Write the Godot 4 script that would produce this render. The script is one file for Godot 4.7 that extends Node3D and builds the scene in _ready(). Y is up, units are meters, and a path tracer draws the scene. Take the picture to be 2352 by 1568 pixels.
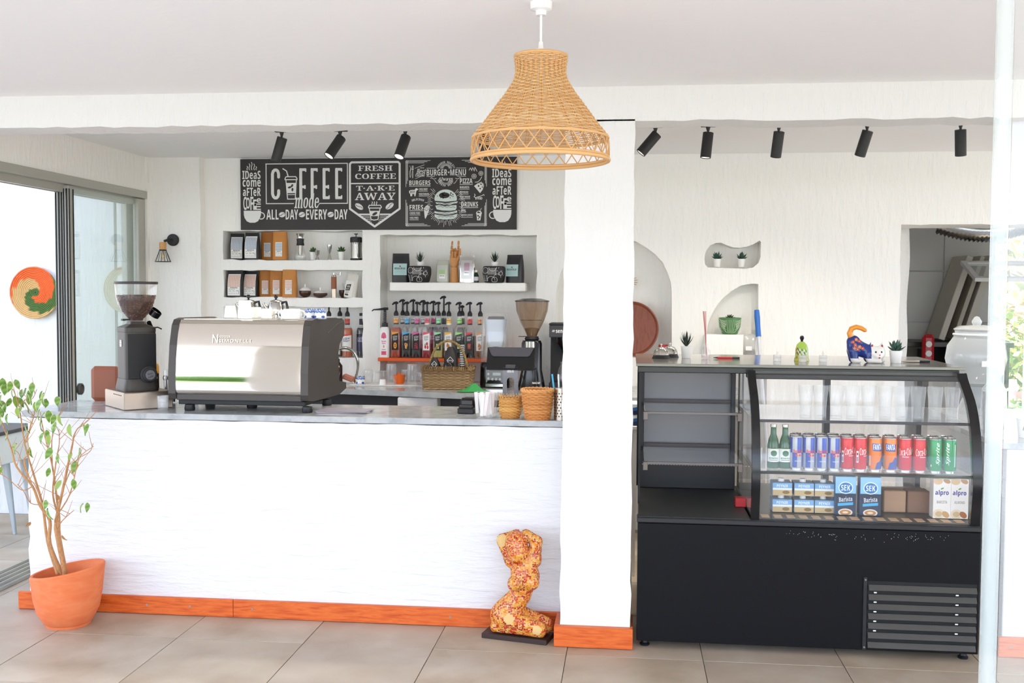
extends Node3D
# A small seaside cafe bar: white plastered counter, pillar and beam, back wall with niches, display fridge.
# Units are metres, x runs right along the bar, y up, the room recedes towards -z; the terrace lies at +z.

var M := {}
var taken := {}
var fonts := {}
var glyphs := {}
var rng := RandomNumberGenerator.new()

class Geo:
	var v := PackedVector3Array()
	var n := PackedVector3Array()
	var uv := PackedVector2Array()
	var c := PackedColorArray()
	var ix := PackedInt32Array()
	var tinted := false
	var col := Color.WHITE
	var tf := Transform3D()
	var lift := 0.00003   # strokes that cross lie a hair above each other
	var laid := 0

	func tint(k) -> Geo:
		col = k
		tinted = true
		return self

	func at(t) -> Geo:
		tf = t
		return self

	func vert(p: Vector3, nn: Vector3, t := Vector2.ZERO) -> int:
		v.append(tf * p)
		n.append((tf.basis.inverse().transposed() * nn).normalized())
		uv.append(t)
		c.append(col)
		return v.size() - 1

	func tri(i: int, j: int, k: int):   # counter-clockwise seen from outside
		ix.append(i)
		ix.append(k)
		ix.append(j)

	func quad(a: Vector3, b: Vector3, cc: Vector3, d: Vector3, r := Rect2(0, 0, 1, 1)):
		var nn := (b - a).cross(d - a)
		if nn.length_squared() < 1e-16:
			nn = (cc - a).cross(d - a)
		nn = nn.normalized()
		var i := vert(a, nn, r.position + Vector2(0, r.size.y))
		vert(b, nn, r.end)
		vert(cc, nn, r.position + Vector2(r.size.x, 0))
		vert(d, nn, r.position)
		tri(i, i + 1, i + 2)
		tri(i, i + 2, i + 3)

	func triangle(a: Vector3, b: Vector3, cc: Vector3):
		var nn := (b - a).cross(cc - a).normalized()
		var i := vert(a, nn)
		vert(b, nn)
		vert(cc, nn)
		tri(i, i + 1, i + 2)

	func box(o: Vector3, s: Vector3, bevel := 0.0) -> Geo:
		var h := s / 2.0
		var e := Vector3(bevel, bevel, bevel).min(h * 0.49)
		for ax in 3:
			var a1 := (ax + 1) % 3
			var a2 := (ax + 2) % 3
			for sg in [-1.0, 1.0]:
				var p := []
				for q in [[-1, -1], [1, -1], [1, 1], [-1, 1]]:
					var w := Vector3.ZERO
					w[ax] = sg * h[ax]
					w[a1] = q[0] * (h[a1] - e[a1])
					w[a2] = q[1] * (h[a2] - e[a2])
					p.append(o + w)
				if sg > 0:
					quad(p[0], p[1], p[2], p[3])
				else:
					quad(p[0], p[3], p[2], p[1])
			if bevel > 0.0:
				for q in [[-1, -1], [1, -1], [1, 1], [-1, 1]]:
					var p := []
					for k in [[0, -1], [1, -1], [1, 1], [0, 1]]:
						var w := Vector3.ZERO
						w[ax] = k[1] * (h[ax] - e[ax])
						w[a1] = q[0] * (h[a1] - (e[a1] if k[0] == 1 else 0.0))
						w[a2] = q[1] * (h[a2] - (e[a2] if k[0] == 0 else 0.0))
						p.append(o + w)
					if q[0] * q[1] > 0:
						quad(p[0], p[3], p[2], p[1])
					else:
						quad(p[0], p[1], p[2], p[3])
		if bevel > 0.0:
			for sx in [-1.0, 1.0]:
				for sy in [-1.0, 1.0]:
					for sz in [-1.0, 1.0]:
						var k := Vector3(sx, sy, sz)
						var a := o + k * Vector3(h.x, h.y - e.y, h.z - e.z)
						var b := o + k * Vector3(h.x - e.x, h.y, h.z - e.z)
						var d := o + k * Vector3(h.x - e.x, h.y - e.y, h.z)
						if sx * sy * sz > 0:
							triangle(a, b, d)
						else:
							triangle(a, d, b)
		return self

	# profile: points (radius, height) going up outside; square > 2 makes the rings rounded squares
	func lathe(profile: Array, segs := 24, crease := 38.0, o := Vector3.ZERO, square := 2.0, sx := 1.0, sz := 1.0) -> Geo:
		var rings := []   # [r, y, normal]
		var dirs := []
		for i in profile.size() - 1:
			var d: Vector2 = profile[i + 1] - profile[i]
			dirs.append(Vector2(d.y, -d.x).normalized())
		for i in profile.size() - 1:
			for e in 2:
				var k := i + e
				var other := i - 1 if e == 0 else i + 1
				var nn: Vector2 = dirs[i]
				if other >= 0 and other < dirs.size() and abs(nn.angle_to(dirs[other])) < deg_to_rad(crease):
					nn = (nn + dirs[other]).normalized()
				rings.append([profile[k], nn])
		var total := 0.0
		var lens := [0.0]
		for i in profile.size() - 1:
			total += profile[i].distance_to(profile[i + 1])
			lens.append(total)
		for i in profile.size() - 1:
			var first := v.size()
			for e in 2:
				var rr = rings[i * 2 + e]
				for s in segs + 1:
					var a := TAU * s / segs
					var ca := cos(a)
					var sa := sin(a)
					var k := 1.0
					if square != 2.0:
						k = pow(pow(absf(ca), square) + pow(absf(sa), square), -1.0 / square)
					var nx := ca
					var nz := sa
					if square != 2.0:
						nx = signf(ca) * pow(absf(ca), square - 1.0)
						nz = signf(sa) * pow(absf(sa), square - 1.0)
						var l := sqrt(nx * nx + nz * nz)
						nx /= l
						nz /= l
					vert(o + Vector3(rr[0].x * ca * k * sx, rr[0].y, rr[0].x * sa * k * sz), Vector3(nx * rr[1].x / sx, rr[1].y, nz * rr[1].x / sz), Vector2(1.0 - float(s) / segs, 1.0 - lens[i + e] / maxf(total, 1e-6)))
			for s in segs:
				var a := first + s
				var b := first + segs + 1 + s
				if rings[i * 2][0].x > 1e-6:
					tri(a, b, a + 1)
				if rings[i * 2 + 1][0].x > 1e-6:
					tri(a + 1, b, b + 1)
		return self

	func ball(o: Vector3, r: Vector3, segs := 16, rows := 10) -> Geo:
		var p := []
		for i in rows + 1:
			var a := -PI / 2 + PI * i / rows
			p.append(Vector2(cos(a), sin(a)))
		p[0].x = 0.0
		p[rows].x = 0.0
		var keep := tf
		tf = tf * Transform3D(Basis.from_scale(r), o)
		lathe(p, segs, 60.0)
		tf = keep
		return self

	func tube(pts: Array, r, segs := 8, caps := true, closed := false, flat := 1.0) -> Geo:
		var m := pts.size()
		var up := Vector3.UP
		var prev := Vector3.ZERO
		var first := v.size()
		var run := 0.0
		for i in m + (1 if closed else 0):
			var k := i % m
			var t: Vector3
			if closed:
				t = pts[(k + 1) % m] - pts[(k + m - 1) % m]
			else:
				t = pts[mini(k + 1, m - 1)] - pts[maxi(k - 1, 0)]
			t = t.normalized()
			if i == 0:
				up = Vector3.UP if absf(t.y) < 0.9 else Vector3.RIGHT
			up = (up - t * up.dot(t))
			if up.length_squared() < 1e-9:
				up = t.cross(Vector3.FORWARD)
			up = up.normalized()
			var side := t.cross(up)
			var rad: float = r[k] if r is Array else r
			if i > 0:
				run += pts[k].distance_to(prev)
			prev = pts[k]
			for s in segs + 1:
				var a := TAU * s / segs
				var d := up * sin(a) * flat + side * cos(a)
				var nn := up * sin(a) / flat + side * cos(a)
				vert(pts[k] + d * rad, nn, Vector2(float(s) / segs, run * 10.0))
		var rows := m + (1 if closed else 0)
		for i in rows - 1:
			for s in segs:
				var a := first + i * (segs + 1) + s
				var b := a + segs + 1
				tri(a, b, a + 1)
				tri(a + 1, b, b + 1)
		if caps and not closed:
			for e in 2:
				var k := 0 if e == 0 else m - 1
				var t: Vector3 = (pts[0] - pts[1]).normalized() if e == 0 else (pts[m - 1] - pts[m - 2]).normalized()
				var cidx := vert(pts[k], t)
				var base := v.size()
				for s in segs + 1:
					var p := tf.affine_inverse() * v[first + (0 if e == 0 else (m - 1) * (segs + 1)) + s]
					vert(p, t)
				for s in segs:
					if e == 0:
						tri(cidx, base + s, base + s + 1)
					else:
						tri(cidx, base + s + 1, base + s)
		return self

	# flat polygon in the xy plane, facing +z at height z; thick > 0 adds sides and a back
	func sheet(poly: PackedVector2Array, z := 0.0, thick := 0.0) -> Geo:
		var p := poly
		if Geometry2D.is_polygon_clockwise(p):   # screen sense: in y-up maths this is counter-clockwise turned round
			p = p.duplicate()
			p.reverse()
		var area := 0.0
		for i in p.size():
			area += p[i].cross(p[(i + 1) % p.size()])
		if area < 0.0:
			p = p.duplicate()
			p.reverse()
		var t := Geometry2D.triangulate_polygon(p)
		var lo := p[0]
		var hi := p[0]
		for q in p:
			lo = lo.min(q)
			hi = hi.max(q)
		var sz := (hi - lo).max(Vector2(1e-6, 1e-6))
		var first := v.size()
		for q in p:
			vert(Vector3(q.x, q.y, z), Vector3(0, 0, 1), Vector2((q.x - lo.x) / sz.x, 1.0 - (q.y - lo.y) / sz.y))
		for i in range(0, t.size(), 3):
			var a := p[t[i]]
			if (p[t[i + 1]] - a).cross(p[t[i + 2]] - a) > 0:
				tri(first + t[i], first + t[i + 1], first + t[i + 2])
			else:
				tri(first + t[i], first + t[i + 2], first + t[i + 1])
		if thick > 0.0:
			first = v.size()
			for q in p:
				vert(Vector3(q.x, q.y, z - thick), Vector3(0, 0, -1), Vector2((q.x - lo.x) / sz.x, 1.0 - (q.y - lo.y) / sz.y))
			for i in range(0, t.size(), 3):
				var a := p[t[i]]
				if (p[t[i + 1]] - a).cross(p[t[i + 2]] - a) > 0:
					tri(first + t[i], first + t[i + 2], first + t[i + 1])
				else:
					tri(first + t[i], first + t[i + 1], first + t[i + 2])
			for i in p.size():
				var a := p[i]
				var b := p[(i + 1) % p.size()]
				quad(Vector3(a.x, a.y, z - thick), Vector3(b.x, b.y, z - thick), Vector3(b.x, b.y, z), Vector3(a.x, a.y, z))
		return self

	# a stroke of even width along a flat polyline (facing +z)
	func stroke(pts: Array, w: float, z := 0.0, closed := false) -> Geo:
		var m := pts.size()
		var h := w / 2.0
		for i in m - (0 if closed else 1):
			var a: Vector2 = pts[i]
			var b: Vector2 = pts[(i + 1) % m]
			var d := (b - a).normalized()
			var s := Vector2(-d.y, d.x) * h
			laid += 1
			var k := z + lift * (laid % 17)
			quad(Vector3(a.x - s.x, a.y - s.y, k), Vector3(b.x - s.x, b.y - s.y, k), Vector3(b.x + s.x, b.y + s.y, k), Vector3(a.x + s.x, a.y + s.y, k))
		for i in m:
			laid += 1
			disc(pts[i], h, z + lift * (laid % 17), 10)
		return self

	func disc(o: Vector2, r: float, z := 0.0, segs := 16, ry := -1.0, turn := 0.0) -> Geo:
		var y := r if ry < 0.0 else ry
		var p := PackedVector2Array()
		for i in segs:
			p.append(o + Vector2(cos(TAU * i / segs) * r, sin(TAU * i / segs) * y).rotated(turn))
		return sheet(p, z)

	# smooth surface from a function of (u, v) in 0..1, seen from the side where du x dv points
	func surf(fn: Callable, nu: int, nv: int, flip := false) -> Geo:
		var p := []
		for j in nv + 1:
			for i in nu + 1:
				p.append(fn.call(float(i) / nu, float(j) / nv))
		var first := v.size()
		var w := nu + 1
		for j in nv + 1:
			for i in nu + 1:
				var du: Vector3 = p[j * w + mini(i + 1, nu)] - p[j * w + maxi(i - 1, 0)]
				var dv: Vector3 = p[mini(j + 1, nv) * w + i] - p[maxi(j - 1, 0) * w + i]
				var nn := du.cross(dv)
				if nn.length_squared() < 1e-18:
					nn = Vector3.UP
				vert(p[j * w + i], -nn if flip else nn, Vector2(float(i) / nu, 1.0 - float(j) / nv))
		for j in nv:
			for i in nu:
				var a := first + j * w + i
				if flip:
					tri(a, a + w, a + 1)
					tri(a + 1, a + w, a + w + 1)
				else:
					tri(a, a + 1, a + w)
					tri(a + 1, a + w + 1, a + w)
		return self

	func join(g) -> Geo:
		var first := v.size()
		for i in g.v.size():
			vert(g.v[i], g.n[i], g.uv[i])
			if g.tinted:
				c[c.size() - 1] = g.c[i]
				tinted = true
		for i in g.ix:
			ix.append(first + i)
		return self

	func mesh() -> ArrayMesh:
		var a := []
		a.resize(Mesh.ARRAY_MAX)
		a[Mesh.ARRAY_VERTEX] = v
		a[Mesh.ARRAY_NORMAL] = n
		a[Mesh.ARRAY_TEX_UV] = uv
		if tinted:
			a[Mesh.ARRAY_COLOR] = c
		a[Mesh.ARRAY_INDEX] = ix
		var m := ArrayMesh.new()
		m.add_surface_from_arrays(Mesh.PRIMITIVE_TRIANGLES, a)
		return m

# ---------------------------------------------------------------- nodes

func numbered(called: String) -> String:
	var k: int = taken.get(called, 0)
	taken[called] = k + 1
	return called if k == 0 else "%s_%03d" % [called, k]

func tag(o: Node3D, label: String, category: String, group := "") -> Node3D:
	o.set_meta("label", label)
	o.set_meta("category", category)
	if group != "":
		o.set_meta("group", group)
	return o

func thing(called: String, label: String, category: String, pos := Vector3.ZERO, turn := 0.0, group := "") -> Node3D:
	var o := Node3D.new()
	o.name = numbered(called)
	add_child(o)
	o.position = pos
	o.rotation.y = turn
	return tag(o, label, category, group)

func put(called: String, g, m: Material, parent: Node3D) -> MeshInstance3D:
	var o := MeshInstance3D.new()
	o.name = called
	o.mesh = g.mesh() if g is Geo else g
	o.material_override = m
	parent.add_child(o, true)
	return o

# a thing that is a single mesh
func solo(called: String, g, m: Material, label: String, category: String, pos := Vector3.ZERO, turn := 0.0, group := "") -> MeshInstance3D:
	var o := MeshInstance3D.new()
	o.name = numbered(called)
	o.mesh = g.mesh() if g is Geo else g
	o.material_override = m
	add_child(o)
	o.position = pos
	o.rotation.y = turn
	tag(o, label, category, group)
	return o

func struct(called: String, g, m: Material, label := "", category := "") -> MeshInstance3D:
	var o := MeshInstance3D.new()
	o.name = called
	if g != null:
		o.mesh = g.mesh() if g is Geo else g
		o.material_override = m
	add_child(o)
	o.set_meta("kind", "structure")
	if label != "":
		tag(o, label, category)
	return o

func copy(src: Node3D, label: String, pos: Vector3, turn := 0.0, group := "") -> Node3D:
	var o: Node3D = src.duplicate()
	var base: String = String(src.name)
	if base.length() > 4 and base[base.length() - 4] == "_" and base.right(3).is_valid_int():
		base = base.left(base.length() - 4)
	o.name = numbered(base)
	add_child(o)
	o.position = pos
	o.rotation.y = turn
	o.set_meta("label", label)
	if group != "":
		o.set_meta("group", group)
	return o

# ---------------------------------------------------------------- materials

func mat(color, rough := 0.6, metal := 0.0) -> StandardMaterial3D:
	var m := StandardMaterial3D.new()
	m.albedo_color = color if color is Color else Color(color)
	m.roughness = rough
	m.metallic = metal
	return m

func tinted(rough := 0.6, metal := 0.0) -> StandardMaterial3D:
	var m := mat(Color.WHITE, rough, metal)
	m.vertex_color_use_as_albedo = true
	return m

func pane(color, alpha := 0.1, rough := 0.0) -> StandardMaterial3D:
	var m := mat(color, rough)
	m.transparency = BaseMaterial3D.TRANSPARENCY_ALPHA
	m.albedo_color.a = alpha
	return m

func lin(c) -> Color:
	return (c if c is Color else Color(c)).srgb_to_linear()

func noise_tex(freq: float, octaves: int, colors: Array, size := 512, kind := FastNoiseLite.TYPE_SIMPLEX_SMOOTH, seed_ := 1, warp := 0.0) -> ImageTexture:
	var nz := FastNoiseLite.new()
	nz.noise_type = kind
	nz.frequency = freq
	nz.fractal_octaves = octaves
	nz.seed = seed_
	if warp > 0.0:
		nz.domain_warp_enabled = true
		nz.domain_warp_amplitude = warp
		nz.domain_warp_frequency = freq * 0.7
	var im := nz.get_seamless_image(size, size, false, false, 0.15)
	im.convert(Image.FORMAT_RGB8)
	var lut := []
	for i in 256:
		var t := i / 255.0 * (colors.size() - 1)
		var k := mini(int(t), colors.size() - 2)
		lut.append(Color(colors[k]).lerp(Color(colors[k + 1]), t - k) if colors.size() > 1 else Color(colors[0]))
	var data := im.get_data()
	var o := PackedByteArray()
	o.resize(data.size())
	for i in range(0, data.size(), 3):
		var k: Color = lut[data[i]]
		o[i] = k.r8
		o[i + 1] = k.g8
		o[i + 2] = k.b8
	return ImageTexture.create_from_image(Image.create_from_data(size, size, false, Image.FORMAT_RGB8, o))

func world_tex(m: StandardMaterial3D, scale: Vector3, local := false) -> StandardMaterial3D:
	m.uv1_triplanar = true
	m.uv1_world_triplanar = not local
	m.uv1_scale = scale
	return m

func relief(m: StandardMaterial3D, t: Texture2D, cm: float) -> StandardMaterial3D:
	m.heightmap_enabled = true
	m.heightmap_texture = t
	m.heightmap_scale = cm
	return m

# ---------------------------------------------------------------- lettering

func font(called: String, weight := 400) -> SystemFont:
	var key := called + str(weight)
	if not fonts.has(key):
		var f := SystemFont.new()
		f.font_names = PackedStringArray([called])
		f.font_weight = weight
		fonts[key] = f
	return fonts[key]

# flat triangles of a text, its bounding box scaled to 0..1 (y up)
func text_tris(text: String, face := "Droid Sans", weight := 700) -> PackedVector2Array:
	var key := text + "|" + face + str(weight)
	if glyphs.has(key):
		return glyphs[key]
	var t := TextMesh.new()
	t.text = text
	t.font = font(face, weight)
	t.font_size = 48
	t.depth = 0.0
	t.curve_step = 2.0
	t.pixel_size = 0.01
	var a := t.surface_get_arrays(0)
	var p: PackedVector3Array = a[Mesh.ARRAY_VERTEX]
	var nn: PackedVector3Array = a[Mesh.ARRAY_NORMAL]
	var ids: PackedInt32Array = a[Mesh.ARRAY_INDEX] if a[Mesh.ARRAY_INDEX] != null else PackedInt32Array(range(p.size()))
	var lo := Vector2(1e9, 1e9)
	var hi := -lo
	var out := PackedVector2Array()
	for i in range(0, ids.size(), 3):
		if nn[ids[i]].z < 0.5:
			continue
		for k in 3:
			var q := Vector2(p[ids[i + k]].x, p[ids[i + k]].y)
			lo = lo.min(q)
			hi = hi.max(q)
			out.append(q)
	var s := (hi - lo).max(Vector2(1e-6, 1e-6))
	for i in out.size():
		out[i] = (out[i] - lo) / s
	glyphs[key] = out
	return out

# lettering as thin flat faces filling the rectangle (y up), facing +z; lean shears it, bend wraps it round a vertical axis of that radius
func write(g: Geo, text: String, r: Rect2, z := 0.0, face := "Droid Sans", weight := 700, lean := 0.0, bend := 0.0):
	var t := text_tris(text, face, weight)
	for i in range(0, t.size(), 3):
		var q := []
		for k in 3:
			var p := t[i + k]
			var x := r.position.x + (p.x + lean * p.y) * r.size.x
			var y := r.position.y + p.y * r.size.y
			if bend > 0.0:
				q.append(Vector3(sin(x / bend) * (bend + z), y, cos(x / bend) * (bend + z)))
			else:
				q.append(Vector3(x, y, z))
		if (q[1] - q[0]).cross(q[2] - q[0]).dot(Vector3(q[0].x, 0, q[0].z) if bend > 0.0 else Vector3(0, 0, 1)) > 0:
			g.triangle(q[0], q[1], q[2])
		else:
			g.triangle(q[0], q[2], q[1])

# ---------------------------------------------------------------- printed pictures (labels)

func paint(w: int, h: int, bg) -> Image:
	var im := Image.create_empty(w * 2, h * 2, false, Image.FORMAT_RGB8)
	im.fill(Color(bg))
	return im

func fill_tri(im: Image, a: Vector2, b: Vector2, c: Vector2, k: Color):
	a *= 2.0
	b *= 2.0
	c *= 2.0
	var y0 := maxi(0, int(floor(minf(a.y, minf(b.y, c.y)))))
	var y1 := mini(im.get_height() - 1, int(ceil(maxf(a.y, maxf(b.y, c.y)))))
	for y in range(y0, y1 + 1):
		var yy := y + 0.5
		var lo := 1e9
		var hi := -1e9
		for e in [[a, b], [b, c], [c, a]]:
			var p: Vector2 = e[0]
			var q: Vector2 = e[1]
			if (p.y <= yy) != (q.y <= yy):
				var x := p.x + (q.x - p.x) * (yy - p.y) / (q.y - p.y)
				lo = minf(lo, x)
				hi = maxf(hi, x)
		if hi > lo:
			var x0 := maxi(0, int(round(lo)))
			var x1 := mini(im.get_width(), int(round(hi)))
			if x1 > x0:
				im.fill_rect(Rect2i(x0, y, x1 - x0, 1), k)

func p_rect(im: Image, r: Rect2, k):
	im.fill_rect(Rect2i(int(r.position.x * 2), int(r.position.y * 2), int(r.size.x * 2), int(r.size.y * 2)), Color(k))

func p_poly(im: Image, pts: PackedVector2Array, k):
	var t := Geometry2D.triangulate_polygon(pts)
	for i in range(0, t.size(), 3):
		fill_tri(im, pts[t[i]], pts[t[i + 1]], pts[t[i + 2]], Color(k))

func p_disc(im: Image, o: Vector2, rx: float, ry: float, k, turn := 0.0):
	var p := PackedVector2Array()
	for i in 20:
		p.append(o + Vector2(cos(TAU * i / 20) * rx, sin(TAU * i / 20) * ry).rotated(turn))
	p_poly(im, p, k)

func p_line(im: Image, a: Vector2, b: Vector2, w: float, k):
	var s := (b - a).normalized().orthogonal() * w / 2.0
	fill_tri(im, a - s, b - s, b + s, Color(k))
	fill_tri(im, a - s, b + s, a + s, Color(k))

func p_text(im: Image, text: String, r: Rect2, k, face := "Droid Sans", weight := 700, turn := 0.0, lean := 0.0):
	var t := text_tris(text, face, weight)
	var mid := r.get_center()
	for i in range(0, t.size(), 3):
		var q := []
		for j in 3:
			var p := Vector2(r.position.x + (t[i + j].x + lean * t[i + j].y) * r.size.x, r.end.y - t[i + j].y * r.size.y)
			q.append(mid + (p - mid).rotated(turn))
		fill_tri(im, q[0], q[1], q[2], Color(k))

func printed(im: Image, rough := 0.5, metal := 0.0) -> StandardMaterial3D:
	im.resize(im.get_width() / 2, im.get_height() / 2, Image.INTERPOLATE_BILINEAR)
	var m := mat(Color.WHITE, rough, metal)
	m.albedo_texture = ImageTexture.create_from_image(im)
	return m

# ---------------------------------------------------------------- smooth bodies
# prims: [a, b, radius a, radius b, colour index, blend]; surface nets over the smooth union of tapered capsules

func capsule_d(p: Vector3, a: Vector3, b: Vector3, ra: float, rb: float) -> float:
	var d := b - a
	var t := clampf((p - a).dot(d) / maxf(d.length_squared(), 1e-9), 0.0, 1.0)
	return p.distance_to(a + d * t) - lerpf(ra, rb, t)

func field(p: Vector3, prims: Array, k: float) -> float:
	var r := 1e9
	for q in prims:
		var d := capsule_d(p, q[0], q[1], q[2], q[3])
		if r > 1e8:
			r = d
		else:
			var h := clampf(0.5 + 0.5 * (r - d) / k, 0.0, 1.0)
			r = lerpf(r, d, h) - k * h * (1.0 - h)
	return r

func body(g: Geo, prims: Array, cell: float, k: float, paint_fn = null):
	var lo := Vector3(1e9, 1e9, 1e9)
	var hi := -lo
	for q in prims:
		for e in 2:
			var rad: float = q[2 + e] + k + cell
			lo = lo.min(q[e] - Vector3.ONE * rad)
			hi = hi.max(q[e] + Vector3.ONE * rad)
	var nx := int((hi.x - lo.x) / cell) + 2
	var ny := int((hi.y - lo.y) / cell) + 2
	var nz := int((hi.z - lo.z) / cell) + 2
	var val := PackedFloat32Array()
	val.resize(nx * ny * nz)
	for z in nz:
		for y in ny:
			for x in nx:
				val[(z * ny + y) * nx + x] = field(lo + Vector3(x, y, z) * cell, prims, k)
	var cells := {}
	for z in nz - 1:
		for y in ny - 1:
			for x in nx - 1:
				var base := (z * ny + y) * nx + x
				var inside := 0
				for e in 8:
					if val[base + (e & 1) + ((e >> 1) & 1) * nx + ((e >> 2) & 1) * nx * ny] < 0.0:
						inside += 1
				if inside == 0 or inside == 8:
					continue
				var sum := Vector3.ZERO
				var cnt := 0
				for e in 8:
					for ax in 3:
						if e & (1 << ax):
							continue
						var f := e | (1 << ax)
						var va := val[base + (e & 1) + ((e >> 1) & 1) * nx + ((e >> 2) & 1) * nx * ny]
						var vb := val[base + (f & 1) + ((f >> 1) & 1) * nx + ((f >> 2) & 1) * nx * ny]
						if (va < 0.0) != (vb < 0.0):
							var t := va / (va - vb)
							var pa := Vector3(e & 1, (e >> 1) & 1, (e >> 2) & 1)
							pa[ax] += t
							sum += pa
							cnt += 1
				var p := lo + (Vector3(x, y, z) + sum / cnt) * cell
				var h := cell * 0.5
				var nn := Vector3(field(p + Vector3(h, 0, 0), prims, k) - field(p - Vector3(h, 0, 0), prims, k), field(p + Vector3(0, h, 0), prims, k) - field(p - Vector3(0, h, 0), prims, k), field(p + Vector3(0, 0, h), prims, k) - field(p - Vector3(0, 0, h), prims, k)).normalized()
				if paint_fn != null:
					g.tint(paint_fn.call(p, nn))
				cells[base] = g.vert(p, nn)
	var step := [1, nx, nx * ny]
	for z in range(1, nz - 1):
		for y in range(1, ny - 1):
			for x in range(1, nx - 1):
				var base := (z * ny + y) * nx + x
				for ax in 3:
					var va := val[base]
					var vb := val[base + step[ax]]
					if (va < 0.0) == (vb < 0.0):
						continue
					var u: int = step[(ax + 1) % 3]
					var w: int = step[(ax + 2) % 3]
					var q := [base - u - w, base - w, base, base - u]
					if not (cells.has(q[0]) and cells.has(q[1]) and cells.has(q[2]) and cells.has(q[3])):
						continue
					if va < 0.0:
						g.tri(cells[q[0]], cells[q[1]], cells[q[2]])
						g.tri(cells[q[0]], cells[q[2]], cells[q[3]])
					else:
						g.tri(cells[q[0]], cells[q[2]], cells[q[1]])
						g.tri(cells[q[0]], cells[q[3]], cells[q[2]])

func look(dir: Vector3, o := Vector3.ZERO) -> Transform3D:   # y axis along dir
	var y := dir.normalized()
	var x := y.cross(Vector3(0, 0, 1) if absf(y.z) < 0.9 else Vector3(1, 0, 0)).normalized()
	return Transform3D(Basis(x, y, x.cross(y)), o)


# ---------------------------------------------------------------- camera, sky, sun

func set_stage():
	var cam = Camera3D.new()
	cam.name = "camera"
	cam.position = Vector3(0, 1.61, 0)
	cam.basis = Basis(Vector3.UP, deg_to_rad(6.4)) * Basis(Vector3.RIGHT, deg_to_rad(-2.77)) * Basis(Vector3.BACK, deg_to_rad(0.29))
	cam.fov = 36.18
	cam.near = 0.05
	cam.far = 300.0
	add_child(cam)
	cam.current = true
	var we = WorldEnvironment.new()
	we.name = "surroundings"
	var env = Environment.new()
	var sky = Sky.new()
	var sm = ProceduralSkyMaterial.new()
	sm.sky_top_color = Color(0.52, 0.65, 0.86)
	sm.sky_horizon_color = Color(0.90, 0.925, 0.96)
	sm.sky_curve = 0.25
	sm.ground_horizon_color = Color(0.70, 0.68, 0.62)
	sm.ground_bottom_color = Color(0.55, 0.53, 0.48)
	sm.sky_energy_multiplier = 1.0
	sky.sky_material = sm
	env.background_mode = Environment.BG_SKY
	env.sky = sky
	env.background_energy_multiplier = 2.6
	env.tonemap_mode = Environment.TONE_MAPPER_LINEAR
	env.tonemap_exposure = 2.55
	env.sdfgi_enabled = true
	env.ssao_enabled = true
	env.ssil_enabled = true
	we.environment = env
	add_child(we)
	var sun = DirectionalLight3D.new()
	sun.name = "sun"
	sun.light_color = Color(1.0, 0.95, 0.885)
	sun.light_energy = 2.0
	sun.light_angular_distance = 0.6
	sun.shadow_enabled = true
	sun.sky_mode = DirectionalLight3D.SKY_MODE_LIGHT_ONLY
	add_child(sun)
	sun.look_at_from_position(Vector3(9, 10, 7), Vector3.ZERO)

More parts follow.
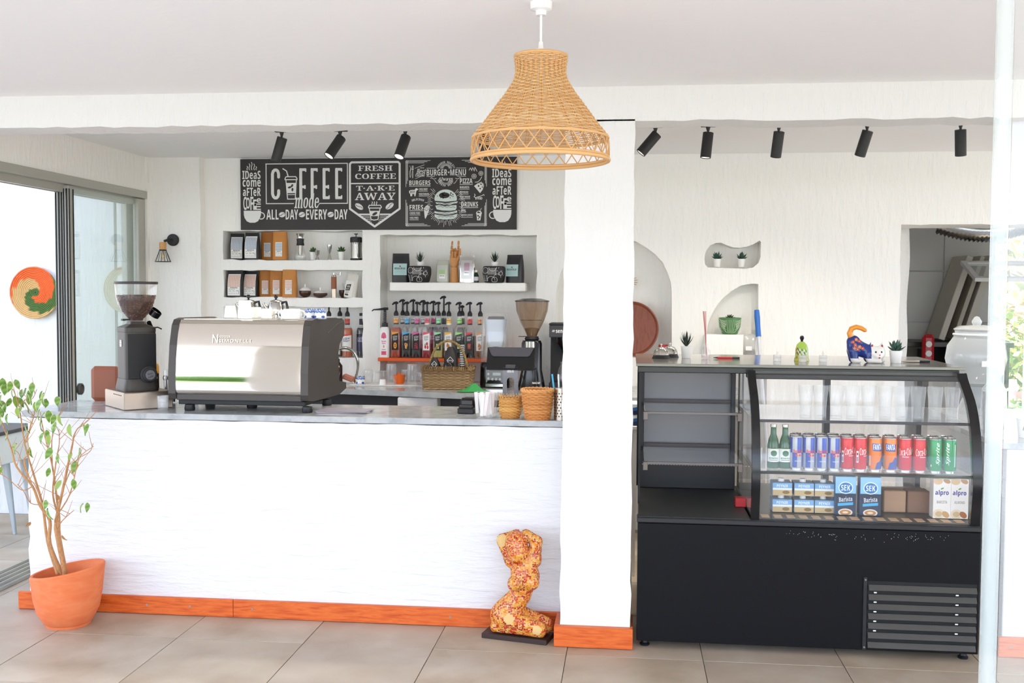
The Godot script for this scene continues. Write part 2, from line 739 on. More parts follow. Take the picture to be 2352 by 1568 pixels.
func make_materials():
	var strokes = noise_tex(0.012, 5, ["#000000", "#ffffff"], 1024, FastNoiseLite.TYPE_SIMPLEX_SMOOTH, 4, 40.0)
	var fine = noise_tex(0.05, 4, ["#000000", "#ffffff"], 512, FastNoiseLite.TYPE_SIMPLEX_SMOOTH, 9)
	M.fine = fine
	M.strokes = strokes
	M.wall = relief(world_tex(mat("#e8e6e1", 0.92), Vector3(1.7, 0.38, 1.7)), strokes, 0.4)
	M.wall_h = relief(world_tex(mat("#e6e5e4", 0.92), Vector3(0.36, 1.9, 0.36)), strokes, 0.55)
	M.wall_warm = relief(world_tex(mat("#f6f3ec", 0.92), Vector3(1.5, 0.42, 1.5)), strokes, 0.4)
	M.ceiling = relief(world_tex(mat("#f6f3ef", 0.95), Vector3(0.5, 0.5, 0.5)), fine, 0.1)
	M.ceiling_in = relief(world_tex(mat("#f3f2ef", 0.95), Vector3(0.5, 0.5, 0.5)), fine, 0.1)
	var tones = [["#a39078", "#b5a590", "#c4b6a3"], ["#a89580", "#b3a38f", "#bfb19d"], ["#a08d76", "#b1a089", "#c1b49e"]]
	M.tiles = []
	for i in 3:
		var m = world_tex(mat(Color.WHITE, 0.5), Vector3(0.62, 0.62, 0.62))
		m.albedo_texture = noise_tex(0.007, 6, tones[i], 512, FastNoiseLite.TYPE_SIMPLEX_SMOOTH, 20 + i, 60.0)
		m.uv1_offset = Vector3(0.31 * i, 0, 0.17 * i)
		M.tiles.append(m)
	M.paving = world_tex(mat("#f4f2f0", 0.8), Vector3(0.3, 0.3, 0.3))
	M.paving.albedo_texture = noise_tex(0.02, 4, ["#b3b0ab", "#c0bdb8", "#cac7c2"], 256, FastNoiseLite.TYPE_SIMPLEX_SMOOTH, 28)
	M.grout = mat("#8d8274", 0.9)
	M.alu = mat("#b4b2a8", 0.42, 0.25)
	M.alu_dark = mat("#5b5a56", 0.5, 0.5)
	M.rubber = mat("#1b1a19", 0.7)
	M.black = mat("#17171a", 0.5)
	M.black_gloss = mat("#121214", 0.16)
	M.black_soft = mat("#232324", 0.62)
	M.charcoal = mat("#37363a", 0.5)
	M.grey = mat("#6d6d6f", 0.5)
	M.white_gloss = mat("#f4f2ee", 0.18)
	M.white = mat("#f2efea", 0.6)
	M.steel = mat("#c9c7c2", 0.16, 1.0)
	M.steel_brushed = mat("#b9b2a6", 0.34, 1.0)
	M.mirror = mat("#f0e9df", 0.045, 1.0)
	M.glass = pane("#f4f8f7", 0.06)
	M.glass_green = pane("#cfe6d6", 0.16)
	var wood = noise_tex(0.02, 4, ["#b4430c", "#cf5a1b", "#dd6c2a", "#c04c10"], 512, FastNoiseLite.TYPE_SIMPLEX_SMOOTH, 7, 30.0)
	M.plank = world_tex(mat(Color.WHITE, 0.42), Vector3(0.5, 4.5, 4.5))
	M.plank.albedo_texture = wood
	var marble = noise_tex(0.006, 6, ["#8f9496", "#a8abac", "#b7b9b8", "#9fa3a4", "#c2c3c1"], 1024, FastNoiseLite.TYPE_SIMPLEX_SMOOTH, 33, 90.0)
	M.marble = world_tex(mat(Color.WHITE, 0.14), Vector3(0.9, 0.9, 0.9))
	M.marble.albedo_texture = marble
	M.cane = mat("#d9a160", 0.55)
	M.cane.backlight_enabled = true
	M.cane.backlight = Color(0.45, 0.28, 0.12)

# a straight edge from a to b with a trowelled wobble
func wobble(a: Vector2, b: Vector2, step := 0.05, amp := 0.003) -> Array:
	var out = []
	var k = maxi(1, int(a.distance_to(b) / step))
	var side = (b - a).normalized().orthogonal()
	for i in k:
		var t = float(i) / k
		out.append(a.lerp(b, t) + (side * rng.randf_range(-amp, amp) if i > 0 else Vector2.ZERO))
	return out

func wobbly_rect(x0: float, y0: float, x1: float, y1: float, amp := 0.003, sides := [1, 1, 1, 1]) -> PackedVector2Array:
	var p = [Vector2(x0, y0), Vector2(x1, y0), Vector2(x1, y1), Vector2(x0, y1)]
	var out = PackedVector2Array()
	for i in 4:
		for q in wobble(p[i], p[(i + 1) % 4], 0.06, amp * sides[i]):
			out.append(q)
	return out

func csg_poly(parent: Node3D, poly: PackedVector2Array, z_front: float, depth: float, op := CSGShape3D.OPERATION_SUBTRACTION):
	var c = CSGPolygon3D.new()
	c.name = "cut"
	c.polygon = poly
	c.mode = CSGPolygon3D.MODE_DEPTH
	c.depth = depth
	c.operation = op
	parent.add_child(c, true)
	c.position = Vector3(0, 0, z_front)   # extrudes towards -z
	return c

func csg_box(parent: Node3D, lo: Vector3, hi: Vector3, op := CSGShape3D.OPERATION_UNION):
	var c = CSGBox3D.new()
	c.name = "block"
	c.size = hi - lo
	c.operation = op
	parent.add_child(c, true)
	c.position = (lo + hi) / 2.0
	return c

func span(g: Geo, lo: Vector3, hi: Vector3, bevel := 0.0) -> Geo:
	g.box((lo + hi) / 2.0, hi - lo, bevel)
	return g

func build_shell():
	# floor: grout bed, single tiles where they can be told apart, plain paving behind the viewer
	var fl = struct("floor", span(Geo.new(), Vector3(-14, -0.12, -9.4), Vector3(14, -0.006, -2.2)), M.grout)
	var tile = Geo.new().box(Vector3(0, -0.006, 0), Vector3(0.5965, 0.012, 0.5965), 0.0012).mesh()
	for j in 6:
		for i in 15:
			var t = put("tile", tile, M.tiles[(i * 7 + j * 5 + (i * j) % 3) % 3], fl)
			t.position = Vector3(-5.363 + 0.6 * i, rng.randf_range(-0.0006, 0.0006), -6.66 + 0.6 * j)
	var paving = struct("floor_terrace", span(Geo.new(), Vector3(-14, -0.12, -2.2), Vector3(14, 0.0, 11.0)), M.paving)  # unseen; made pale and wide so its bounce into the bar stays neutral
	paving.set_meta("kind", "structure")
	struct("floor_kitchen", span(Geo.new(), Vector3(1.0, -0.12, -9.5), Vector3(3.6, 0.0, -7.45)), M.grout)

	# back wall with its niches
	var wb = CSGCombiner3D.new()
	wb.name = "wall_back"
	add_child(wb)
	wb.set_meta("kind", "structure")
	csg_box(wb, Vector3(-3.6, -0.05, -7.5), Vector3(3.5, 2.6, -7.08))
	csg_poly(wb, PackedVector2Array(wobble(Vector2(-3.36, 0), Vector2(-2.967, 0)) + wobble(Vector2(-2.967, 0), Vector2(-2.967, 2.6), 0.07, 0.006) + [Vector2(-2.967, 2.6), Vector2(-3.36, 2.6)]), -7.0, 0.12, CSGShape3D.OPERATION_UNION)
	csg_poly(wb, wobbly_rect(-2.836, 1.818, -1.836, 2.02, 0.005), -6.9, 0.34)
	csg_poly(wb, wobbly_rect(-2.836, 1.556, -1.836, 1.746, 0.005), -6.9, 0.34)
	csg_poly(wb, wobbly_rect(-2.836, 1.139, -1.836, 1.492, 0.005), -6.9, 0.34)
	csg_poly(wb, wobbly_rect(-1.713, 0.971, -0.628, 1.989, 0.005, [0, 1, 1, 1]), -6.9, 0.40)
	# tall arched niche behind the pillar
	var arch = PackedVector2Array([Vector2(-0.494, 1.165), Vector2(0.286, 1.165), Vector2(0.281, 1.58)])
	for i in 17:
		var a = PI * i / 16.0
		arch.append(Vector2(-0.1065 + cos(a) * 0.3875, 1.60 + sin(a) * 0.37) + Vector2(rng.randf_range(-0.003, 0.003), rng.randf_range(-0.003, 0.003)))
	csg_poly(wb, arch, -6.9, 0.40)
	# wavy niche
	var wave = PackedVector2Array([Vector2(0.5169, 1.7727), Vector2(0.4966, 1.7958), Vector2(0.4931, 1.8421), Vector2(0.5039, 1.8884), Vector2(0.532, 1.9202), Vector2(0.566, 1.9346), Vector2(0.6002, 1.9375), Vector2(0.6403, 1.9202), Vector2(0.6803, 1.9058), Vector2(0.7258, 1.9029), Vector2(0.771, 1.9116), Vector2(0.8161, 1.9289), Vector2(0.8524, 1.9518), Vector2(0.8611, 1.9403), Vector2(0.8599, 1.8426), Vector2(0.8464, 1.8023), Vector2(0.8129, 1.7735), Vector2(0.762, 1.7647)])
	csg_poly(wb, wave, -6.9, 0.34)
	# quarter-round niche
	var quarter = PackedVector2Array([Vector2(0.5117, 1.3255), Vector2(0.854, 1.3288), Vector2(0.8486, 1.6641), Vector2(0.8032, 1.6668), Vector2(0.7381, 1.6549), Vector2(0.6733, 1.617), Vector2(0.617, 1.5675), Vector2(0.5693, 1.5063), Vector2(0.5387, 1.4422), Vector2(0.5195, 1.3838)])
	csg_poly(wb, quarter, -6.9, 0.30)
	# doorway to the kitchen
	csg_poly(wb, wobbly_rect(1.755, -0.02, 3.3, 2.055, 0.004, [0, 0, 1, 1]), -6.9, 0.7)
	wb.material_override = M.wall_warm
	# plaster ledge under the quarter niche
	struct("trim_ledge", span(Geo.new(), Vector3(0.497, 0.9, -7.1), Vector3(0.742, 1.331, -6.95), 0.006), M.wall_warm)

	# white wall of the yard beside the bar, seen through the sliding door
	struct("wall_yard", span(Geo.new(), Vector3(-9, -0.05, -7.2), Vector3(-3.6, 3.6, -7.0)), M.wall)
	struct("ceiling_added_shade", span(Geo.new(), Vector3(-9, 3.0, -7.0), Vector3(-4.7, 3.1, -4.9)), M.ceiling)  # unseen roof added to cut the sky light on the yard wall
	# left wall: header over the sliding door and its corner stub
	var hd = Geo.new()
	span(hd, Vector3(-3.56, 2.285, -7.0), Vector3(-3.35, 2.6, -4.9))
	span(hd, Vector3(-3.56, 0, -7.0), Vector3(-3.335, 2.6, -6.965))
	struct("wall_left", hd, M.wall_warm)

	# beam and pillar in one plaster skin
	var beam = PackedVector2Array(wobble(Vector2(-5.5, 2.37), Vector2(-0.29, 2.364), 0.07, 0.005) + [Vector2(-0.29, 2.364)] + wobble(Vector2(-0.29, 2.3635), Vector2(0.017, 2.3635), 0.08, 0.002) + wobble(Vector2(0.017, 2.363), Vector2(4.2, 2.353), 0.07, 0.006) + [Vector2(4.2, 2.353), Vector2(4.2, 2.6), Vector2(-5.5, 2.6)])
	struct("wall_beam", Geo.new().sheet(beam, -4.69, 0.2), M.wall)
	var pil = PackedVector2Array(wobble(Vector2(-0.302, 0.0), Vector2(0.02, 0.0), 1.0, 0) + wobble(Vector2(0.02, 0.0), Vector2(0.016, 2.37), 0.06, 0.0035) + wobble(Vector2(0.016, 2.37), Vector2(-0.29, 2.37), 1.0, 0) + wobble(Vector2(-0.29, 2.37), Vector2(-0.302, 0.0), 0.06, 0.0035))
	struct("wall_pillar", Geo.new().sheet(pil, -4.69, 0.3), M.wall)
	struct("ceiling", span(Geo.new(), Vector3(-5.5, 2.515, -4.7), Vector3(7.0, 2.75, 1.0)), M.ceiling)
	struct("ceiling_bar", span(Geo.new(), Vector3(-3.6, 2.524, -7.5), Vector3(5.0, 2.75, -4.7)), M.ceiling_in)

	# plastered front of the bar and of the low wall behind the fridge
	var fr = PackedVector2Array(wobble(Vector2(-2.99, 0), Vector2(-0.29, 0), 9, 0) + [Vector2(-0.29, 0), Vector2(-0.29, 0.966)] + wobble(Vector2(-0.295, 0.966), Vector2(-2.985, 0.966), 0.07, 0.002) + wobble(Vector2(-2.985, 0.966), Vector2(-2.99, 0.0), 0.06, 0.006))
	var bar = thing("bar_counter", "long white plastered bar counter front between pot plant and pillar", "counter")
	put("front_wall", Geo.new().sheet(fr, -4.9, 0.12), M.wall_h, bar)
	put("end_wall", span(Geo.new(), Vector3(-2.98, 0, -5.4), Vector3(-2.86, 0.966, -5.02)), M.wall_h, bar)
	put("shelf_board", span(Geo.new(), Vector3(-2.86, 0.45, -5.4), Vector3(-0.3, 0.48, -5.02)), M.white, bar)
	var top = Geo.new()
	span(top, Vector3(-3.02, 0.969, -5.43), Vector3(-0.30, 0.999, -4.9), 0.002)
	solo("marble_countertop", top, M.marble, "grey marble slab lying along the top of the white bar counter", "countertop")
	# skirting boards
	var planks = [[-3.04, -1.92], [-1.918, -0.325]]
	for i in 2:
		var b = struct("baseboard_bar" if i == 0 else "trim_1", span(Geo.new(), Vector3(planks[i][0], 0.002, -4.9), Vector3(planks[i][1], 0.088, -4.878), 0.002), M.plank)
		screws(b, [-2.3605, -2.138] if i == 0 else [-1.8198, -0.8388], -4.878)
	struct("baseboard_pillar", span(Geo.new(), Vector3(-0.325, 0.002, -4.688), Vector3(0.03, 0.095, -4.655), 0.002), M.plank)
	struct("trim_2", span(Geo.new(), Vector3(-0.325, 0.002, -4.878), Vector3(-0.304, 0.095, -4.689), 0.002), M.plank)
	struct("trim_4", span(Geo.new(), Vector3(0.022, 0.002, -4.878), Vector3(0.03, 0.095, -4.689), 0.002), M.plank)
	# low wall at the right with its own slab and skirting
	var low = thing("low_wall_counter", "white plastered low wall right of the black display fridge", "counter")
	put("front_wall", span(Geo.new(), Vector3(1.66, 0, -6.2), Vector3(3.39, 0.925, -4.79), 0.004), M.wall_h, low)
	solo("marble_ledge", span(Geo.new(), Vector3(1.62, 0.926, -6.22), Vector3(3.39, 0.953, -4.78), 0.002), M.marble, "grey marble ledge carrying the glass drink dispenser and paper cup", "countertop")
	var br = struct("baseboard_right", span(Geo.new(), Vector3(1.64, 0.002, -4.79), Vector3(3.39, 0.09, -4.768), 0.002), M.plank)
	screws(br, [1.69, 1.78, 2.1], -4.768)

	# kitchen behind the doorway
	struct("wall_kitchen_left", span(Geo.new(), Vector3(0.9, 0, -9.5), Vector3(1.05, 2.6, -7.5)), M.wall)
	struct("ceiling_kitchen", span(Geo.new(), Vector3(0.9, 2.3, -9.6), Vector3(3.7, 2.5, -7.5)), M.ceiling_in)
	var wk = struct("wall_kitchen_back", span(Geo.new(), Vector3(1.0, 0, -9.6), Vector3(3.12, 2.4, -9.42)), M.wall)
	struct("wall_added_blocker", span(Geo.new(), Vector3(3.44, 0, -9.6), Vector3(3.6, 2.4, -7.5)), M.wall)  # unseen wall added to keep side light out of the kitchen
	var pm = [mat("#dbd8d1", 0.5), mat("#d6d3cc", 0.5), mat("#dfdcd5", 0.5)]
	for i in 5:
		for j in 5:
			put("wall_panel", span(Geo.new(), Vector3(1.05 + i * 0.412, 0.03 + j * 0.443, -9.42), Vector3(1.452 + i * 0.412, 0.466 + j * 0.443, -9.405), 0.003), pm[(i * 2 + j) % 3], wk)

func screws(parent: Node3D, xs: Array, z: float):
	for x in xs:
		put("screw", Geo.new().at(Transform3D(Basis(Vector3.RIGHT, PI / 2), Vector3(x, 0.048, z))).lathe([Vector2(0.0065, 0), Vector2(0.006, 0.0015), Vector2(0.0025, 0.0018), Vector2(0, 0.0012)], 10), M.steel, parent)

func build_sliding_door():
	# aluminium sliding door in the left wall: rail, threshold, stacked leaves
	var x = -3.40
	var d = thing("sliding_glass_door", "half open sliding glass door in grey aluminium frame beside the bar", "door", Vector3(0, 0, 0))
	put("top_rail", span(span(span(Geo.new(), Vector3(x - 0.06, 2.235, -6.97), Vector3(x + 0.065, 2.286, -4.6), 0.003), Vector3(x + 0.0, 2.19, -6.97), Vector3(x + 0.02, 2.236, -4.6)), Vector3(x - 0.05, 2.19, -6.97), Vector3(x - 0.03, 2.236, -4.6)), M.alu, d)
	var th = Geo.new()
	span(th, Vector3(x - 0.09, 0.0, -6.97), Vector3(x + 0.09, 0.02, -4.5), 0.002)
	for i in 4:
		span(th, Vector3(x - 0.075 + i * 0.046, 0.02, -6.97), Vector3(x - 0.067 + i * 0.046, 0.036, -4.5), 0.001)
	put("threshold", th, M.alu, d)
	# two leaves pushed to the back, their front stiles bundled together
	var leaf_x = [x + 0.03, x - 0.04]
	var z0 = [-5.9626, -5.9977]
	for i in 2:
		var lf = put("door_leaf", span(Geo.new(), Vector3(leaf_x[i] - 0.02, 0.04, z0[i] - 0.055), Vector3(leaf_x[i] + 0.02, 2.23, z0[i]), 0.003), M.alu, d)
		put("stile", span(Geo.new(), Vector3(leaf_x[i] - 0.02, 0.04, -6.96), Vector3(leaf_x[i] + 0.02, 2.23, -6.86 + 0.03 * i), 0.003), M.alu, lf)
		put("gasket", span(span(Geo.new(), Vector3(leaf_x[i] + 0.0201, 0.06, z0[i] - 0.058), Vector3(leaf_x[i] + 0.0225, 2.21, z0[i] - 0.046)), Vector3(leaf_x[i] + 0.0201, 0.06, z0[i] - 0.012), Vector3(leaf_x[i] + 0.0235, 2.21, z0[i] - 0.002)), M.rubber, lf)
		put("edge_gasket", span(span(Geo.new(), Vector3(leaf_x[i] + 0.004, 0.06, z0[i] - 0.001), Vector3(leaf_x[i] + 0.014, 2.21, z0[i] + 0.004)), Vector3(leaf_x[i] - 0.014, 0.06, z0[i] - 0.001), Vector3(leaf_x[i] - 0.006, 2.21, z0[i] + 0.004)), M.rubber, lf)
		put("glass_pane", span(Geo.new(), Vector3(leaf_x[i] - 0.004, 0.10, -6.86), Vector3(leaf_x[i] + 0.004, 2.22, z0[i] - 0.055)), M.glass_green, lf)
		put("bottom_stile", span(Geo.new(), Vector3(leaf_x[i] - 0.018, 0.04, -6.86), Vector3(leaf_x[i] + 0.018, 0.10, z0[i] - 0.055), 0.003), M.alu, lf)
		if i == 0:
			put("finger_pull", Geo.new().at(Transform3D(Basis(Vector3.BACK, -PI / 2), Vector3(leaf_x[0] + 0.004, 0.9926, -6.0854))).lathe([Vector2(0.036, 0), Vector2(0.036, 0.014), Vector2(0.028, 0.018), Vector2(0.024, 0.010), Vector2(0, 0.010)], 24), M.alu_dark, lf)


# ---------------------------------------------------------------- wicker pendant lamp

func build_pendant(pos: Vector3, label: String, drop: float):
	# pos: centre of the ceiling rose; drop: down to the top of the shade
	var t = thing("pendant_lamp", label, "lamp", pos, 0.0)
	put("ceiling_rose", Geo.new().lathe([Vector2(0, -0.040), Vector2(0.016, -0.040), Vector2(0.018, -0.026), Vector2(0.034, -0.022), Vector2(0.036, 0), Vector2(0, 0)], 24), M.white_gloss, t)
	put("cord", Geo.new().tube([Vector3(0, -0.035, 0), Vector3(0, -drop + 0.03, 0)], 0.0042, 8), M.white_gloss, t)
	put("socket_cap", Geo.new().lathe([Vector2(0, -drop - 0.012), Vector2(0.030, -drop - 0.012), Vector2(0.028, -drop + 0.014), Vector2(0.024, -drop + 0.02), Vector2(0.009, -drop + 0.022), Vector2(0.007, -drop + 0.045), Vector2(0, -drop + 0.045)], 20), M.white_gloss, t)
	put("bulb", Geo.new().lathe([Vector2(0, -drop - 0.125), Vector2(0.016, -drop - 0.12), Vector2(0.03, -drop - 0.095), Vector2(0.028, -drop - 0.07), Vector2(0.014, -drop - 0.04), Vector2(0.014, -drop - 0.012)], 16), mat("#f6f3ea", 0.3), t)
	# woven cone: radius by height below the top of the shade
	var prof = [Vector2(0.0815, 0.0), Vector2(0.0815, 0.012), Vector2(0.078, 0.03), Vector2(0.077, 0.052), Vector2(0.083, 0.075), Vector2(0.11, 0.118), Vector2(0.146, 0.165), Vector2(0.182, 0.214), Vector2(0.208, 0.245), Vector2(0.214, 0.256)]
	var rad = func(y: float) -> float:
		for i in prof.size() - 1:
			if y <= prof[i + 1].y:
				return lerpf(prof[i].x, prof[i + 1].x, (y - prof[i].y) / (prof[i + 1].y - prof[i].y))
		return prof[prof.size() - 1].x
	var shade = Node3D.new()
	shade.name = "lamp_shade"
	t.add_child(shade)
	shade.position.y = -drop
	var n = 30
	var weave = Geo.new()
	var rows = 46
	for j in rows:
		var y = 0.006 + 0.246 * j / (rows - 1)
		var r: float = rad.call(y)
		var pts = []
		var segs = n * 4
		for s in segs:
			var a = TAU * s / segs
			var off = 0.0028 * cos(a * n / 2.0 + (PI if j % 2 else 0.0))
			pts.append(Vector3(cos(a) * (r + off), -y, sin(a) * (r + off)))
		weave.tint(lin("#e0ad70").lerp(lin("#f0cb94"), rng.randf()))
		weave.tube(pts, 0.0022, 5, false, true)
	put("weave", weave, M.cane_tint, shade)
	var stakes = Geo.new().tint(lin("#dca868"))
	for k in n:
		for e in 2:
			var a = TAU * (k + 0.12 * (e * 2 - 1)) / n
			var pts = []
			for i in 14:
				var y = 0.26 * i / 13.0
				var r: float = rad.call(minf(y, 0.256))
				pts.append(Vector3(cos(a) * r, -y, sin(a) * r))
			stakes.tube(pts, 0.0023, 5, false)
	put("stakes", stakes, M.cane_tint, shade)
	for q in [[0.0815, 0.0, 0.005], [0.079, 0.011, 0.003], [0.214, 0.256, 0.0045], [0.2165, 0.325, 0.0065], [0.215, 0.316, 0.004]]:
		var pts = []
		for s in 64:
			pts.append(Vector3(cos(TAU * s / 64) * q[0], -q[1], sin(TAU * s / 64) * q[0]))
		put("rim", Geo.new().tint(lin("#e4b478")).tube(pts, q[2], 8, false, true), M.cane_tint, shade)
	var lat = Geo.new().tint(lin("#e0ae70"))
	for k in n:
		for dir in [-1.0, 1.0]:
			for e in 1:
				var a0 = TAU * k / n
				var a1 = a0 + dir * TAU * 1.15 / n
				var pts = []
				for i in 5:
					var q = i / 4.0
					var a = lerpf(a0, a1, q)
					var r = lerpf(0.214, 0.2165, q) + 0.003 * sin(q * PI)
					pts.append(Vector3(cos(a) * r, -lerpf(0.254, 0.323, q), sin(a) * r))
				lat.tube(pts, 0.0019, 5, false)
	put("lattice", lat, M.cane_tint, shade)
	return t

# ---------------------------------------------------------------- track spots

func build_track_spot(pos: Vector3, aim: Vector3, label: String):
	var t = thing("track_spotlight", label, "spotlight", pos, 0.0, "black spotlights on the bar ceiling")
	put("track_adapter", span(span(Geo.new(), Vector3(-0.044, -0.012, -0.017), Vector3(0.044, 0.0, 0.017), 0.001), Vector3(-0.038, -0.034, -0.015), Vector3(0.04, -0.012, 0.015), 0.002), M.spot, t)
	put("stem", Geo.new().lathe([Vector2(0, -0.085), Vector2(0.006, -0.085), Vector2(0.006, -0.058), Vector2(0.013, -0.034), Vector2(0, -0.034)], 12), M.spot, t)
	var head = put("head", Geo.new().at(look(-aim, Vector3(0, -0.078, 0))).lathe([Vector2(0.0245, -0.118), Vector2(0.0265, -0.122), Vector2(0.0285, -0.12), Vector2(0.0285, 0.012), Vector2(0.0275, 0.014), Vector2(0, 0.014)], 28), M.spot, t)
	put("lens", Geo.new().at(look(-aim, Vector3(0, -0.078, 0))).lathe([Vector2(0.0245, -0.118), Vector2(0.0245, -0.108), Vector2(0.02, -0.106), Vector2(0, -0.107)].duplicate(), 24), M.lens, head)
	var lamp = SpotLight3D.new()  # light added at low energy to lift the dim inner bar
	lamp.name = "spot_fill"
	t.add_child(lamp)
	lamp.transform = Transform3D(Basis.looking_at(aim, Vector3.BACK), Vector3(0, -0.078, 0) + aim * 0.128)
	lamp.light_color = Color(1.0, 0.96, 0.9)
	lamp.light_energy = 0.35
	lamp.light_size = 0.03
	lamp.spot_range = 12.0
	lamp.spot_angle = 58.0
	lamp.spot_attenuation = 2.0
	lamp.spot_angle_attenuation = 1.0
	lamp.shadow_enabled = true
	return t

# ---------------------------------------------------------------- wall lamp

func build_sconce(pos: Vector3):
	var t = thing("wall_lamp", "small black wire-cage wall lamp with wooden socket on white pier", "lamp", pos)
	put("backplate", Geo.new().at(Transform3D(Basis(Vector3.RIGHT, PI / 2), Vector3.ZERO)).lathe([Vector2(0.042, 0), Vector2(0.042, 0.012), Vector2(0.036, 0.02), Vector2(0, 0.021)], 28), M.black, t)
	put("arm", Geo.new().tube([Vector3(0, 0, 0.018), Vector3(-0.012, 0.0, 0.05), Vector3(-0.035, -0.012, 0.07)], 0.009, 8), M.black, t)
	put("socket", Geo.new().lathe([Vector2(0, -0.072), Vector2(0.023, -0.072), Vector2(0.0235, -0.022), Vector2(0.02, -0.018), Vector2(0, -0.018)], 20, 38.0, Vector3(-0.044, 0, 0.07)), M.oak, t)
	var cage = Geo.new()
	for k in 14:
		var a = TAU * k / 14
		cage.tube([Vector3(cos(a) * 0.02, -0.07, sin(a) * 0.02), Vector3(cos(a) * 0.026, -0.085, sin(a) * 0.026), Vector3(cos(a) * 0.052, -0.152, sin(a) * 0.052)], 0.0016, 5)
	for q in [[0.022, -0.073, 0.004], [0.052, -0.152, 0.0022]]:
		var pts = []
		for s in 32:
			pts.append(Vector3(cos(TAU * s / 32) * q[0], q[1], sin(TAU * s / 32) * q[0]))
		cage.tube(pts, q[2], 6, false, true)
	put("cage", cage, M.black, t).position = Vector3(-0.044, 0, 0.07)
	put("bulb", Geo.new().lathe([Vector2(0, -0.138), Vector2(0.012, -0.134), Vector2(0.015, -0.12), Vector2(0.009, -0.09), Vector2(0.008, -0.072)], 14, 60.0, Vector3(-0.044, 0, 0.07)), pane("#e8c98a", 0.5), t)

# ---------------------------------------------------------------- woven wall plates

func build_plate(pos: Vector3, radius: float, label: String, c1, c2, c3, turn: float):
	var g = Geo.new()
	var coils = 15
	var per = 44
	var pts = []
	var radii = []
	var first = g.v.size()
	var steps = coils * per
	var tube_r = radius / coils / 2.0 * 1.08
	for i in steps:
		var q = float(i) / steps
		var a = TAU * i / per
		var r = radius * (0.02 + 0.96 * q)
		pts.append(Vector3(cos(a) * r, sin(a) * r, 0.012 + 0.02 * q * q))
		radii.append(tube_r * (1.0 + 0.10 * sin(i * 2.4)))
	g.tinted = true
	g.tube(pts, radii, 6)
	# dyed coils: three arms that wind outwards in steps
	for i in g.v.size():
		var p = g.v[i]
		var rr = Vector2(p.x, p.y).length() / radius
		var stepped = floorf(rr * coils) / coils
		var ang = fposmod(Vector2(p.x, p.y).angle() / TAU + turn - stepped * 0.62 + 0.02 * sin(stepped * 40.0), 1.0)
		var k = c3 if rr < 0.16 else (c1 if ang < 0.44 else (c2 if ang < 0.76 else c3))
		g.c[i] = lin(k)
	solo("woven_wall_plate", g, M.straw, label, "wall plate", pos, 0.0, "coiled woven wall plates")

# ---------------------------------------------------------------- chalk menu board

func flip_pts(a: Array) -> Array:
	var o = []
	for p in a:
		o.append(Vector2(p[0], -p[1]))
	return o

func st(g: Geo, a: Array, w: float, closed := false):
	g.stroke(flip_pts(a), w, 0.0, closed)

func pg(g: Geo, a: Array):
	g.laid += 1
	g.sheet(PackedVector2Array(flip_pts(a)), g.lift * (g.laid % 17))

func tx(g: Geo, s: String, x: float, y: float, w: float, h: float, face := "Droid Sans", lean := 0.0):
	write(g, s, Rect2(x, -y - h, w, h), 0.0, face, 700, lean)

func bean(g: Geo, d: Geo, x: float, y: float, rx: float, ry: float, turn: float):
	var p = PackedVector2Array()
	var s = []
	for i in 24:
		p.append(Vector2(x, -y) + Vector2(cos(TAU * i / 24) * rx, sin(TAU * i / 24) * ry).rotated(turn))
	g.sheet(p)
	for i in 7:
		var q = i / 6.0 * 2.0 - 1.0
		s.append(Vector2(x, -y) + Vector2(q * rx * 0.85, sin(q * 2.6) * ry * 0.28).rotated(turn))
	d.stroke(s, ry * 0.2, 1.2)

func cup_stack(g: Geo, x0: float, mirror: bool):
	# stacked words over a solid cup, in board units
	tx(g, "IDeaS", x0 + 100, 300, 252, 112)
	tx(g, "come", x0 + 104, 424, 250, 92)
	tx(g, "aFTeR", x0 + 106, 530, 248, 112)
	tx(g, "C", x0 + 112, 652, 46, 180)
	tx(g, "O", x0 + 150, 664, 52, 150)
	tx(g, "F", x0 + 208, 652, 44, 180)
	tx(g, "F", x0 + 248, 690, 46, 140)
	tx(g, "e", x0 + 298, 672, 56, 62)
	tx(g, "E", x0 + 262, 745, 92, 86)
	for i in 5:
		var sx: float = x0 + [166.0, 196.0, 228.0, 262.0, 290.0][i]
		var top: float = [238.0, 205.0, 186.0, 208.0, 244.0][i]
		var w = []
		for k in 9:
			var q = k / 8.0
			w.append([sx + sin(q * TAU) * 7.0 + q * 6.0, lerpf(top, 288.0, q)])
		st(g, w, 9.0)
	var cup = [[116, 842], [356, 842], [354, 900], [340, 945], [312, 985], [270, 1005], [200, 1005], [158, 985], [128, 940], [118, 900]]
	var a = []
	for p in cup:
		a.append([x0 + (472.0 - p[0] if mirror else p[0]), p[1]])
	pg(g, a)
	var h = []
	for i in 13:
		var q = -PI / 2 - 0.3 + (PI + 0.6) * i / 12.0
		var hx = 358.0 + cos(q) * 46.0
		h.append([x0 + (472.0 - hx if mirror else hx), 912.0 + sin(q) * 44.0])
	st(g, h, 13.0)

func letter_e(g: Geo, x: float, bottom: bool):
	st(g, [[x + 20, 290], [x + 20, 668]], 40.0)
	pg(g, [[x + 2, 272], [x + 92, 272], [x + 97, 280], [x + 97, 318], [x + 84, 322], [x + 76, 308], [x + 2, 308]])
	pg(g, [[x + 20, 506], [x + 62, 506], [x + 70, 498], [x + 88, 500], [x + 88, 548], [x + 72, 552], [x + 62, 540], [x + 20, 540]])
	if bottom:
		pg(g, [[x + 2, 652], [x + 76, 652], [x + 84, 636], [x + 97, 640], [x + 97, 680], [x + 92, 690], [x + 2, 690]])

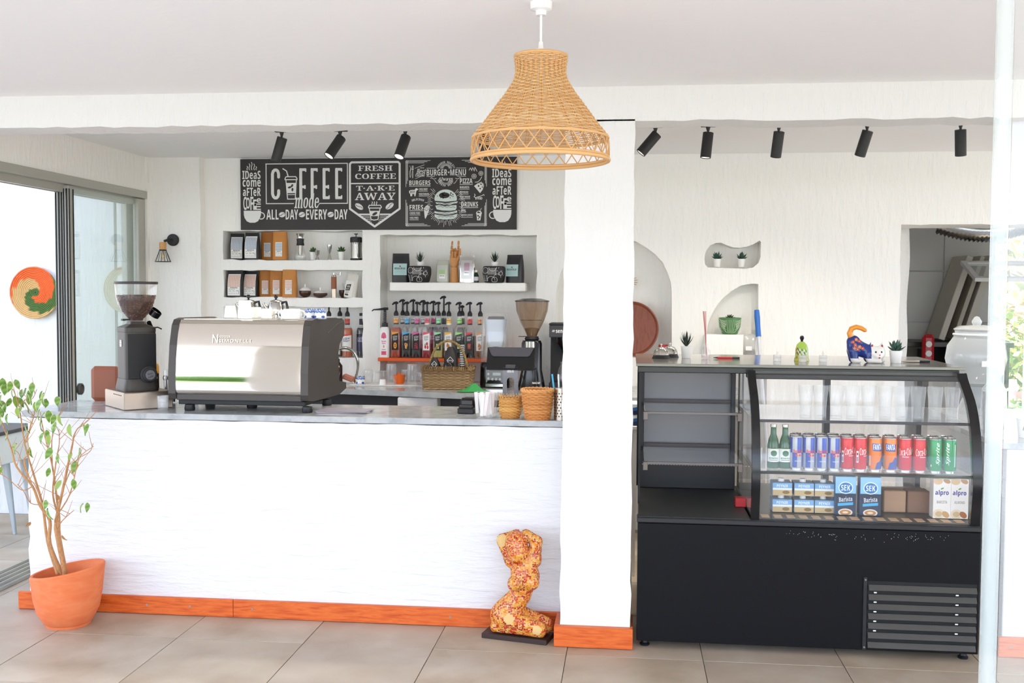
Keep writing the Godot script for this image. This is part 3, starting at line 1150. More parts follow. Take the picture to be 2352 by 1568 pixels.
func arc_text(g: Geo, s: String, ox: float, oy: float, r: float, a0: float, a1: float, w: float, h: float, inward := false):
	for i in s.length():
		if s[i] == " ":
			continue
		var a = deg_to_rad(lerpf(a0, a1, (i + 0.5) / s.length()))
		var keep = g.tf
		var p = Vector2(ox + sin(a) * r, -oy + cos(a) * r)
		g.tf = keep * Transform3D(Basis(Vector3.BACK, -a + (PI if inward else 0.0)), Vector3(p.x, p.y, 0))
		write(g, s[i], Rect2(-w / 2, -h / 2, w, h))
		g.tf = keep

func board_geo(t: Transform3D) -> Geo:
	var g = Geo.new().at(t)
	g.lift = 0.045
	return g

func build_menu_board():
	var x0 = -2.6996
	var x1 = -0.765
	var y0 = 2.0251
	var y1 = 2.5139
	var b = thing("menu_board", "long dark brown cafe menu board with white coffee lettering and burger menu", "menu board", Vector3((x0 + x1) / 2, y0, -7.0675))
	put("panel", Geo.new().box(Vector3(0, (y1 - y0) / 2, 0), Vector3(x1 - x0, y1 - y0, 0.016), 0.001), M.board, b)
	# lettering is laid out in units of 1/3718 of the board's width, y down
	var u = (x1 - x0) / 3728.0
	var vy = (y1 - y0) / 960.0
	var tf = Transform3D(Basis.from_scale(Vector3(u, vy, 0.0007)), Vector3(-(x1 - x0) / 2 - 72.0 * u, (y1 - y0) + 143.0 * vy, 0.0086))
	var g = board_geo(tf)
	var d = board_geo(tf)   # dark details lying on the white ones
	cup_stack(g, 0.0, false)
	put("cup_lettering", g, M.chalk, b)
	g = board_geo(tf)
	for q in [[[425, 210], [1543, 210]], [[1543, 210], [1543, 747]], [[1543, 747], [1170, 747]], [[805, 747], [430, 747]], [[430, 747], [430, 210]]]:
		st(g, q, 12.0)
	st(g, [[602, 388], [602, 345], [592, 310], [572, 292], [548, 292], [528, 310], [517, 345], [517, 615], [528, 650], [548, 670], [572, 670], [592, 650], [602, 615], [602, 572]], 40.0)
	# paper cup with straw standing for the O
	st(g, [[662, 276], [712, 308], [732, 378]], 15.0)
	st(g, [[690, 424], [690, 410], [705, 384], [838, 384], [854, 410], [854, 424], [690, 424]], 13.0)
	st(g, [[702, 426], [724, 686], [830, 686], [846, 426]], 12.0)
	pg(g, [[708, 468], [842, 468], [832, 606], [719, 606]])
	st(g, [[722, 626], [830, 626]], 9.0)
	for q in [[752, 528, 0.3], [786, 506, 1.0], [792, 558, 1.5]]:
		var p = PackedVector2Array()
		for i in 14:
			p.append(Vector2(q[0], -q[1]) + Vector2(cos(TAU * i / 14) * 24, sin(TAU * i / 14) * 14).rotated(q[2]))
		d.sheet(p, 1.0)
	letter_e(g, 886, false)
	letter_e(g, 1042, false)
	letter_e(g, 1205, true)
	letter_e(g, 1376, true)
	tx(g, "mode", 815, 612, 330, 198, "Droid Serif", 0.06)
	st(g, [[1130, 790], [1165, 745]], 9.0)
	tx(g, "ALL", 430, 828, 168, 134)
	tx(g, "DAY", 696, 828, 172, 134)
	tx(g, "EVERY", 976, 828, 288, 134)
	tx(g, "DAY", 1368, 828, 176, 134)
	for x in [647.0, 920.0, 1313.0]:
		bean(g, d, x, 897, 43, 36, 0.1)
	put("coffee_lettering", g, M.chalk, b)
	g = board_geo(tf)
	# shield
	st(g, [[1600, 198], [2228, 198], [2248, 220], [2248, 822], [1911, 1060], [1577, 822], [1577, 220]], 27.0, true)
	st(g, [[1590, 482], [2240, 482]], 17.0)
	tx(g, "FRESH", 1688, 244, 464, 70, "Droid Serif")
	tx(g, "COFFEE", 1648, 350, 550, 72, "Droid Serif")
	tx(g, "T·A·K·E", 1660, 514, 520, 64, "Droid Serif")
	tx(g, "AWAY", 1644, 608, 548, 96, "Droid Serif")
	bean(g, d, 1701, 791, 62, 34, -0.6)
	bean(g, d, 2113, 786, 62, 34, 0.6)
	for i in 3:
		st(g, [[1880 + i * 30, 775], [1872 + i * 30, 755], [1884 + i * 30, 740], [1876 + i * 30, 728]], 9.0)
	st(g, [[1826, 800], [1838, 775], [1990, 775], [2002, 800], [1995, 812], [1832, 812]], 12.0, true)
	st(g, [[1838, 815], [1862, 965], [1905, 974], [1955, 965], [1985, 815]], 12.0)
	pg(g, [[1845, 850], [1982, 850], [1972, 920], [1856, 920]])
	var p2 = PackedVector2Array()
	for i in 16:
		p2.append(Vector2(1913, -889) + Vector2(cos(TAU * i / 16) * 38, sin(TAU * i / 16) * 18).rotated(0.5))
	d.sheet(p2, 1.0)
	st(g, [[1680, 897], [1840, 897]], 20.0)
	st(g, [[1990, 897], [2140, 897]], 20.0)
	for i in 6:
		var y = 922.0 + i * 21.0
		var inset = (y - 885.0) * 1.42
		st(g, [[1690 + inset, y], [1842 + maxf(0.0, inset - 60) * 0.25, y]], 6.0)
		st(g, [[1985 - maxf(0.0, inset - 60) * 0.25, y], [2132 - inset, y]], 6.0)
	put("takeaway_lettering", g, M.chalk, b)
	put("print_details", d, M.board, b).set_meta("kind", "stuff")
	# burger menu, laid out in its own units
	var tf2 = tf * Transform3D(Basis.from_scale(Vector3(0.75, 0.75, 1.0)), Vector3(2234, 0, 0))
	g = board_geo(tf2)
	d = board_geo(tf2)
	for q in [[1, 1], [-1, 1], [1, -1], [-1, -1]]:
		var cx = 845.0 - q[0] * 720.0
		var cy = 824.0 - q[1] * 586.0
		for k in 3:
			st(g, [[cx + q[0] * (10 + k * 14), cy + q[1] * (6 + k * 20)], [cx + q[0] * (440 - k * 55), cy + q[1] * (6 + k * 20)]], 7.0)
			st(g, [[cx + q[0] * (6 + k * 15), cy + q[1] * (10 + k * 14)], [cx + q[0] * (6 + k * 15), cy + q[1] * (470 - k * 55)]], 7.0)
		for r in [22.0, 44.0]:
			var a = []
			for i in 7:
				a.append([cx + q[0] * cos(PI / 2 * i / 6.0) * r, cy + q[1] * sin(PI / 2 * i / 6.0) * r])
			st(g, a, 6.0)
	arc_text(g, "PREMIUM QUALITY", 843, 420, 148, -78, 78, 20, 36)
	for i in 25:
		var a = -PI / 2 + PI * i / 24.0
		st(g, [[843 + sin(a) * 50, 385 - cos(a) * 46], [843 + sin(a) * 105, 385 - cos(a) * 90]], 4.0)
	for y in [380.0, 526.0]:
		st(g, [[500, y], [660 if y < 400 else 640, y]], 8.0)
		st(g, [[1025 if y < 400 else 1040, y], [1195, y]], 8.0)
	tx(g, "BURGER", 500, 402, 366, 108)
	tx(g, "MENU", 918, 402, 278, 108)
	var star = []
	for i in 10:
		var r = 22.0 if i % 2 == 0 else 9.0
		star.append([891 + sin(TAU * i / 10.0) * r, 455 - cos(TAU * i / 10.0) * r])
	pg(g, star)
	tx(g, "Always", 690, 540, 260, 82, "Droid Serif", 0.1)
	for e in [-1.0, 1.0]:
		st(g, [[840 + e * 270, 560], [840 + e * 250, 548], [840 + e * 235, 560], [840 + e * 215, 574], [840 + e * 170, 562]], 8.0)
		st(g, [[840 + e * 200, 590], [840 + e * 165, 640], [840 + e * 140, 655]], 7.0)
	for i in 23:
		var a = deg_to_rad(lerpf(-72, 72, i / 22.0))
		st(g, [[840 + sin(a) * 80, 575 + cos(a) * 66], [840 + sin(a) * 140, 575 + cos(a) * 98]], 4.0)
	arc_text(g, "FRESH MEAT", 840, 550, 140, 242, 118, 20, 34, true)
	tx(g, "Best", 312, 390, 160, 90, "Droid Serif", 0.15)
	tx(g, "CUISINE", 298, 485, 165, 42)
	tx(g, "with the", 380, 360, 75, 22, "Droid Serif")
	for q in [[[292, 380], [460, 318]], [[300, 562], [468, 500]]]:
		st(g, q, 6.0)
	# fork and knife
	st(g, [[252, 548], [252, 420]], 12.0)
	for i in 3:
		st(g, [[240 + i * 11, 335], [241 + i * 11, 400]], 6.0)
	st(g, [[240, 402], [263, 402]], 12.0)
	st(g, [[200, 335], [216, 380], [196, 460], [206, 545], [222, 500], [212, 430], [224, 380]], 6.0)
	for q in [["BURGERS", 190, 596, 376, 82], ["FRIES", 196, 1030, 242, 84], ["PIZZA", 1090, 566, 222, 88], ["DRINKS", 1116, 980, 294, 84]]:
		tx(g, q[0], q[1], q[2], q[3], q[4])
		st(g, [[q[1], q[2] + q[4] + 18], [q[1] + q[3], q[2] + q[4] + 18]], 9.0)
	for q in [["CHILI BEEF", 362, 732, 156, 36], ["VEGETARIAN", 362, 820, 178, 34], ["CHEESE FRIES", 198, 1158, 186, 34], ["CHILI FRIES", 198, 1242, 156, 34], ["MARGARITA", 1088, 702, 168, 34], ["PEPPERONI", 1088, 790, 150, 34], ["VEGETARIAN", 1088, 872, 180, 34], ["BEER", 1116, 1112, 76, 34], ["FRESH JUICE", 1116, 1198, 200, 36]]:
		tx(g, q[0], q[1], q[2], q[3], q[4])
		st(g, [[q[1] + 2, q[2] + 52], [q[1] + q[3], q[2] + 52]], 8.0)
	arc_text(g, "DELICIOUS", 345, 1180, 250, -26, 26, 20, 34)
	arc_text(g, "FOOD", 1425, 1120, 205, -17, 17, 30, 42)
	st(g, [[1345, 840], [1362, 860], [1340, 890], [1370, 905], [1480, 870], [1510, 850], [1520, 870]], 9.0)
	# cow
	pg(g, [[188, 780], [215, 765], [290, 762], [300, 738], [330, 732], [350, 760], [318, 778], [308, 830], [300, 875], [284, 875], [280, 836], [244, 836], [240, 875], [212, 875], [206, 830], [190, 820]])
	write(d, "BEEF", Rect2(208, -822, 86, 42), 1.0)
	# pizza slice, chilli, tomatoes, cone of fries, drink
	pg(g, [[1340, 700], [1400, 655], [1470, 628], [1505, 660], [1512, 700], [1490, 770], [1445, 826]])
	for q in [[1420, 700, 16], [1462, 672, 14], [1448, 748, 14], [1482, 720, 10]]:
		d.disc(Vector2(q[0], -q[1]), q[2], 1.0, 12)
	d.stroke([Vector2(1405, -668), Vector2(1478, -640), Vector2(1498, -672), Vector2(1490, -735)], 5.0, 1.0)
	st(g, [[1360, 632], [1400, 630], [1440, 600], [1475, 540]], 10.0)
	for q in [[1338, 528, 40], [1460, 478, 38]]:
		var a = []
		for i in 20:
			a.append([q[0] + cos(TAU * i / 20) * q[2], q[1] + sin(TAU * i / 20) * q[2]])
		st(g, a, 7.0, true)
		for i in 6:
			st(g, [[q[0] + cos(TAU * i / 6) * 10, q[1] + sin(TAU * i / 6) * 10], [q[0] + cos(TAU * i / 6) * 26, q[1] + sin(TAU * i / 6) * 26]], 8.0)
	for i in 3:
		st(g, [[1250 + i * 45, 420 + i * 8], [1275 + i * 40, 380 - i * 6], [1300 + i * 45, 430 + i * 5]], 9.0)
	pg(g, [[450, 1098], [485, 1050], [520, 1032], [556, 1062], [545, 1130], [482, 1278], [468, 1260]])
	d.stroke([Vector2(455, -1108), Vector2(500, -1135), Vector2(552, -1095)], 7.0, 1.0)
	for i in 4:
		d.stroke([Vector2(480 + i * 18, -1110 + i * 4), Vector2(486 + i * 18, -1065 + i * 4)], 4.0, 1.0)
	pg(g, [[1376, 1180], [1392, 1148], [1428, 1136], [1464, 1148], [1480, 1180], [1472, 1196], [1452, 1308], [1395, 1308], [1384, 1196]])
	st(g, [[1448, 1140], [1470, 1095]], 8.0)
	for q in [[1415, 1165, 18], [1440, 1170, 12], [1412, 1225, 16], [1436, 1250, 16], [1418, 1280, 12]]:
		d.disc(Vector2(q[0], -q[1]), q[2], 1.0, 10)
	# burger with rays
	for i in 72:
		var a = TAU * i / 72.0
		if absf(sin(a)) < 0.35 and cos(a) > 0.93:
			continue
		var r0 = 262.0 + 26.0 * sin(i * 2.1) + absf(cos(a)) * 18.0
		if cos(a) > 0.2 and absf(sin(a)) < 0.62:
			continue
		var r1 = r0 + 70.0 + 26.0 * cos(i * 1.7)
		st(g, [[840 + sin(a) * r0, 1020 - cos(a) * r0 * 1.02], [840 + sin(a) * r1, 1020 - cos(a) * r1 * 1.02]], 6.0)
	put("burger_menu_lettering", g, M.chalk, b)
	g = board_geo(tf2)
	var bun = []
	for i in 21:
		var a = PI + PI * i / 20.0
		bun.append([838 + cos(a) * 200, 930 + sin(a) * 172])
	bun.append([1030, 958])
	bun.append([840, 975])
	bun.append([648, 958])
	pg(g, bun)
	pg(g, [[655, 985], [740, 990], [850, 1005], [960, 985], [1055, 970], [1040, 1000], [930, 1030], [800, 1025], [680, 1015]])
	pg(g, [[655, 1045], [720, 1035], [830, 1055], [960, 1040], [1030, 1035], [1032, 1090], [1010, 1125], [920, 1135], [780, 1130], [680, 1110]])
	pg(g, [[638, 1140], [700, 1155], [840, 1165], [980, 1150], [1040, 1130], [1045, 1165], [960, 1195], [840, 1205], [720, 1195], [645, 1175]])
	pg(g, [[640, 1195], [720, 1215], [840, 1225], [960, 1215], [1042, 1190], [1035, 1245], [980, 1280], [840, 1292], [700, 1280], [648, 1245]])
	put("burger_drawing", g, M.chalk_green, b)
	for i in 34:
		var a = rng.randf_range(PI * 1.08, PI * 1.92)
		var r = rng.randf_range(0.25, 0.86)
		d.disc(Vector2(838 + cos(a) * 190 * r, -(930 + sin(a) * 165 * r)), 7.0, 1.0, 8, 12.0, 0.0)
	var dk = PackedVector2Array()
	for i in 18:
		dk.append(Vector2(815 + cos(TAU * i / 18) * 96, -(862 + sin(TAU * i / 18) * 52)))
	d.sheet(dk, 1.0)
	for q in [[660, 1012, 1040, 1012], [690, 1060, 1010, 1075], [650, 1185, 1040, 1180], [700, 1240, 990, 1240]]:
		var a = []
		for i in 15:
			a.append(Vector2(lerpf(q[0], q[2], i / 14.0), -(lerpf(q[1], q[3], i / 14.0) + sin(i * 1.9) * 9)))
		d.stroke(a, 7.0, 1.0)
	put("drawing_details", d, M.board, b).set_meta("kind", "stuff")
	g = board_geo(tf * Transform3D(Basis(), Vector3(3380, 0, 0)))
	cup_stack(g, -4.0, true)
	put("cup_lettering", g, M.chalk, b)

func build_fixtures():
	M.cane_tint = tinted(0.55)
	M.cane_tint.backlight_enabled = true
	M.cane_tint.backlight = Color(0.55, 0.45, 0.3)
	M.cane_tint.albedo_color = Color(1, 1, 1)
	M.spot = mat("#262625", 0.5, 0.1)
	M.lens = mat("#e9e4da", 0.25)
	M.lens.emission_enabled = true
	M.lens.emission = Color(1.0, 0.96, 0.9)
	M.lens.emission_energy_multiplier = 0.4  # lens glow added to go with the spots' fill light
	M.oak = mat("#cb9556", 0.5)
	M.straw = tinted(0.8)
	M.board = mat("#2e2826", 0.55)
	M.chalk = mat("#e4e2dd", 0.7)
	M.chalk_green = mat("#d3ddd5", 0.7)
	build_menu_board()
	build_pendant(Vector3(-0.2856, 2.515, -3.3203), "wicker pendant lamp with open lattice rim hanging before the pillar", 0.167)
	var z = -5.715
	var spots = [[-1.944, Vector3(-0.32, -0.9, -0.12), "spotlight leaning away, hung above the word IDEAS end of the menu board"], [-1.609, Vector3(-0.42, -0.82, 0.42), "tilted spotlight showing its lens, hung above the board's shield edge"], [-1.24, Vector3(-0.2, -0.86, 0.42), "nearly upright spotlight showing its lens, hung above the burger menu"], [-0.804, Vector3(0.1, -0.95, -0.2), "spotlight half hidden behind the wicker pendant lamp"], [0.129, Vector3(-0.62, -0.74, 0.06), "strongly slanted black spotlight next to the pillar"], [0.408, Vector3(-0.1, -0.99, 0.05), "straight hanging black spotlight, second from the pillar"], [0.778, Vector3(-0.07, -0.93, -0.33), "black spotlight showing its top, third from the pillar"], [1.232, Vector3(-0.22, -0.92, -0.3), "leaning black spotlight showing its top, fourth from the pillar"], [1.704, Vector3(0.1, -0.97, -0.22), "black spotlight farthest from the pillar"]]
	for s in spots:
		build_track_spot(Vector3(s[0], 2.524, z), s[1].normalized(), s[2])
	var tr = Geo.new()
	solo("light_track", span(tr, Vector3(-2.4, 2.519, -5.73), Vector3(2.3, 2.524, -5.70)), M.spot, "thin black track on the bar ceiling holding the spotlights", "light track")
	build_sconce(Vector3(-3.1625, 1.9521, -6.995))
	build_plate(Vector3(-4.176, 1.5833, -6.99), 0.187, "orange, tan and green coiled wall plate on the yard wall", "#e8642a", "#d3a768", "#4e6a2e", 0.45)
	build_plate(Vector3(-3.5021, 1.6082, -6.99), 0.165, "pale straw coloured coiled wall plate behind the door glass", "#d9c9a2", "#e6dcbf", "#c79a7c", 0.2)


# ---------------------------------------------------------------- things on the front counter

func ring(r: float, y: float, n := 32, rz := -1.0) -> Array:
	var p = []
	for s in n:
		p.append(Vector3(cos(TAU * s / n) * r, y, sin(TAU * s / n) * (r if rz < 0.0 else rz)))
	return p

func build_knock_box():
	var t = thing("knock_box", "low brushed steel drawer box under the coffee grinder", "box", Vector3(-2.5604, 0.999, -4.9705) + Vector3(0.025, 0, -0.202), PI / 4)
	put("body", Geo.new().box(Vector3(0, 0.044, 0), Vector3(0.25, 0.088, 0.30), 0.004), mat("#a5978a", 0.36, 1.0), t)
	var g = Geo.new()
	for i in 6:
		g.box(Vector3(-0.1255 , 0.0725, 0.105 - i * 0.022), Vector3(0.0012, 0.004, 0.012))
	var o = put("vent_slots", g, M.rubber, t)
	o.set_meta("kind", "stuff")

func build_grinder(pos: Vector3):
	var t = thing("coffee_grinder", "tall black coffee grinder with clear bean hopper on steel box", "coffee grinder", pos, PI / 4)
	var body_m = mat("#3c3732", 0.42, 0.35)
	put("base", Geo.new().lathe([Vector2(0, 0), Vector2(0.088, 0), Vector2(0.09, 0.012), Vector2(0.08, 0.064), Vector2(0, 0.064)], 32, 38, Vector3.ZERO, 9.0), body_m, t)
	put("body", Geo.new().lathe([Vector2(0, 0.065), Vector2(0.079, 0.065), Vector2(0.079, 0.303), Vector2(0.0, 0.303)], 32, 38, Vector3.ZERO, 9.0), body_m, t)
	put("head", Geo.new().lathe([Vector2(0, 0.304), Vector2(0.08, 0.304), Vector2(0.08, 0.326), Vector2(0.042, 0.343), Vector2(0.038, 0.356), Vector2(0, 0.356)], 32, 38, Vector3.ZERO, 9.0), body_m, t)
	put("side_panel", Geo.new().box(Vector3(0.0, 0.18, 0.080), Vector3(0.145, 0.23, 0.004), 0.002), mat("#0b0b0c", 0.55), t)
	put("badge", span(Geo.new(), Vector3(-0.0825, 0.228, -0.012), Vector3(-0.0795, 0.262, 0.012), 0.001), M.white_gloss, t)
	var bd = Geo.new().at(Transform3D(Basis(Vector3.UP, -PI / 2), Vector3(-0.0828, 0.245, 0)))
	bd.stroke([Vector2(-0.007, 0.012), Vector2(0.007, 0.012), Vector2(0.007, 0.006)], 0.003)
	bd.stroke([Vector2(-0.006, -0.002), Vector2(0.0, 0.003), Vector2(0.005, -0.002), Vector2(-0.002, -0.006)], 0.003)
	bd.stroke([Vector2(-0.007, -0.012), Vector2(0.007, -0.012)], 0.002)
	var mk = put("badge_mark", bd, M.black, t)
	mk.set_meta("kind", "stuff")
	var dial = put("dial", Geo.new().at(Transform3D(Basis(Vector3.RIGHT, PI / 2), Vector3(0.03, 0.085, 0.079))).lathe([Vector2(0.044, 0), Vector2(0.044, 0.012), Vector2(0.036, 0.016), Vector2(0.036, 0.03), Vector2(0.032, 0.034), Vector2(0, 0.034)], 28), M.black_soft, t)
	put("dial_face", Geo.new().at(Transform3D(Basis(Vector3.RIGHT, PI / 2), Vector3(0.03, 0.085, 0.1131))).lathe([Vector2(0.025, 0), Vector2(0.024, 0.0012), Vector2(0, 0.0012)], 24), M.grey, dial)
	var lg = Geo.new().at(Transform3D(Basis(Vector3.BACK, 0.25), Vector3(0.03, 0.085, 0.1146)))
	write(lg, "hey", Rect2(-0.013, 0.0, 0.026, 0.012), 0.0, "Droid Serif", 700)
	write(lg, "cafe", Rect2(-0.014, -0.014, 0.028, 0.011), 0.0, "Droid Serif", 700)
	put("dial_lettering", lg, M.black, dial)
	# hopper
	var hop = put("hopper", Geo.new().lathe([Vector2(0.036, 0.357), Vector2(0.04, 0.372), Vector2(0.066, 0.40), Vector2(0.088, 0.437), Vector2(0.098, 0.475), Vector2(0.104, 0.535), Vector2(0.105, 0.548)], 36), pane("#f3efe6", 0.03), t)
	put("lid", Geo.new().lathe([Vector2(0, 0.548), Vector2(0.1085, 0.548), Vector2(0.1095, 0.555), Vector2(0.1085, 0.561), Vector2(0, 0.563)], 36), mat("#201512", 0.4), hop)
	var beans = Geo.new()
	beans.tint(lin("#3b1d10"))
	beans.lathe([Vector2(0, 0.360), Vector2(0.033, 0.360), Vector2(0.037, 0.373), Vector2(0.062, 0.401), Vector2(0.083, 0.438), Vector2(0.092, 0.47), Vector2(0.094, 0.487), Vector2(0.06, 0.494), Vector2(0, 0.489)], 28)
	for i in 520:
		var y = 0.372 + 0.118 * pow(rng.randf(), 0.8)
		var r = 0.036 + (0.062 - 0.037) * clampf((y - 0.373) / 0.028, 0, 1) + (0.083 - 0.062) * clampf((y - 0.401) / 0.037, 0, 1) + 0.012 * clampf((y - 0.438) / 0.045, 0, 1)
		if i % 5 == 0:
			y = 0.489
			r = rng.randf() * 0.09
		var a = rng.randf() * TAU
		beans.tint(lin("#6b3518").lerp(lin("#32150b"), rng.randf()))
		beans.at(Transform3D(Basis.from_euler(Vector3(rng.randf() * 6.0, rng.randf() * 6.0, 0)), Vector3(cos(a) * r, y, sin(a) * r)))
		beans.ball(Vector3.ZERO, Vector3(0.0055, 0.0036, 0.0038), 6, 4)
	put("coffee_beans", beans, tinted(0.35), hop).set_meta("kind", "stuff")
	put("slide_lever", span(Geo.new(), Vector3(-0.075, 0.362, -0.01), Vector3(-0.035, 0.37, 0.012), 0.002).box(Vector3(-0.077, 0.366, 0.03), Vector3(0.014, 0.01, 0.03), 0.002), M.black, t)
	# tamper ring and spout at the far side
	put("funnel", Geo.new().at(Transform3D(Basis.from_euler(Vector3(0.5, 0, -0.5)), Vector3(0.09, 0.385, -0.02))).lathe([Vector2(0.026, 0), Vector2(0.034, 0.004), Vector2(0.034, 0.034), Vector2(0.03, 0.036), Vector2(0.029, 0.006), Vector2(0, 0.006)], 24), M.black_gloss, t)
	put("spout", Geo.new().tube([Vector3(0.075, 0.35, -0.03), Vector3(0.095, 0.32, -0.05), Vector3(0.09, 0.27, -0.06), Vector3(0.11, 0.24, -0.07)], 0.012, 8), M.black_gloss, t)
	put("dosing_lever", Geo.new().tube([Vector3(0.07, 0.318, -0.05), Vector3(0.13, 0.322, -0.05), Vector3(0.15, 0.312, -0.05)], 0.004, 6), M.black, t)

func build_espresso_machine():
	var t = thing("espresso_machine", "wide espresso machine with mirror polished back panel and charcoal frame", "espresso machine", Vector3(-1.935, 0.999, -5.0))
	var frame = mat("#48433f", 0.45, 0.25)
	# profile in (depth, height): depth grows away from the guests
	var outer = [Vector2(0.085, 0.052), Vector2(0.012, 0.062), Vector2(0.0, 0.09), Vector2(0.002, 0.2), Vector2(0.02, 0.33), Vector2(0.05, 0.43), Vector2(0.075, 0.458), Vector2(0.13, 0.466), Vector2(0.50, 0.462), Vector2(0.655, 0.446), Vector2(0.672, 0.425), Vector2(0.66, 0.36), Vector2(0.57, 0.315), Vector2(0.55, 0.27), Vector2(0.56, 0.115), Vector2(0.70, 0.095), Vector2(0.705, 0.062), Vector2(0.56, 0.04)]
	var poly = PackedVector2Array()
	for p in outer:
		poly.append(Vector2(-p.x, p.y))
	for sgn in [-1.0, 1.0]:
		var g = Geo.new()
		# extrude along x: map sheet x -> z, sheet z -> x
		g.at(Transform3D(Basis(Vector3(0, 0, 1), Vector3(0, 1, 0), Vector3(-1, 0, 0)), Vector3(sgn * 0.342 + (-0.019 if sgn > 0 else -0.019), 0, 0)))
		g.sheet(poly, 0.0, 0.038)
		put("side_panel", g, frame, t)
	var pts = [Vector2(0.012, 0.088), Vector2(0.004, 0.11), Vector2(0.006, 0.2), Vector2(0.023, 0.33), Vector2(0.05, 0.42), Vector2(0.068, 0.446), Vector2(0.1, 0.459), Vector2(0.14, 0.462), Vector2(0.5, 0.458)]
	var g2 = Geo.new()
	g2.surf(func(a: float, b: float) -> Vector3:
		var k = b * 8.0
		var i = mini(int(k), 7)
		var q: Vector2 = pts[i].cubic_interpolate(pts[i + 1], pts[maxi(i - 1, 0)], pts[mini(i + 2, 8)], k - i)
		return Vector3(lerpf(-0.324, 0.324, a), q.y, -q.x - 0.012 * (1.0 - pow(2.0 * a - 1.0, 2.0)) * 0.35), 40, 64)
	put("polished_panel", g2, M.mirror, t)
	put("lower_band", span(Geo.new(), Vector3(-0.324, 0.055, -0.5), Vector3(0.324, 0.088, -0.012), 0.004), frame, t)
	put("under_tray", span(Geo.new(), Vector3(-0.33, 0.03, -0.52), Vector3(0.33, 0.054, -0.05), 0.003), M.black, t)
	put("working_back", span(Geo.new(), Vector3(-0.324, 0.09, -0.50), Vector3(0.324, 0.45, -0.46), 0.003), M.steel_brushed, t)
	put("drip_tray", span(Geo.new(), Vector3(-0.33, 0.06, -0.72), Vector3(0.33, 0.10, -0.56), 0.004), M.steel_brushed, t)
	put("cup_deck", span(Geo.new(), Vector3(-0.324, 0.444, -0.5), Vector3(0.324, 0.457, -0.12), 0.002), M.steel_brushed, t)
	# accent line on the flank
	put("accent_strip", Geo.new().tube([Vector3(0.3635, 0.443, -0.655), Vector3(0.3635, 0.425, -0.5), Vector3(0.3635, 0.385, -0.33)], 0.002, 6), M.steel, t)
	for p in [Vector3(-0.27, 0, -0.05), Vector3(0.345, 0, -0.04), Vector3(-0.30, 0, -0.38), Vector3(0.345, 0, -0.38), Vector3(-0.0, 0, -0.2)]:
		put("foot", Geo.new().lathe([Vector2(0, 0), Vector2(0.024, 0), Vector2(0.027, 0.008), Vector2(0.024, 0.03), Vector2(0, 0.034)], 18, 38, p), M.black, t)
	# raised chrome lettering
	var l = Geo.new().at(Transform3D(Basis(Vector3.RIGHT, -0.16), Vector3(0, 0, -0.012)))
	write(l, "NUOVA", Rect2(-0.052, 0.362, 0.06, 0.013), -0.008)
	write(l, "SIMONELLI", Rect2(-0.052, 0.340, 0.17, 0.016), -0.006)
	for q in [[Vector2(-0.082, 0.338), Vector2(-0.082, 0.378)], [Vector2(-0.082, 0.378), Vector2(-0.058, 0.338)], [Vector2(-0.058, 0.338), Vector2(-0.058, 0.378)]]:
		l.stroke(q, 0.006, -0.006)
	var plate = put("maker_letters", l, mat("#d8cfc2", 0.3, 0.8), t)
	plate.position = Vector3(-0.055, 0.012, 0.045)

func build_cup(called: String, prof: Array, pos: Vector3, label: String, group := "", handles := 0, m = null, turn := 0.0):
	var t = thing(called, label, "cup", pos, turn, group)
	put("bowl", Geo.new().lathe(prof, 28), M.white_gloss if m == null else m, t)
	for k in handles:
		var s = 1.0 if k == 0 else -1.0
		var r0: float = prof[prof.size() / 2].x * 0.92
		var y0: float = prof[prof.size() - 1].y
		put("handle", Geo.new().tube([Vector3(s * r0, y0 * 0.82, 0), Vector3(s * (r0 + y0 * 0.35), y0 * 0.78, 0), Vector3(s * (r0 + y0 * 0.5), y0 * 0.45, 0), Vector3(s * (r0 + y0 * 0.42), y0 * 0.16, 0), Vector3(s * (r0 * 1.05), y0 * 0.12, 0)], y0 * 0.075, 8), M.white_gloss if m == null else m, t)
	return t

func inverted(r_rim: float, r_base: float, h: float) -> Array:
	return [Vector2(r_rim * 0.92, 0.002), Vector2(r_rim, 0.0), Vector2(r_rim, 0.004), Vector2(lerpf(r_rim, r_base, 0.5), h * 0.5), Vector2(r_base * 1.02, h * 0.9), Vector2(r_base * 0.93, h), Vector2(0, h)]

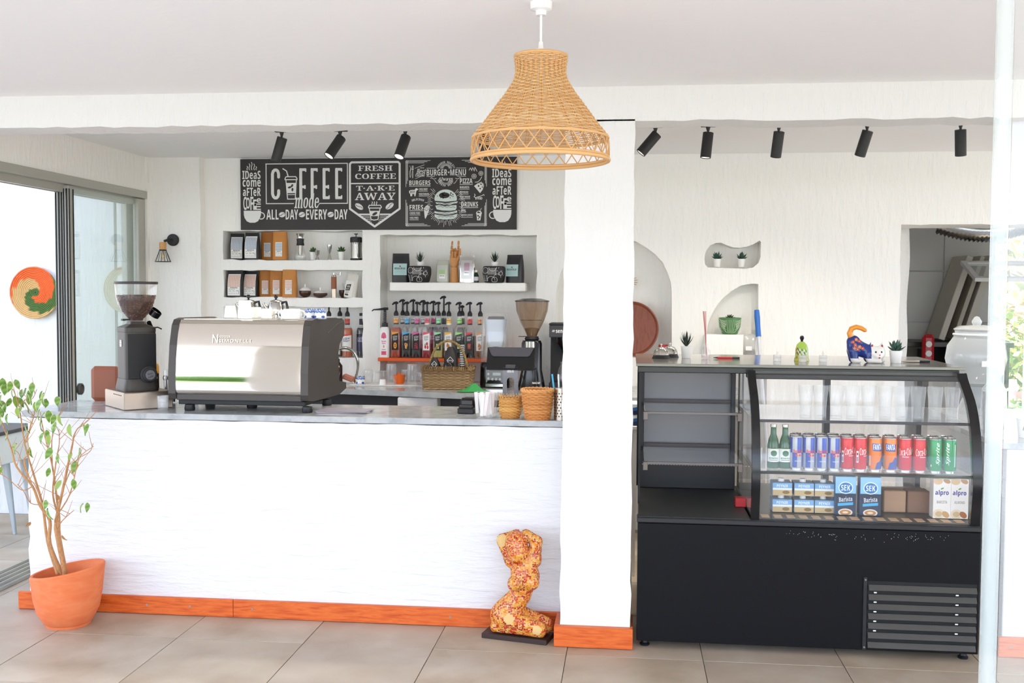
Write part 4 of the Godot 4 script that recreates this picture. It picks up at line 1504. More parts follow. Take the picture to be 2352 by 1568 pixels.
func build_cups():
	var y = 1.4625
	var zc = -5.22
	build_cup("cup", inverted(0.037, 0.030, 0.092), Vector3(-1.9705, y, -5.2), "tall plain white tumbler upside down on the espresso machine")
	build_cup("cup", inverted(0.034, 0.026, 0.062), Vector3(-2.0788, y, -5.28), "small white cup half behind the tall tumbler on the machine")
	build_cup("cup", inverted(0.030, 0.027, 0.055), Vector3(-1.9615, y, -5.34), "small white cup between tall tumbler and handled cup")
	build_cup("cup", inverted(0.028, 0.024, 0.05), Vector3(-1.8688, y, -5.24), "small white handled cup beside the steel teapots", "", 1, null, PI)
	build_cup("cup", inverted(0.055, 0.045, 0.05), Vector3(-1.7207, y, -5.2), "wide white two-handled cup upside down on the machine", "", 2)
	var im = paint(160, 80, "#eceae4")
	for k in 4:
		var cx = 20.0 + k * 40.0
		for i in 5:
			var a = -1.2 + i * 0.6
			for e in 3:
				p_disc(im, Vector2(cx + sin(a) * (12 + e * 5), 48 - cos(a) * (12 + e * 8)), 3.2, 7.0 - e, "#3f62a4" if (i + e) % 2 else "#6f8fc4", a)
		p_disc(im, Vector2(cx, 66), 9, 6, "#35579b")
		p_disc(im, Vector2(cx + 20, 26), 4, 10, "#4a6db0", 0.5)
	p_rect(im, Rect2(0, 72, 160, 3), "#3f62a4")
	var bw = printed(im, 0.25)
	build_cup("patterned_cup", inverted(0.031, 0.026, 0.052), Vector3(-1.6282, y, -5.22), "blue and white patterned cup upside down on the machine", "blue patterned cups on the machine", 0, bw)
	build_cup("patterned_cup", inverted(0.031, 0.026, 0.052), Vector3(-1.5693, y, -5.2), "blue and white patterned cup upside down on the machine", "blue patterned cups on the machine", 0, bw)
	M.blue_print = bw
	var cl = Geo.new().surf(func(a: float, b: float) -> Vector3: return Vector3((a - 0.5) * 0.17, 0.003 + 0.02 * absf(sin(a * 9.0 + b * 2.0)) * (1.0 - b * 0.3), (0.5 - b) * 0.07), 24, 8)
	solo("folded_cloth", cl, mat("#5f7f8d", 0.9), "greyish blue cloth lying behind the wide white cup", "cloth", Vector3(-1.7773, y, -5.33))
	for i in 2:
		var u: float = [580.0, 626.0][i]
		var p: Vector3 = [Vector3(-2.0249, 1.4769, -5.4), Vector3(-1.8733, 1.4781, -5.4)][i]
		p.y = y
		var t = thing("teapot", "polished steel teapot with black knob, %s on the espresso machine" % ["half hidden by white cups" if i == 0 else "black handle showing"], "teapot", p)
		put("body", Geo.new().lathe([Vector2(0, 0), Vector2(0.044, 0), Vector2(0.046, 0.03), Vector2(0.042, 0.062), Vector2(0.036, 0.08), Vector2(0, 0.082)], 28), M.steel, t)
		put("lid", Geo.new().lathe([Vector2(0, 0.082), Vector2(0.034, 0.083), Vector2(0.028, 0.09), Vector2(0.006, 0.095), Vector2(0, 0.095)], 24), M.steel, t)
		put("knob", Geo.new().lathe([Vector2(0, 0.094), Vector2(0.004, 0.095), Vector2(0.005, 0.1), Vector2(0.0105, 0.106), Vector2(0.0105, 0.114), Vector2(0.006, 0.12), Vector2(0, 0.121)], 16), M.black_gloss, t)
		put("spout", Geo.new().tube([Vector3(-0.04, 0.04, 0), Vector3(-0.062, 0.065, 0), Vector3(-0.068, 0.076, 0)], [0.014, 0.009, 0.007], 10), M.steel, t)
		put("handle", Geo.new().tube([Vector3(0.034, 0.078, 0), Vector3(0.056, 0.084, 0), Vector3(0.064, 0.05, 0), Vector3(0.047, 0.012, 0)], 0.0075, 8), M.black_gloss, t)

func build_counter_odds():
	# magazine stack
	var mg = thing("magazine_stack", "thin fan of grey printed menus lying on the marble counter", "magazines", Vector3(-1.4177, 0.999, -5.10), 0.2)
	for i in 4:
		put("booklet", span(Geo.new(), Vector3(-0.13, 0.0025 * i, -0.09), Vector3(0.13, 0.0025 * i + 0.002, 0.07), 0.0005), mat(["#8d8791", "#b3adb4", "#a39da6", "#9a94a0"][i], 0.4), mg).rotation.y = -0.09 * i
	# receipt printer
	var pr = thing("receipt_printer", "small black receipt printer on marble beside the sugar tub", "printer", Vector3(-0.7961, 0.999, -5.114) + Vector3(0, 0, -0.05), -0.12)
	put("base", Geo.new().box(Vector3(0, 0.014, 0), Vector3(0.085, 0.028, 0.12), 0.004), M.black, pr)
	put("housing", Geo.new().box(Vector3(0, 0.052, -0.012), Vector3(0.078, 0.046, 0.09), 0.012), M.black_gloss, pr)
	put("paper_slot", Geo.new().box(Vector3(0, 0.074, 0.012), Vector3(0.062, 0.004, 0.012), 0.001), M.charcoal, pr)
	put("button_panel", Geo.new().box(Vector3(0, 0.034, 0.048), Vector3(0.072, 0.016, 0.022), 0.005), M.black_soft, pr)
	# clear tub of sugar sticks
	var tp: Vector3 = Vector3(-0.684, 0.999, -4.9513) + Vector3(0, 0, -0.045)
	var tub = thing("sachet_tub", "clear plastic tub filled with white sugar sticks", "tub", tp)
	put("wall", Geo.new().lathe([Vector2(0, 0.001), Vector2(0.046, 0.001), Vector2(0.0595, 0.118), Vector2(0.0615, 0.12)], 28, 38, Vector3.ZERO, 3.2), pane("#f2f2f0", 0.12), tub)
	var stick = Geo.new().box(Vector3(0, 0.05, 0), Vector3(0.017, 0.105, 0.004), 0.0015).mesh()
	var mats = [mat("#f4efec", 0.6), mat("#efe4e2", 0.6), mat("#f1eeee", 0.6)]
	for i in 26:
		var o = solo("sugar_stick", stick, mats[i % 3], "white paper sugar stick standing in the clear tub", "sachet", tp + Vector3(rng.randf_range(-0.026, 0.026), 0.008 + rng.randf_range(0, 0.012), rng.randf_range(-0.03, 0.03)), 0.0, "white sugar sticks in the clear tub")
		o.rotation = Vector3(rng.randf_range(-0.12, 0.12), rng.randf_range(-0.5, 0.5), rng.randf_range(-0.22, 0.22))
		if i == 3:
			o.position = tp + Vector3(-0.044, 0.02, 0.0)
			o.rotation.z = 0.1
	# two cane pots
	var cp = thing("cane_pot", "short golden cane pot with zigzag woven rim", "pot", Vector3(-0.5663, 0.999, -4.9349) + Vector3(0, 0, -0.055))
	weave_pot(cp, [Vector2(0.040, 0.0), Vector2(0.049, 0.02), Vector2(0.053, 0.06), Vector2(0.053, 0.10)], 15, 20, 0.0034, "#c98d45", "#e3b163", false)
	var zz = Geo.new()
	zz.tint(lin("#dcae6c"))
	var zp = []
	for i in 44:
		var a = TAU * i / 44
		zp.append(Vector3(cos(a) * 0.0555, 0.098 if i % 2 else 0.112, sin(a) * 0.0555))
	zz.tube(zp, 0.0022, 5, false, true)
	put("zigzag_rim", zz, M.reed, cp)
	var cp2 = thing("cane_pot", "taller orange cane pot with braided rim and open top", "pot", Vector3(-0.4306, 0.999, -4.888) + Vector3(0, 0, -0.06))
	weave_pot(cp2, [Vector2(0.056, 0.0), Vector2(0.060, 0.02), Vector2(0.068, 0.07), Vector2(0.074, 0.125), Vector2(0.075, 0.136)], 17, 24, 0.0037, "#c77f3f", "#e0a05c", true)
	# steel straw holder
	var sp: Vector3 = Vector3(-0.3187, 0.999, -4.9052) + Vector3(0, 0, -0.05)
	var sh = thing("straw_holder", "perforated steel straw holder standing against the white pillar", "holder", sp)
	put("cylinder", Geo.new().lathe([Vector2(0, 0.0), Vector2(0.034, 0.0), Vector2(0.034, 0.152), Vector2(0.032, 0.152), Vector2(0.032, 0.004), Vector2(0, 0.004)], 28), M.steel_brushed, sh)
	var holes = Geo.new()
	for j in 9:
		for i in 14:
			var a = TAU * (i + 0.5 * (j % 2)) / 14
			holes.at(Transform3D(Basis(Vector3.UP, -a + PI / 2) * Basis(Vector3.RIGHT, PI / 2), Vector3(cos(a) * 0.0338, 0.018 + j * 0.0135, sin(a) * 0.0338)))
			holes.lathe([Vector2(0.0035, 0), Vector2(0.003, 0.0006), Vector2(0, 0.0006)], 8)
	put("holes", holes, M.rubber, sh).set_meta("kind", "stuff")
	var sm = [mat("#4db6e0", 0.4), mat("#e9eef0", 0.4), mat("#5cc0e6", 0.4)]
	for i in 3:
		solo("drinking_straw", Geo.new().tube([Vector3(-0.004, 0.0, 0), Vector3([-0.032, -0.014, 0.006][i], 0.21, 0.0)], 0.0045, 10), sm[i], ["pale blue straw leaning out of the steel holder", "white straw standing in the steel holder", "upright blue straw in the steel holder by the pillar"][i], "straw", sp + Vector3([-0.012, 0.0, 0.016][i], 0.006, 0.0))
	# card terminal and till screen
	var ps = thing("till_screen", "black till tablet seen from behind on grey stand", "till", Vector3(-0.5984, 0.999, -5.27), 0.0)
	var sg = mat("#77767a", 0.4, 0.3)
	var stand = PackedVector2Array([Vector2(-0.062, 0.0), Vector2(0.062, 0.0), Vector2(0.048, 0.018), Vector2(0.040, 0.05), Vector2(0.038, 0.222), Vector2(-0.038, 0.222), Vector2(-0.040, 0.05), Vector2(-0.048, 0.018)])
	var cs = CSGPolygon3D.new()
	cs.name = "stand"
	cs.polygon = stand
	cs.depth = 0.008
	cs.material = sg
	ps.add_child(cs)
	var slot = PackedVector2Array()
	for i in 24:
		var a = TAU * i / 24
		slot.append(Vector2(cos(a) * 0.019, 0.112 + sin(a) * 0.019 + (0.04 if sin(a) > 0 else -0.04)))
	var cut = CSGPolygon3D.new()
	cut.name = "slot"
	cut.polygon = slot
	cut.depth = 0.03
	cut.operation = CSGShape3D.OPERATION_SUBTRACTION
	cs.add_child(cut)
	cut.position.z = 0.01
	put("base_plate", span(Geo.new(), Vector3(-0.06, 0, -0.09), Vector3(0.06, 0.006, 0.03), 0.002), sg, ps)
	put("hinge", span(Geo.new(), Vector3(-0.026, 0.216, -0.03), Vector3(0.026, 0.236, 0.004), 0.003), M.charcoal, ps)
	var lt = Geo.new()
	write(lt, "ımın", Rect2(-0.017, 0.196, 0.034, 0.013), 0.0005)
	put("stand_lettering", lt, M.white, ps)
	var scr = put("screen_back", Geo.new(). box(Vector3(0, 0, 0), Vector3(0.246, 0.128, 0.012), 0.004), M.black_gloss, ps)
	scr.transform = Transform3D(Basis(Vector3.RIGHT, -0.5), Vector3(-0.002, 0.264, -0.03))
	var bev = put("screen_ridge", Geo.new().sheet(PackedVector2Array([Vector2(-0.118, 0.058), Vector2(0.118, 0.058), Vector2(0.098, 0.014), Vector2(0.088, 0.008), Vector2(-0.088, 0.008), Vector2(-0.098, 0.014)]), 0.0145, 0.009), mat("#56545a", 0.35, 0.3), scr)
	bev.position.z = 0.0
	put("cable", Geo.new().tube([Vector3(0.05, 0.22, -0.03), Vector3(0.075, 0.10, -0.05), Vector3(0.11, 0.05, -0.08), Vector3(0.13, 0.004, -0.12)], 0.0025, 6), M.black, ps)
	# a glass and spoons beside the grinder, syrup bottle behind it
	drinking_glass(Vector3(-2.3337, 0.999, -5.02), 0.026, 0.028, 0.075, "small clear glass standing left of the espresso machine", "")
	drinking_glass(Vector3(-2.2962, 0.999, -5.32), 0.02, 0.022, 0.05, "low clear glass under the espresso machine", "")
	var jar = thing("spoon_jar", "clear jar full of dark spoons behind the black grinder", "jar", Vector3(-2.45, 0.999, -5.365))
	put("wall", Geo.new().lathe([Vector2(0, 0.001), Vector2(0.034, 0.001), Vector2(0.036, 0.02), Vector2(0.036, 0.17), Vector2(0.032, 0.18)], 24), M.glass, jar)
	for i in 9:
		var a = TAU * i / 9
		put("spoon", Geo.new().tube([Vector3(cos(a) * 0.02, 0.006, sin(a) * 0.02), Vector3(cos(a) * 0.03, 0.13, sin(a) * 0.03)], 0.004, 5).ball(Vector3(cos(a) * 0.031, 0.135, sin(a) * 0.031), Vector3(0.009, 0.014, 0.005), 8, 6), M.steel_brushed if i % 2 else M.black, jar)
	var wb = thing("wooden_block", "reddish wooden cutting block leaning behind the grinder", "board", Vector3(-2.8341, 0.999, -5.40))
	put("board", Geo.new().box(Vector3(0, 0.095, 0), Vector3(0.16, 0.19, 0.03), 0.02), mat("#8a4a2c", 0.5), wb)

func weave_pot(t: Node3D, prof: Array, rows: int, stakes: int, r: float, c1, c2, braid: bool):
	var g = Geo.new()
	var h: float = prof[prof.size() - 1].y
	var rad = func(y: float) -> float:
		for i in prof.size() - 1:
			if y <= prof[i + 1].y + 1e-6:
				return lerpf(prof[i].x, prof[i + 1].x, (y - prof[i].y) / (prof[i + 1].y - prof[i].y))
		return prof[prof.size() - 1].x
	for j in rows:
		var y = r + (h - 2.0 * r) * j / (rows - 1)
		var rr: float = rad.call(y)
		var pts = []
		for s in stakes * 4:
			var a = TAU * s / (stakes * 4)
			var off = r * 0.75 * cos(a * stakes / 2.0 + (PI if j % 2 else 0.0))
			pts.append(Vector3(cos(a) * (rr + off), y, sin(a) * (rr + off)))
		g.tint(lin(c1).lerp(lin(c2), rng.randf()))
		g.tube(pts, (h / rows) * 0.52, 5, false, true)
	put("weave", g, M.reed, t)
	var k = Geo.new()
	k.tint(lin(c1))
	for s in stakes:
		var a = TAU * (s + 0.5) / stakes
		var pts = []
		for i in 6:
			var y = h * i / 5.0
			var rr: float = rad.call(y) - r * 0.2
			pts.append(Vector3(cos(a) * rr, y, sin(a) * rr))
		k.tube(pts, r * 0.7, 5, false)
	put("stakes", k, M.reed, t)
	put("bottom", Geo.new().lathe([Vector2(0, 0.002), Vector2(prof[0].x, 0.002), Vector2(prof[0].x, 0.006), Vector2(0, 0.006)], 24), M.cane, t)
	if braid:
		var b = Geo.new()
		for e in 2:
			var pts = []
			for s in 96:
				var a = TAU * s / 96
				var ph = a * 12.0 + PI * e
				pts.append(Vector3(cos(a) * (prof[prof.size() - 1].x + 0.004 * cos(ph)), h + 0.004 + 0.004 * sin(ph), sin(a) * (prof[prof.size() - 1].x + 0.004 * cos(ph))))
			b.tint(lin(c2))
			b.tube(pts, 0.0055, 6, false, true)
		put("rim", b, M.reed, t)

func drinking_glass(pos: Vector3, r0: float, r1: float, h: float, label: String, group: String, upside := false, segs := 20):
	var t = thing("drinking_glass", label, "glass", pos, 0.0, group)
	var p = [Vector2(0, 0.004), Vector2(r0 * 0.9, 0.004), Vector2(r0, 0.008), Vector2(lerpf(r0, r1, 0.5), h * 0.5), Vector2(r1, h - 0.002), Vector2(r1 - 0.0012, h), Vector2(r1 - 0.002, h - 0.004), Vector2(lerpf(r0, r1, 0.5) - 0.002, h * 0.5), Vector2(r0 - 0.003, 0.014), Vector2(0, 0.013)]
	if upside:
		p = [Vector2(r0, 0.0), Vector2(r0 + 0.001, 0.002), Vector2(lerpf(r0, r1, 0.5), h * 0.5), Vector2(r1, h - 0.012), Vector2(r1 * 0.93, h), Vector2(0, h)]
	put("wall", Geo.new().lathe(p, segs), M.glassware, t)
	put("foot", Geo.new().lathe([Vector2(0, h - 0.010), Vector2(r1 * 0.8, h - 0.010), Vector2(r1 * 0.84, h - 0.002), Vector2(0, h - 0.002)] if upside else [Vector2(0, 0.0), Vector2(r0 * 0.88, 0.0), Vector2(r0 * 0.95, 0.006), Vector2(0, 0.01)], segs), M.glassware, t)
	return t

func build_bar_things():
	M.reed = tinted(0.55)
	M.glassware = pane("#e4eae9", 0.16)
	build_knock_box()
	build_grinder(Vector3(-2.5604, 0.999, -4.9705) + Vector3(0.03, 0.088, -0.175))
	build_espresso_machine()
	build_cups()
	build_counter_odds()


# ---------------------------------------------------------------- things in the niches

# upright coffee bag: flat-topped pouch, label printed on its front
func bag_shape(w: float, h: float, d: float, flat_top: float) -> Geo:
	var g = Geo.new()
	var lv = [[0.0, 0.97, 1.0], [0.03, 1.0, 1.0], [0.35, 1.0, 1.0], [0.62, 0.99, 0.82], [0.80, 0.975, 0.45], [0.90, 0.965, 0.16], [1.0, 0.96, 0.05]]
	var rings = []
	for q in lv:
		var hw: float = w / 2.0 * q[1]
		var hd: float = d / 2.0 * lerpf(1.0, q[2], flat_top)
		var r = []
		for k in 16:
			var a = TAU * (k + 0.5) / 16
			var ca = cos(a)
			var sa = sin(a)
			var e = pow(pow(absf(ca), 5.0) + pow(absf(sa), 5.0), -0.2)
			r.append(Vector3(ca * e * hw, q[0] * h, sa * e * hd * (1.0 + 0.10 * (1.0 - pow(2.0 * q[0] - 0.7, 2.0)))))
		rings.append(r)
	var fn = func(u: float, v: float) -> Vector3:
		var k = v * (lv.size() - 1)
		var i = mini(int(k), lv.size() - 2)
		var s = int(round(u * 16)) % 16
		return rings[i][s].lerp(rings[i + 1][s], k - i)
	g.surf(fn, 16, (lv.size() - 1) * 2, true)
	var topc = Vector3(0, h, 0)
	for k in 16:
		g.triangle(topc, rings[6][(k + 1) % 16], rings[6][k])
		g.triangle(Vector3.ZERO, rings[0][k], rings[0][(k + 1) % 16])
	return g

func bag(called: String, w: float, h: float, d: float, m: Material, lm: Material, lr: Rect2, pos: Vector3, turn: float, label: String, group := "", lean := 0.0, flat_top := 1.0):
	var t = thing(called, label, "coffee bag", pos, turn, group)
	put("pouch", bag_shape(w, h, d, flat_top), m, t)
	if lm != null:
		# label follows the front of the pouch
		var g = Geo.new()
		var zf = func(y: float) -> float:
			var q = y / h
			var k = 1.0
			var lv = [[0.0, 1.0], [0.35, 1.0], [0.62, 0.82], [0.80, 0.45], [0.90, 0.16], [1.0, 0.05]]
			for i in 5:
				if q >= lv[i][0] and q <= lv[i + 1][0]:
					k = lerpf(lv[i][1], lv[i + 1][1], (q - lv[i][0]) / (lv[i + 1][0] - lv[i][0]))
			return d / 2.0 * lerpf(1.0, k, flat_top) * (1.0 + 0.10 * (1.0 - pow(2.0 * q - 0.7, 2.0)))
		g.surf(func(a: float, b: float) -> Vector3:
			var y: float = (lr.position.y + lr.size.y * b) * h
			return Vector3((lr.position.x + lr.size.x * a) * w, y, zf.call(y) + 0.0018), 6, 10)
		put("label", g, lm, t)
	put("top_seal", Geo.new().box(Vector3(0, h * 0.955, d * 0.04), Vector3(w * 0.955, h * 0.012, d * 0.16), 0.001), m, t)
	t.rotation.x = lean
	return t

func chevrons(col, name_: String) -> StandardMaterial3D:
	var im = paint(120, 170, "#e9e6df")
	for j in 9:
		for i in 7:
			var x = 6.0 + i * 16.0
			var y = 8.0 + j * 10.5
			if j % 2:
				x += 0.0
			p_poly(im, PackedVector2Array([Vector2(x, y), Vector2(x + 7, y + 5), Vector2(x + 14, y), Vector2(x + 14, y + 4), Vector2(x + 7, y + 10), Vector2(x, y + 4)]), col)
	p_text(im, name_, Rect2(26, 104, 70, 9), "#2a2624")
	p_text(im, "single origin coffee", Rect2(10, 117, 62, 6), "#55504b")
	p_text(im, "washed", Rect2(10, 131, 24, 5), "#55504b")
	p_text(im, "1600 m", Rect2(48, 131, 22, 5), "#55504b")
	p_text(im, "250g", Rect2(82, 129, 18, 8), "#55504b")
	p_rect(im, Rect2(106, 128, 3, 32), "#3a3633")
	for i in 5:
		p_disc(im, Vector2(16 + i * 18, 154), 2.5, 2.5, "#3a3633")
	return printed(im, 0.5)

func succulent(pos: Vector3, pot_r: float, pot_h: float, label: String, kind: int, group := ""):
	var t = thing("potted_succulent", label, "plant", pos, rng.randf() * 0.0, group)
	put("pot", Geo.new().lathe([Vector2(0, 0), Vector2(pot_r * 0.78, 0), Vector2(pot_r * 0.8, 0.002), Vector2(pot_r, pot_h), Vector2(pot_r * 0.93, pot_h), Vector2(pot_r * 0.9, pot_h * 0.86), Vector2(0, pot_h * 0.86)], 24), M.white_pot, t)
	var g = Geo.new()
	var lay: Array = [[[0.25, 6, 1.75, 0.36], [0.65, 8, 1.8, 0.36], [1.1, 10, 1.6, 0.34]], [[0.12, 5, 2.9, 0.15], [0.42, 7, 2.8, 0.14], [0.72, 8, 2.4, 0.12]], [[0.35, 6, 2.0, 0.34], [0.75, 8, 1.9, 0.3], [1.15, 9, 1.65, 0.27]]][kind]
	for l in lay.size():
		for k in lay[l][1]:
			var a: float = TAU * (k + 0.37 * l) / lay[l][1] + rng.randf_range(-0.15, 0.15)
			var tilt: float = lay[l][0] + rng.randf_range(-0.1, 0.1)
			var len_: float = pot_r * lay[l][2] * rng.randf_range(0.88, 1.1)
			var wid: float = pot_r * lay[l][3]
			g.tint(lin(["#2f4a28", "#1e2c22", "#2d4a3c"][kind]).lerp(lin(["#5c7a43", "#33443a", "#4f7060"][kind]), rng.randf() * 0.8))
			g.at(Transform3D(Basis(Vector3.UP, a) * Basis(Vector3.BACK, -tilt), Vector3(0, pot_h * 0.93, 0)))
			g.tube([Vector3(0, -pot_h * 0.06, 0), Vector3(0, len_ * 0.3, 0), Vector3(-len_ * 0.02, len_ * 0.62, 0), Vector3(-len_ * 0.10, len_, 0)], [wid * 0.6, wid, wid * 0.85, wid * 0.04], 6, true, false, 0.55)
	put("leaves", g, M.plant, t)
	return t

func build_niche_one():
	var black = mat("#1d1d20", 0.45)
	var kraft = mat("#c4813a", 0.62)
	var kraft2 = mat("#bb7833", 0.62)
	var kb = chevrons("#2c6496", "KENYA")
	var ko = chevrons("#c65a24", "ETHIOPIA")
	var y1 = 1.8185
	var y2 = 1.5565
	var z = -7.12
	var lr = Rect2(-0.40, 0.06, 0.80, 0.80)
	bag("coffee_bag", 0.10, 0.188, 0.06, black, kb, lr, Vector3(-2.7637, y1, -7.165), 0.12, "black pouch with blue chevron label, half hidden, upper niche")
	bag("coffee_bag", 0.107, 0.19, 0.062, black, kb, lr, Vector3(-2.6309, y1, -7.10), -0.05, "black pouch with blue chevron label beside kraft bags, upper niche")
	var lk = Rect2(-0.24, 0.12, 0.48, 0.50)
	bag("coffee_bag", 0.098, 0.196, 0.05, kraft2, kb, lk, Vector3(-2.5489, y1, -7.19), 0.1, "kraft bag with blue label, overlapped by its neighbour, upper niche", "", 0.0, 0.5)
	bag("coffee_bag", 0.102, 0.197, 0.06, kraft, kb, lk, Vector3(-2.4361, y1, -7.12), 0.0, "kraft bag with blue label in full view, upper niche", "", 0.0, 0.4)
	bag("coffee_bag", 0.112, 0.188, 0.06, black, ko, lr, Vector3(-2.7644, y2, -7.12), 0.02, "black pouch with orange chevron label at the niche end, middle niche")
	bag("coffee_bag", 0.104, 0.188, 0.06, black, ko, lr, Vector3(-2.6679, y2, -7.17), 0.02, "black pouch with orange chevron label touching the kraft bags, middle niche")
	bag("coffee_bag", 0.094, 0.19, 0.046, kraft2, ko, lk, Vector3(-2.5737, y2, -7.208), 0.12, "kraft bag with orange label next to black pouches, middle niche", "", 0.0, 0.5)
	bag("coffee_bag", 0.10, 0.193, 0.05, kraft2, ko, lk, Vector3(-2.4701, y2, -7.15), 0.05, "middle one of three kraft bags with orange labels", "", 0.0, 0.5)
	bag("coffee_bag", 0.10, 0.194, 0.054, kraft, ko, lk, Vector3(-2.3583, y2, -7.088), 0.0, "kraft bag with orange label at the outer end, middle niche", "", 0.0, 0.4)
	# glass cold brew maker
	var b = thing("brew_bottle", "glass cold brew maker with black collar and steel filter", "coffee maker", Vector3(-2.2948, y1, -7.13))
	put("flask", Geo.new().lathe([Vector2(0, 0.002), Vector2(0.038, 0.002), Vector2(0.041, 0.012), Vector2(0.033, 0.06), Vector2(0.021, 0.105), Vector2(0.02, 0.11)], 28), M.glassware, b)
	put("collar", Geo.new().lathe([Vector2(0, 0.102), Vector2(0.028, 0.102), Vector2(0.024, 0.125), Vector2(0.026, 0.148), Vector2(0.0, 0.15)], 24), M.black, b)
	put("steel_filter", Geo.new().lathe([Vector2(0, 0.036), Vector2(0.013, 0.036), Vector2(0.015, 0.103), Vector2(0, 0.103)], 18), M.steel_brushed, b)
	put("funnel", Geo.new().lathe([Vector2(0.02, 0.15), Vector2(0.019, 0.158), Vector2(0.03, 0.184), Vector2(0.028, 0.184), Vector2(0.017, 0.157)], 24), M.steel, b)
	succulent(Vector3(-2.2038, y1, -7.13), 0.022, 0.056, "round green succulent in white pot beside the small jigger", 0)
	succulent(Vector3(-2.0008, y1, -7.13), 0.024, 0.058, "round green succulent in white pot beside the french press", 0)
	for i in 2:
		var s: float = [0.95, 1.55][i]
		var p: Vector3 = [Vector3(-2.1601, y1, -7.09), Vector3(-2.0789, y1, -7.11)][i]
		var j = thing("jigger", ["small steel double jigger in front of a succulent", "tall steel double jigger between two succulents"][i], "jigger", p)
		put("upper_cone", Geo.new().lathe([Vector2(0.005, 0.03 * s), Vector2(0.012, 0.038 * s), Vector2(0.017, 0.068 * s), Vector2(0.018, 0.0685 * s), Vector2(0.016, 0.068 * s), Vector2(0.011, 0.04 * s), Vector2(0, 0.038 * s)], 20), M.steel, j)
		put("lower_cone", Geo.new().lathe([Vector2(0.013, 0.001), Vector2(0.0145, 0.0), Vector2(0.0145, 0.002), Vector2(0.006, 0.024 * s), Vector2(0.005, 0.03 * s)], 20), M.steel, j)
	var fp = thing("french_press", "steel and glass french press with black lid at the niche end", "coffee maker", Vector3(-1.8924, y1, -7.12))
	put("glass_body", Geo.new().lathe([Vector2(0, 0.006), Vector2(0.034, 0.006), Vector2(0.034, 0.125), Vector2(0.035, 0.13)], 24), pane("#e8ebea", 0.25), fp)
	put("plunger_core", Geo.new().lathe([Vector2(0, 0.012), Vector2(0.030, 0.012), Vector2(0.030, 0.11), Vector2(0, 0.112)], 24), M.steel, fp)
	var cage = Geo.new()
	for i in 16:
		var a = TAU * i / 16
		cage.at(Transform3D(Basis(Vector3.UP, -a), Vector3(cos(a) * 0.0365, 0.066, sin(a) * 0.0365)))
		cage.box(Vector3.ZERO, Vector3(0.002, 0.115, 0.005))
	put("cage", cage, M.steel_brushed, fp).set_meta("kind", "stuff")
	put("base_ring", Geo.new().lathe([Vector2(0, 0), Vector2(0.04, 0), Vector2(0.04, 0.012), Vector2(0, 0.012)], 24), M.black, fp)
	put("lid", Geo.new().lathe([Vector2(0, 0.122), Vector2(0.041, 0.122), Vector2(0.041, 0.155), Vector2(0.034, 0.16), Vector2(0, 0.162)], 24), M.black, fp)
	put("knob", Geo.new().lathe([Vector2(0, 0.162), Vector2(0.003, 0.162), Vector2(0.003, 0.176), Vector2(0.013, 0.178), Vector2(0.013, 0.183), Vector2(0, 0.184)], 16), M.black, fp)
	put("handle", Geo.new().tube([Vector3(0.03, 0.15, 0.02), Vector3(0.036, 0.14, 0.05), Vector3(0.036, 0.05, 0.05), Vector3(0.03, 0.02, 0.03)], 0.005, 8), M.black, fp)
	# two-tone vases
	var brown = mat("#4a2c1f", 0.3)
	var vv = [[701.0, 0.042, 0.074, 0.02, "round brown vase with white neck beside the kraft bags"], [737.0, 0.049, 0.05, 0.016, "flat brown vase with white neck, the squat one"], [782.0, 0.026, 0.082, 0.01, "slim brown and white vase behind the wooden hand grinder"]]
	for i in 3:
		var xs: float = [-2.2583, -2.1455, -2.0121][i]
		var R: float = vv[i][1]
		var H: float = vv[i][2]
		var t = thing("two_tone_vase", vv[i][4], "vase", Vector3(xs, y2, [-7.12, -7.11, -7.2][i]))
		var lo = []
		var hi = []
		for k in 11:
			var q = k / 10.0
			var a = -PI / 2 + PI * q
			lo.append(Vector2(maxf(R * 0.5 if k == 0 else 0.0, cos(a) * R), H * 0.5 + sin(a) * H * 0.5))
		lo[0] = Vector2(R * 0.45, 0.0)
		var cutk = 6
		put("brown_bowl", Geo.new().lathe([Vector2(0, 0)] + lo.slice(0, cutk + 1), 26), brown, t)
		hi = lo.slice(cutk, 10)
		hi.append(Vector2(0.006, H))
		hi.append(Vector2(0.0055, H + 0.02))
		hi.append(Vector2(0.0, H + 0.02))
		put("white_neck", Geo.new().lathe(hi, 26), M.white, t)
	var hg = thing("hand_grinder", "wooden hand coffee grinder with steel crank", "coffee grinder", Vector3(-2.0459, y2, -7.10))
	put("clear_jar", Geo.new().lathe([Vector2(0, 0.0), Vector2(0.018, 0.0), Vector2(0.018, 0.06), Vector2(0, 0.06)], 20), mat("#c9b9a6", 0.15, 0.4), hg)
	put("wood_sleeve", Geo.new().lathe([Vector2(0, 0.06), Vector2(0.0185, 0.06), Vector2(0.0185, 0.145), Vector2(0, 0.145)], 20), mat("#94502a", 0.45), hg)
	put("steel_cap", Geo.new().lathe([Vector2(0, 0.145), Vector2(0.018, 0.145), Vector2(0.016, 0.158), Vector2(0.005, 0.16), Vector2(0.005, 0.172), Vector2(0, 0.172)], 20), M.steel, hg)
	put("crank", Geo.new().tube([Vector3(0, 0.168, 0), Vector3(0.046, 0.16, 0.004)], 0.0025, 6).tube([Vector3(0.046, 0.156, 0.004), Vector3(0.05, 0.178, 0.004)], 0.006, 8), M.steel, hg)
	var iw = paint(90, 120, "#e6e2d8")
	p_poly(iw, PackedVector2Array([Vector2(14, 30), Vector2(62, 22), Vector2(56, 70), Vector2(8, 76)]), "#26231f")
	p_text(iw, "PERU", Rect2(22, 34, 30, 16), "#e6e2d8", "Droid Sans", 700, -0.12)
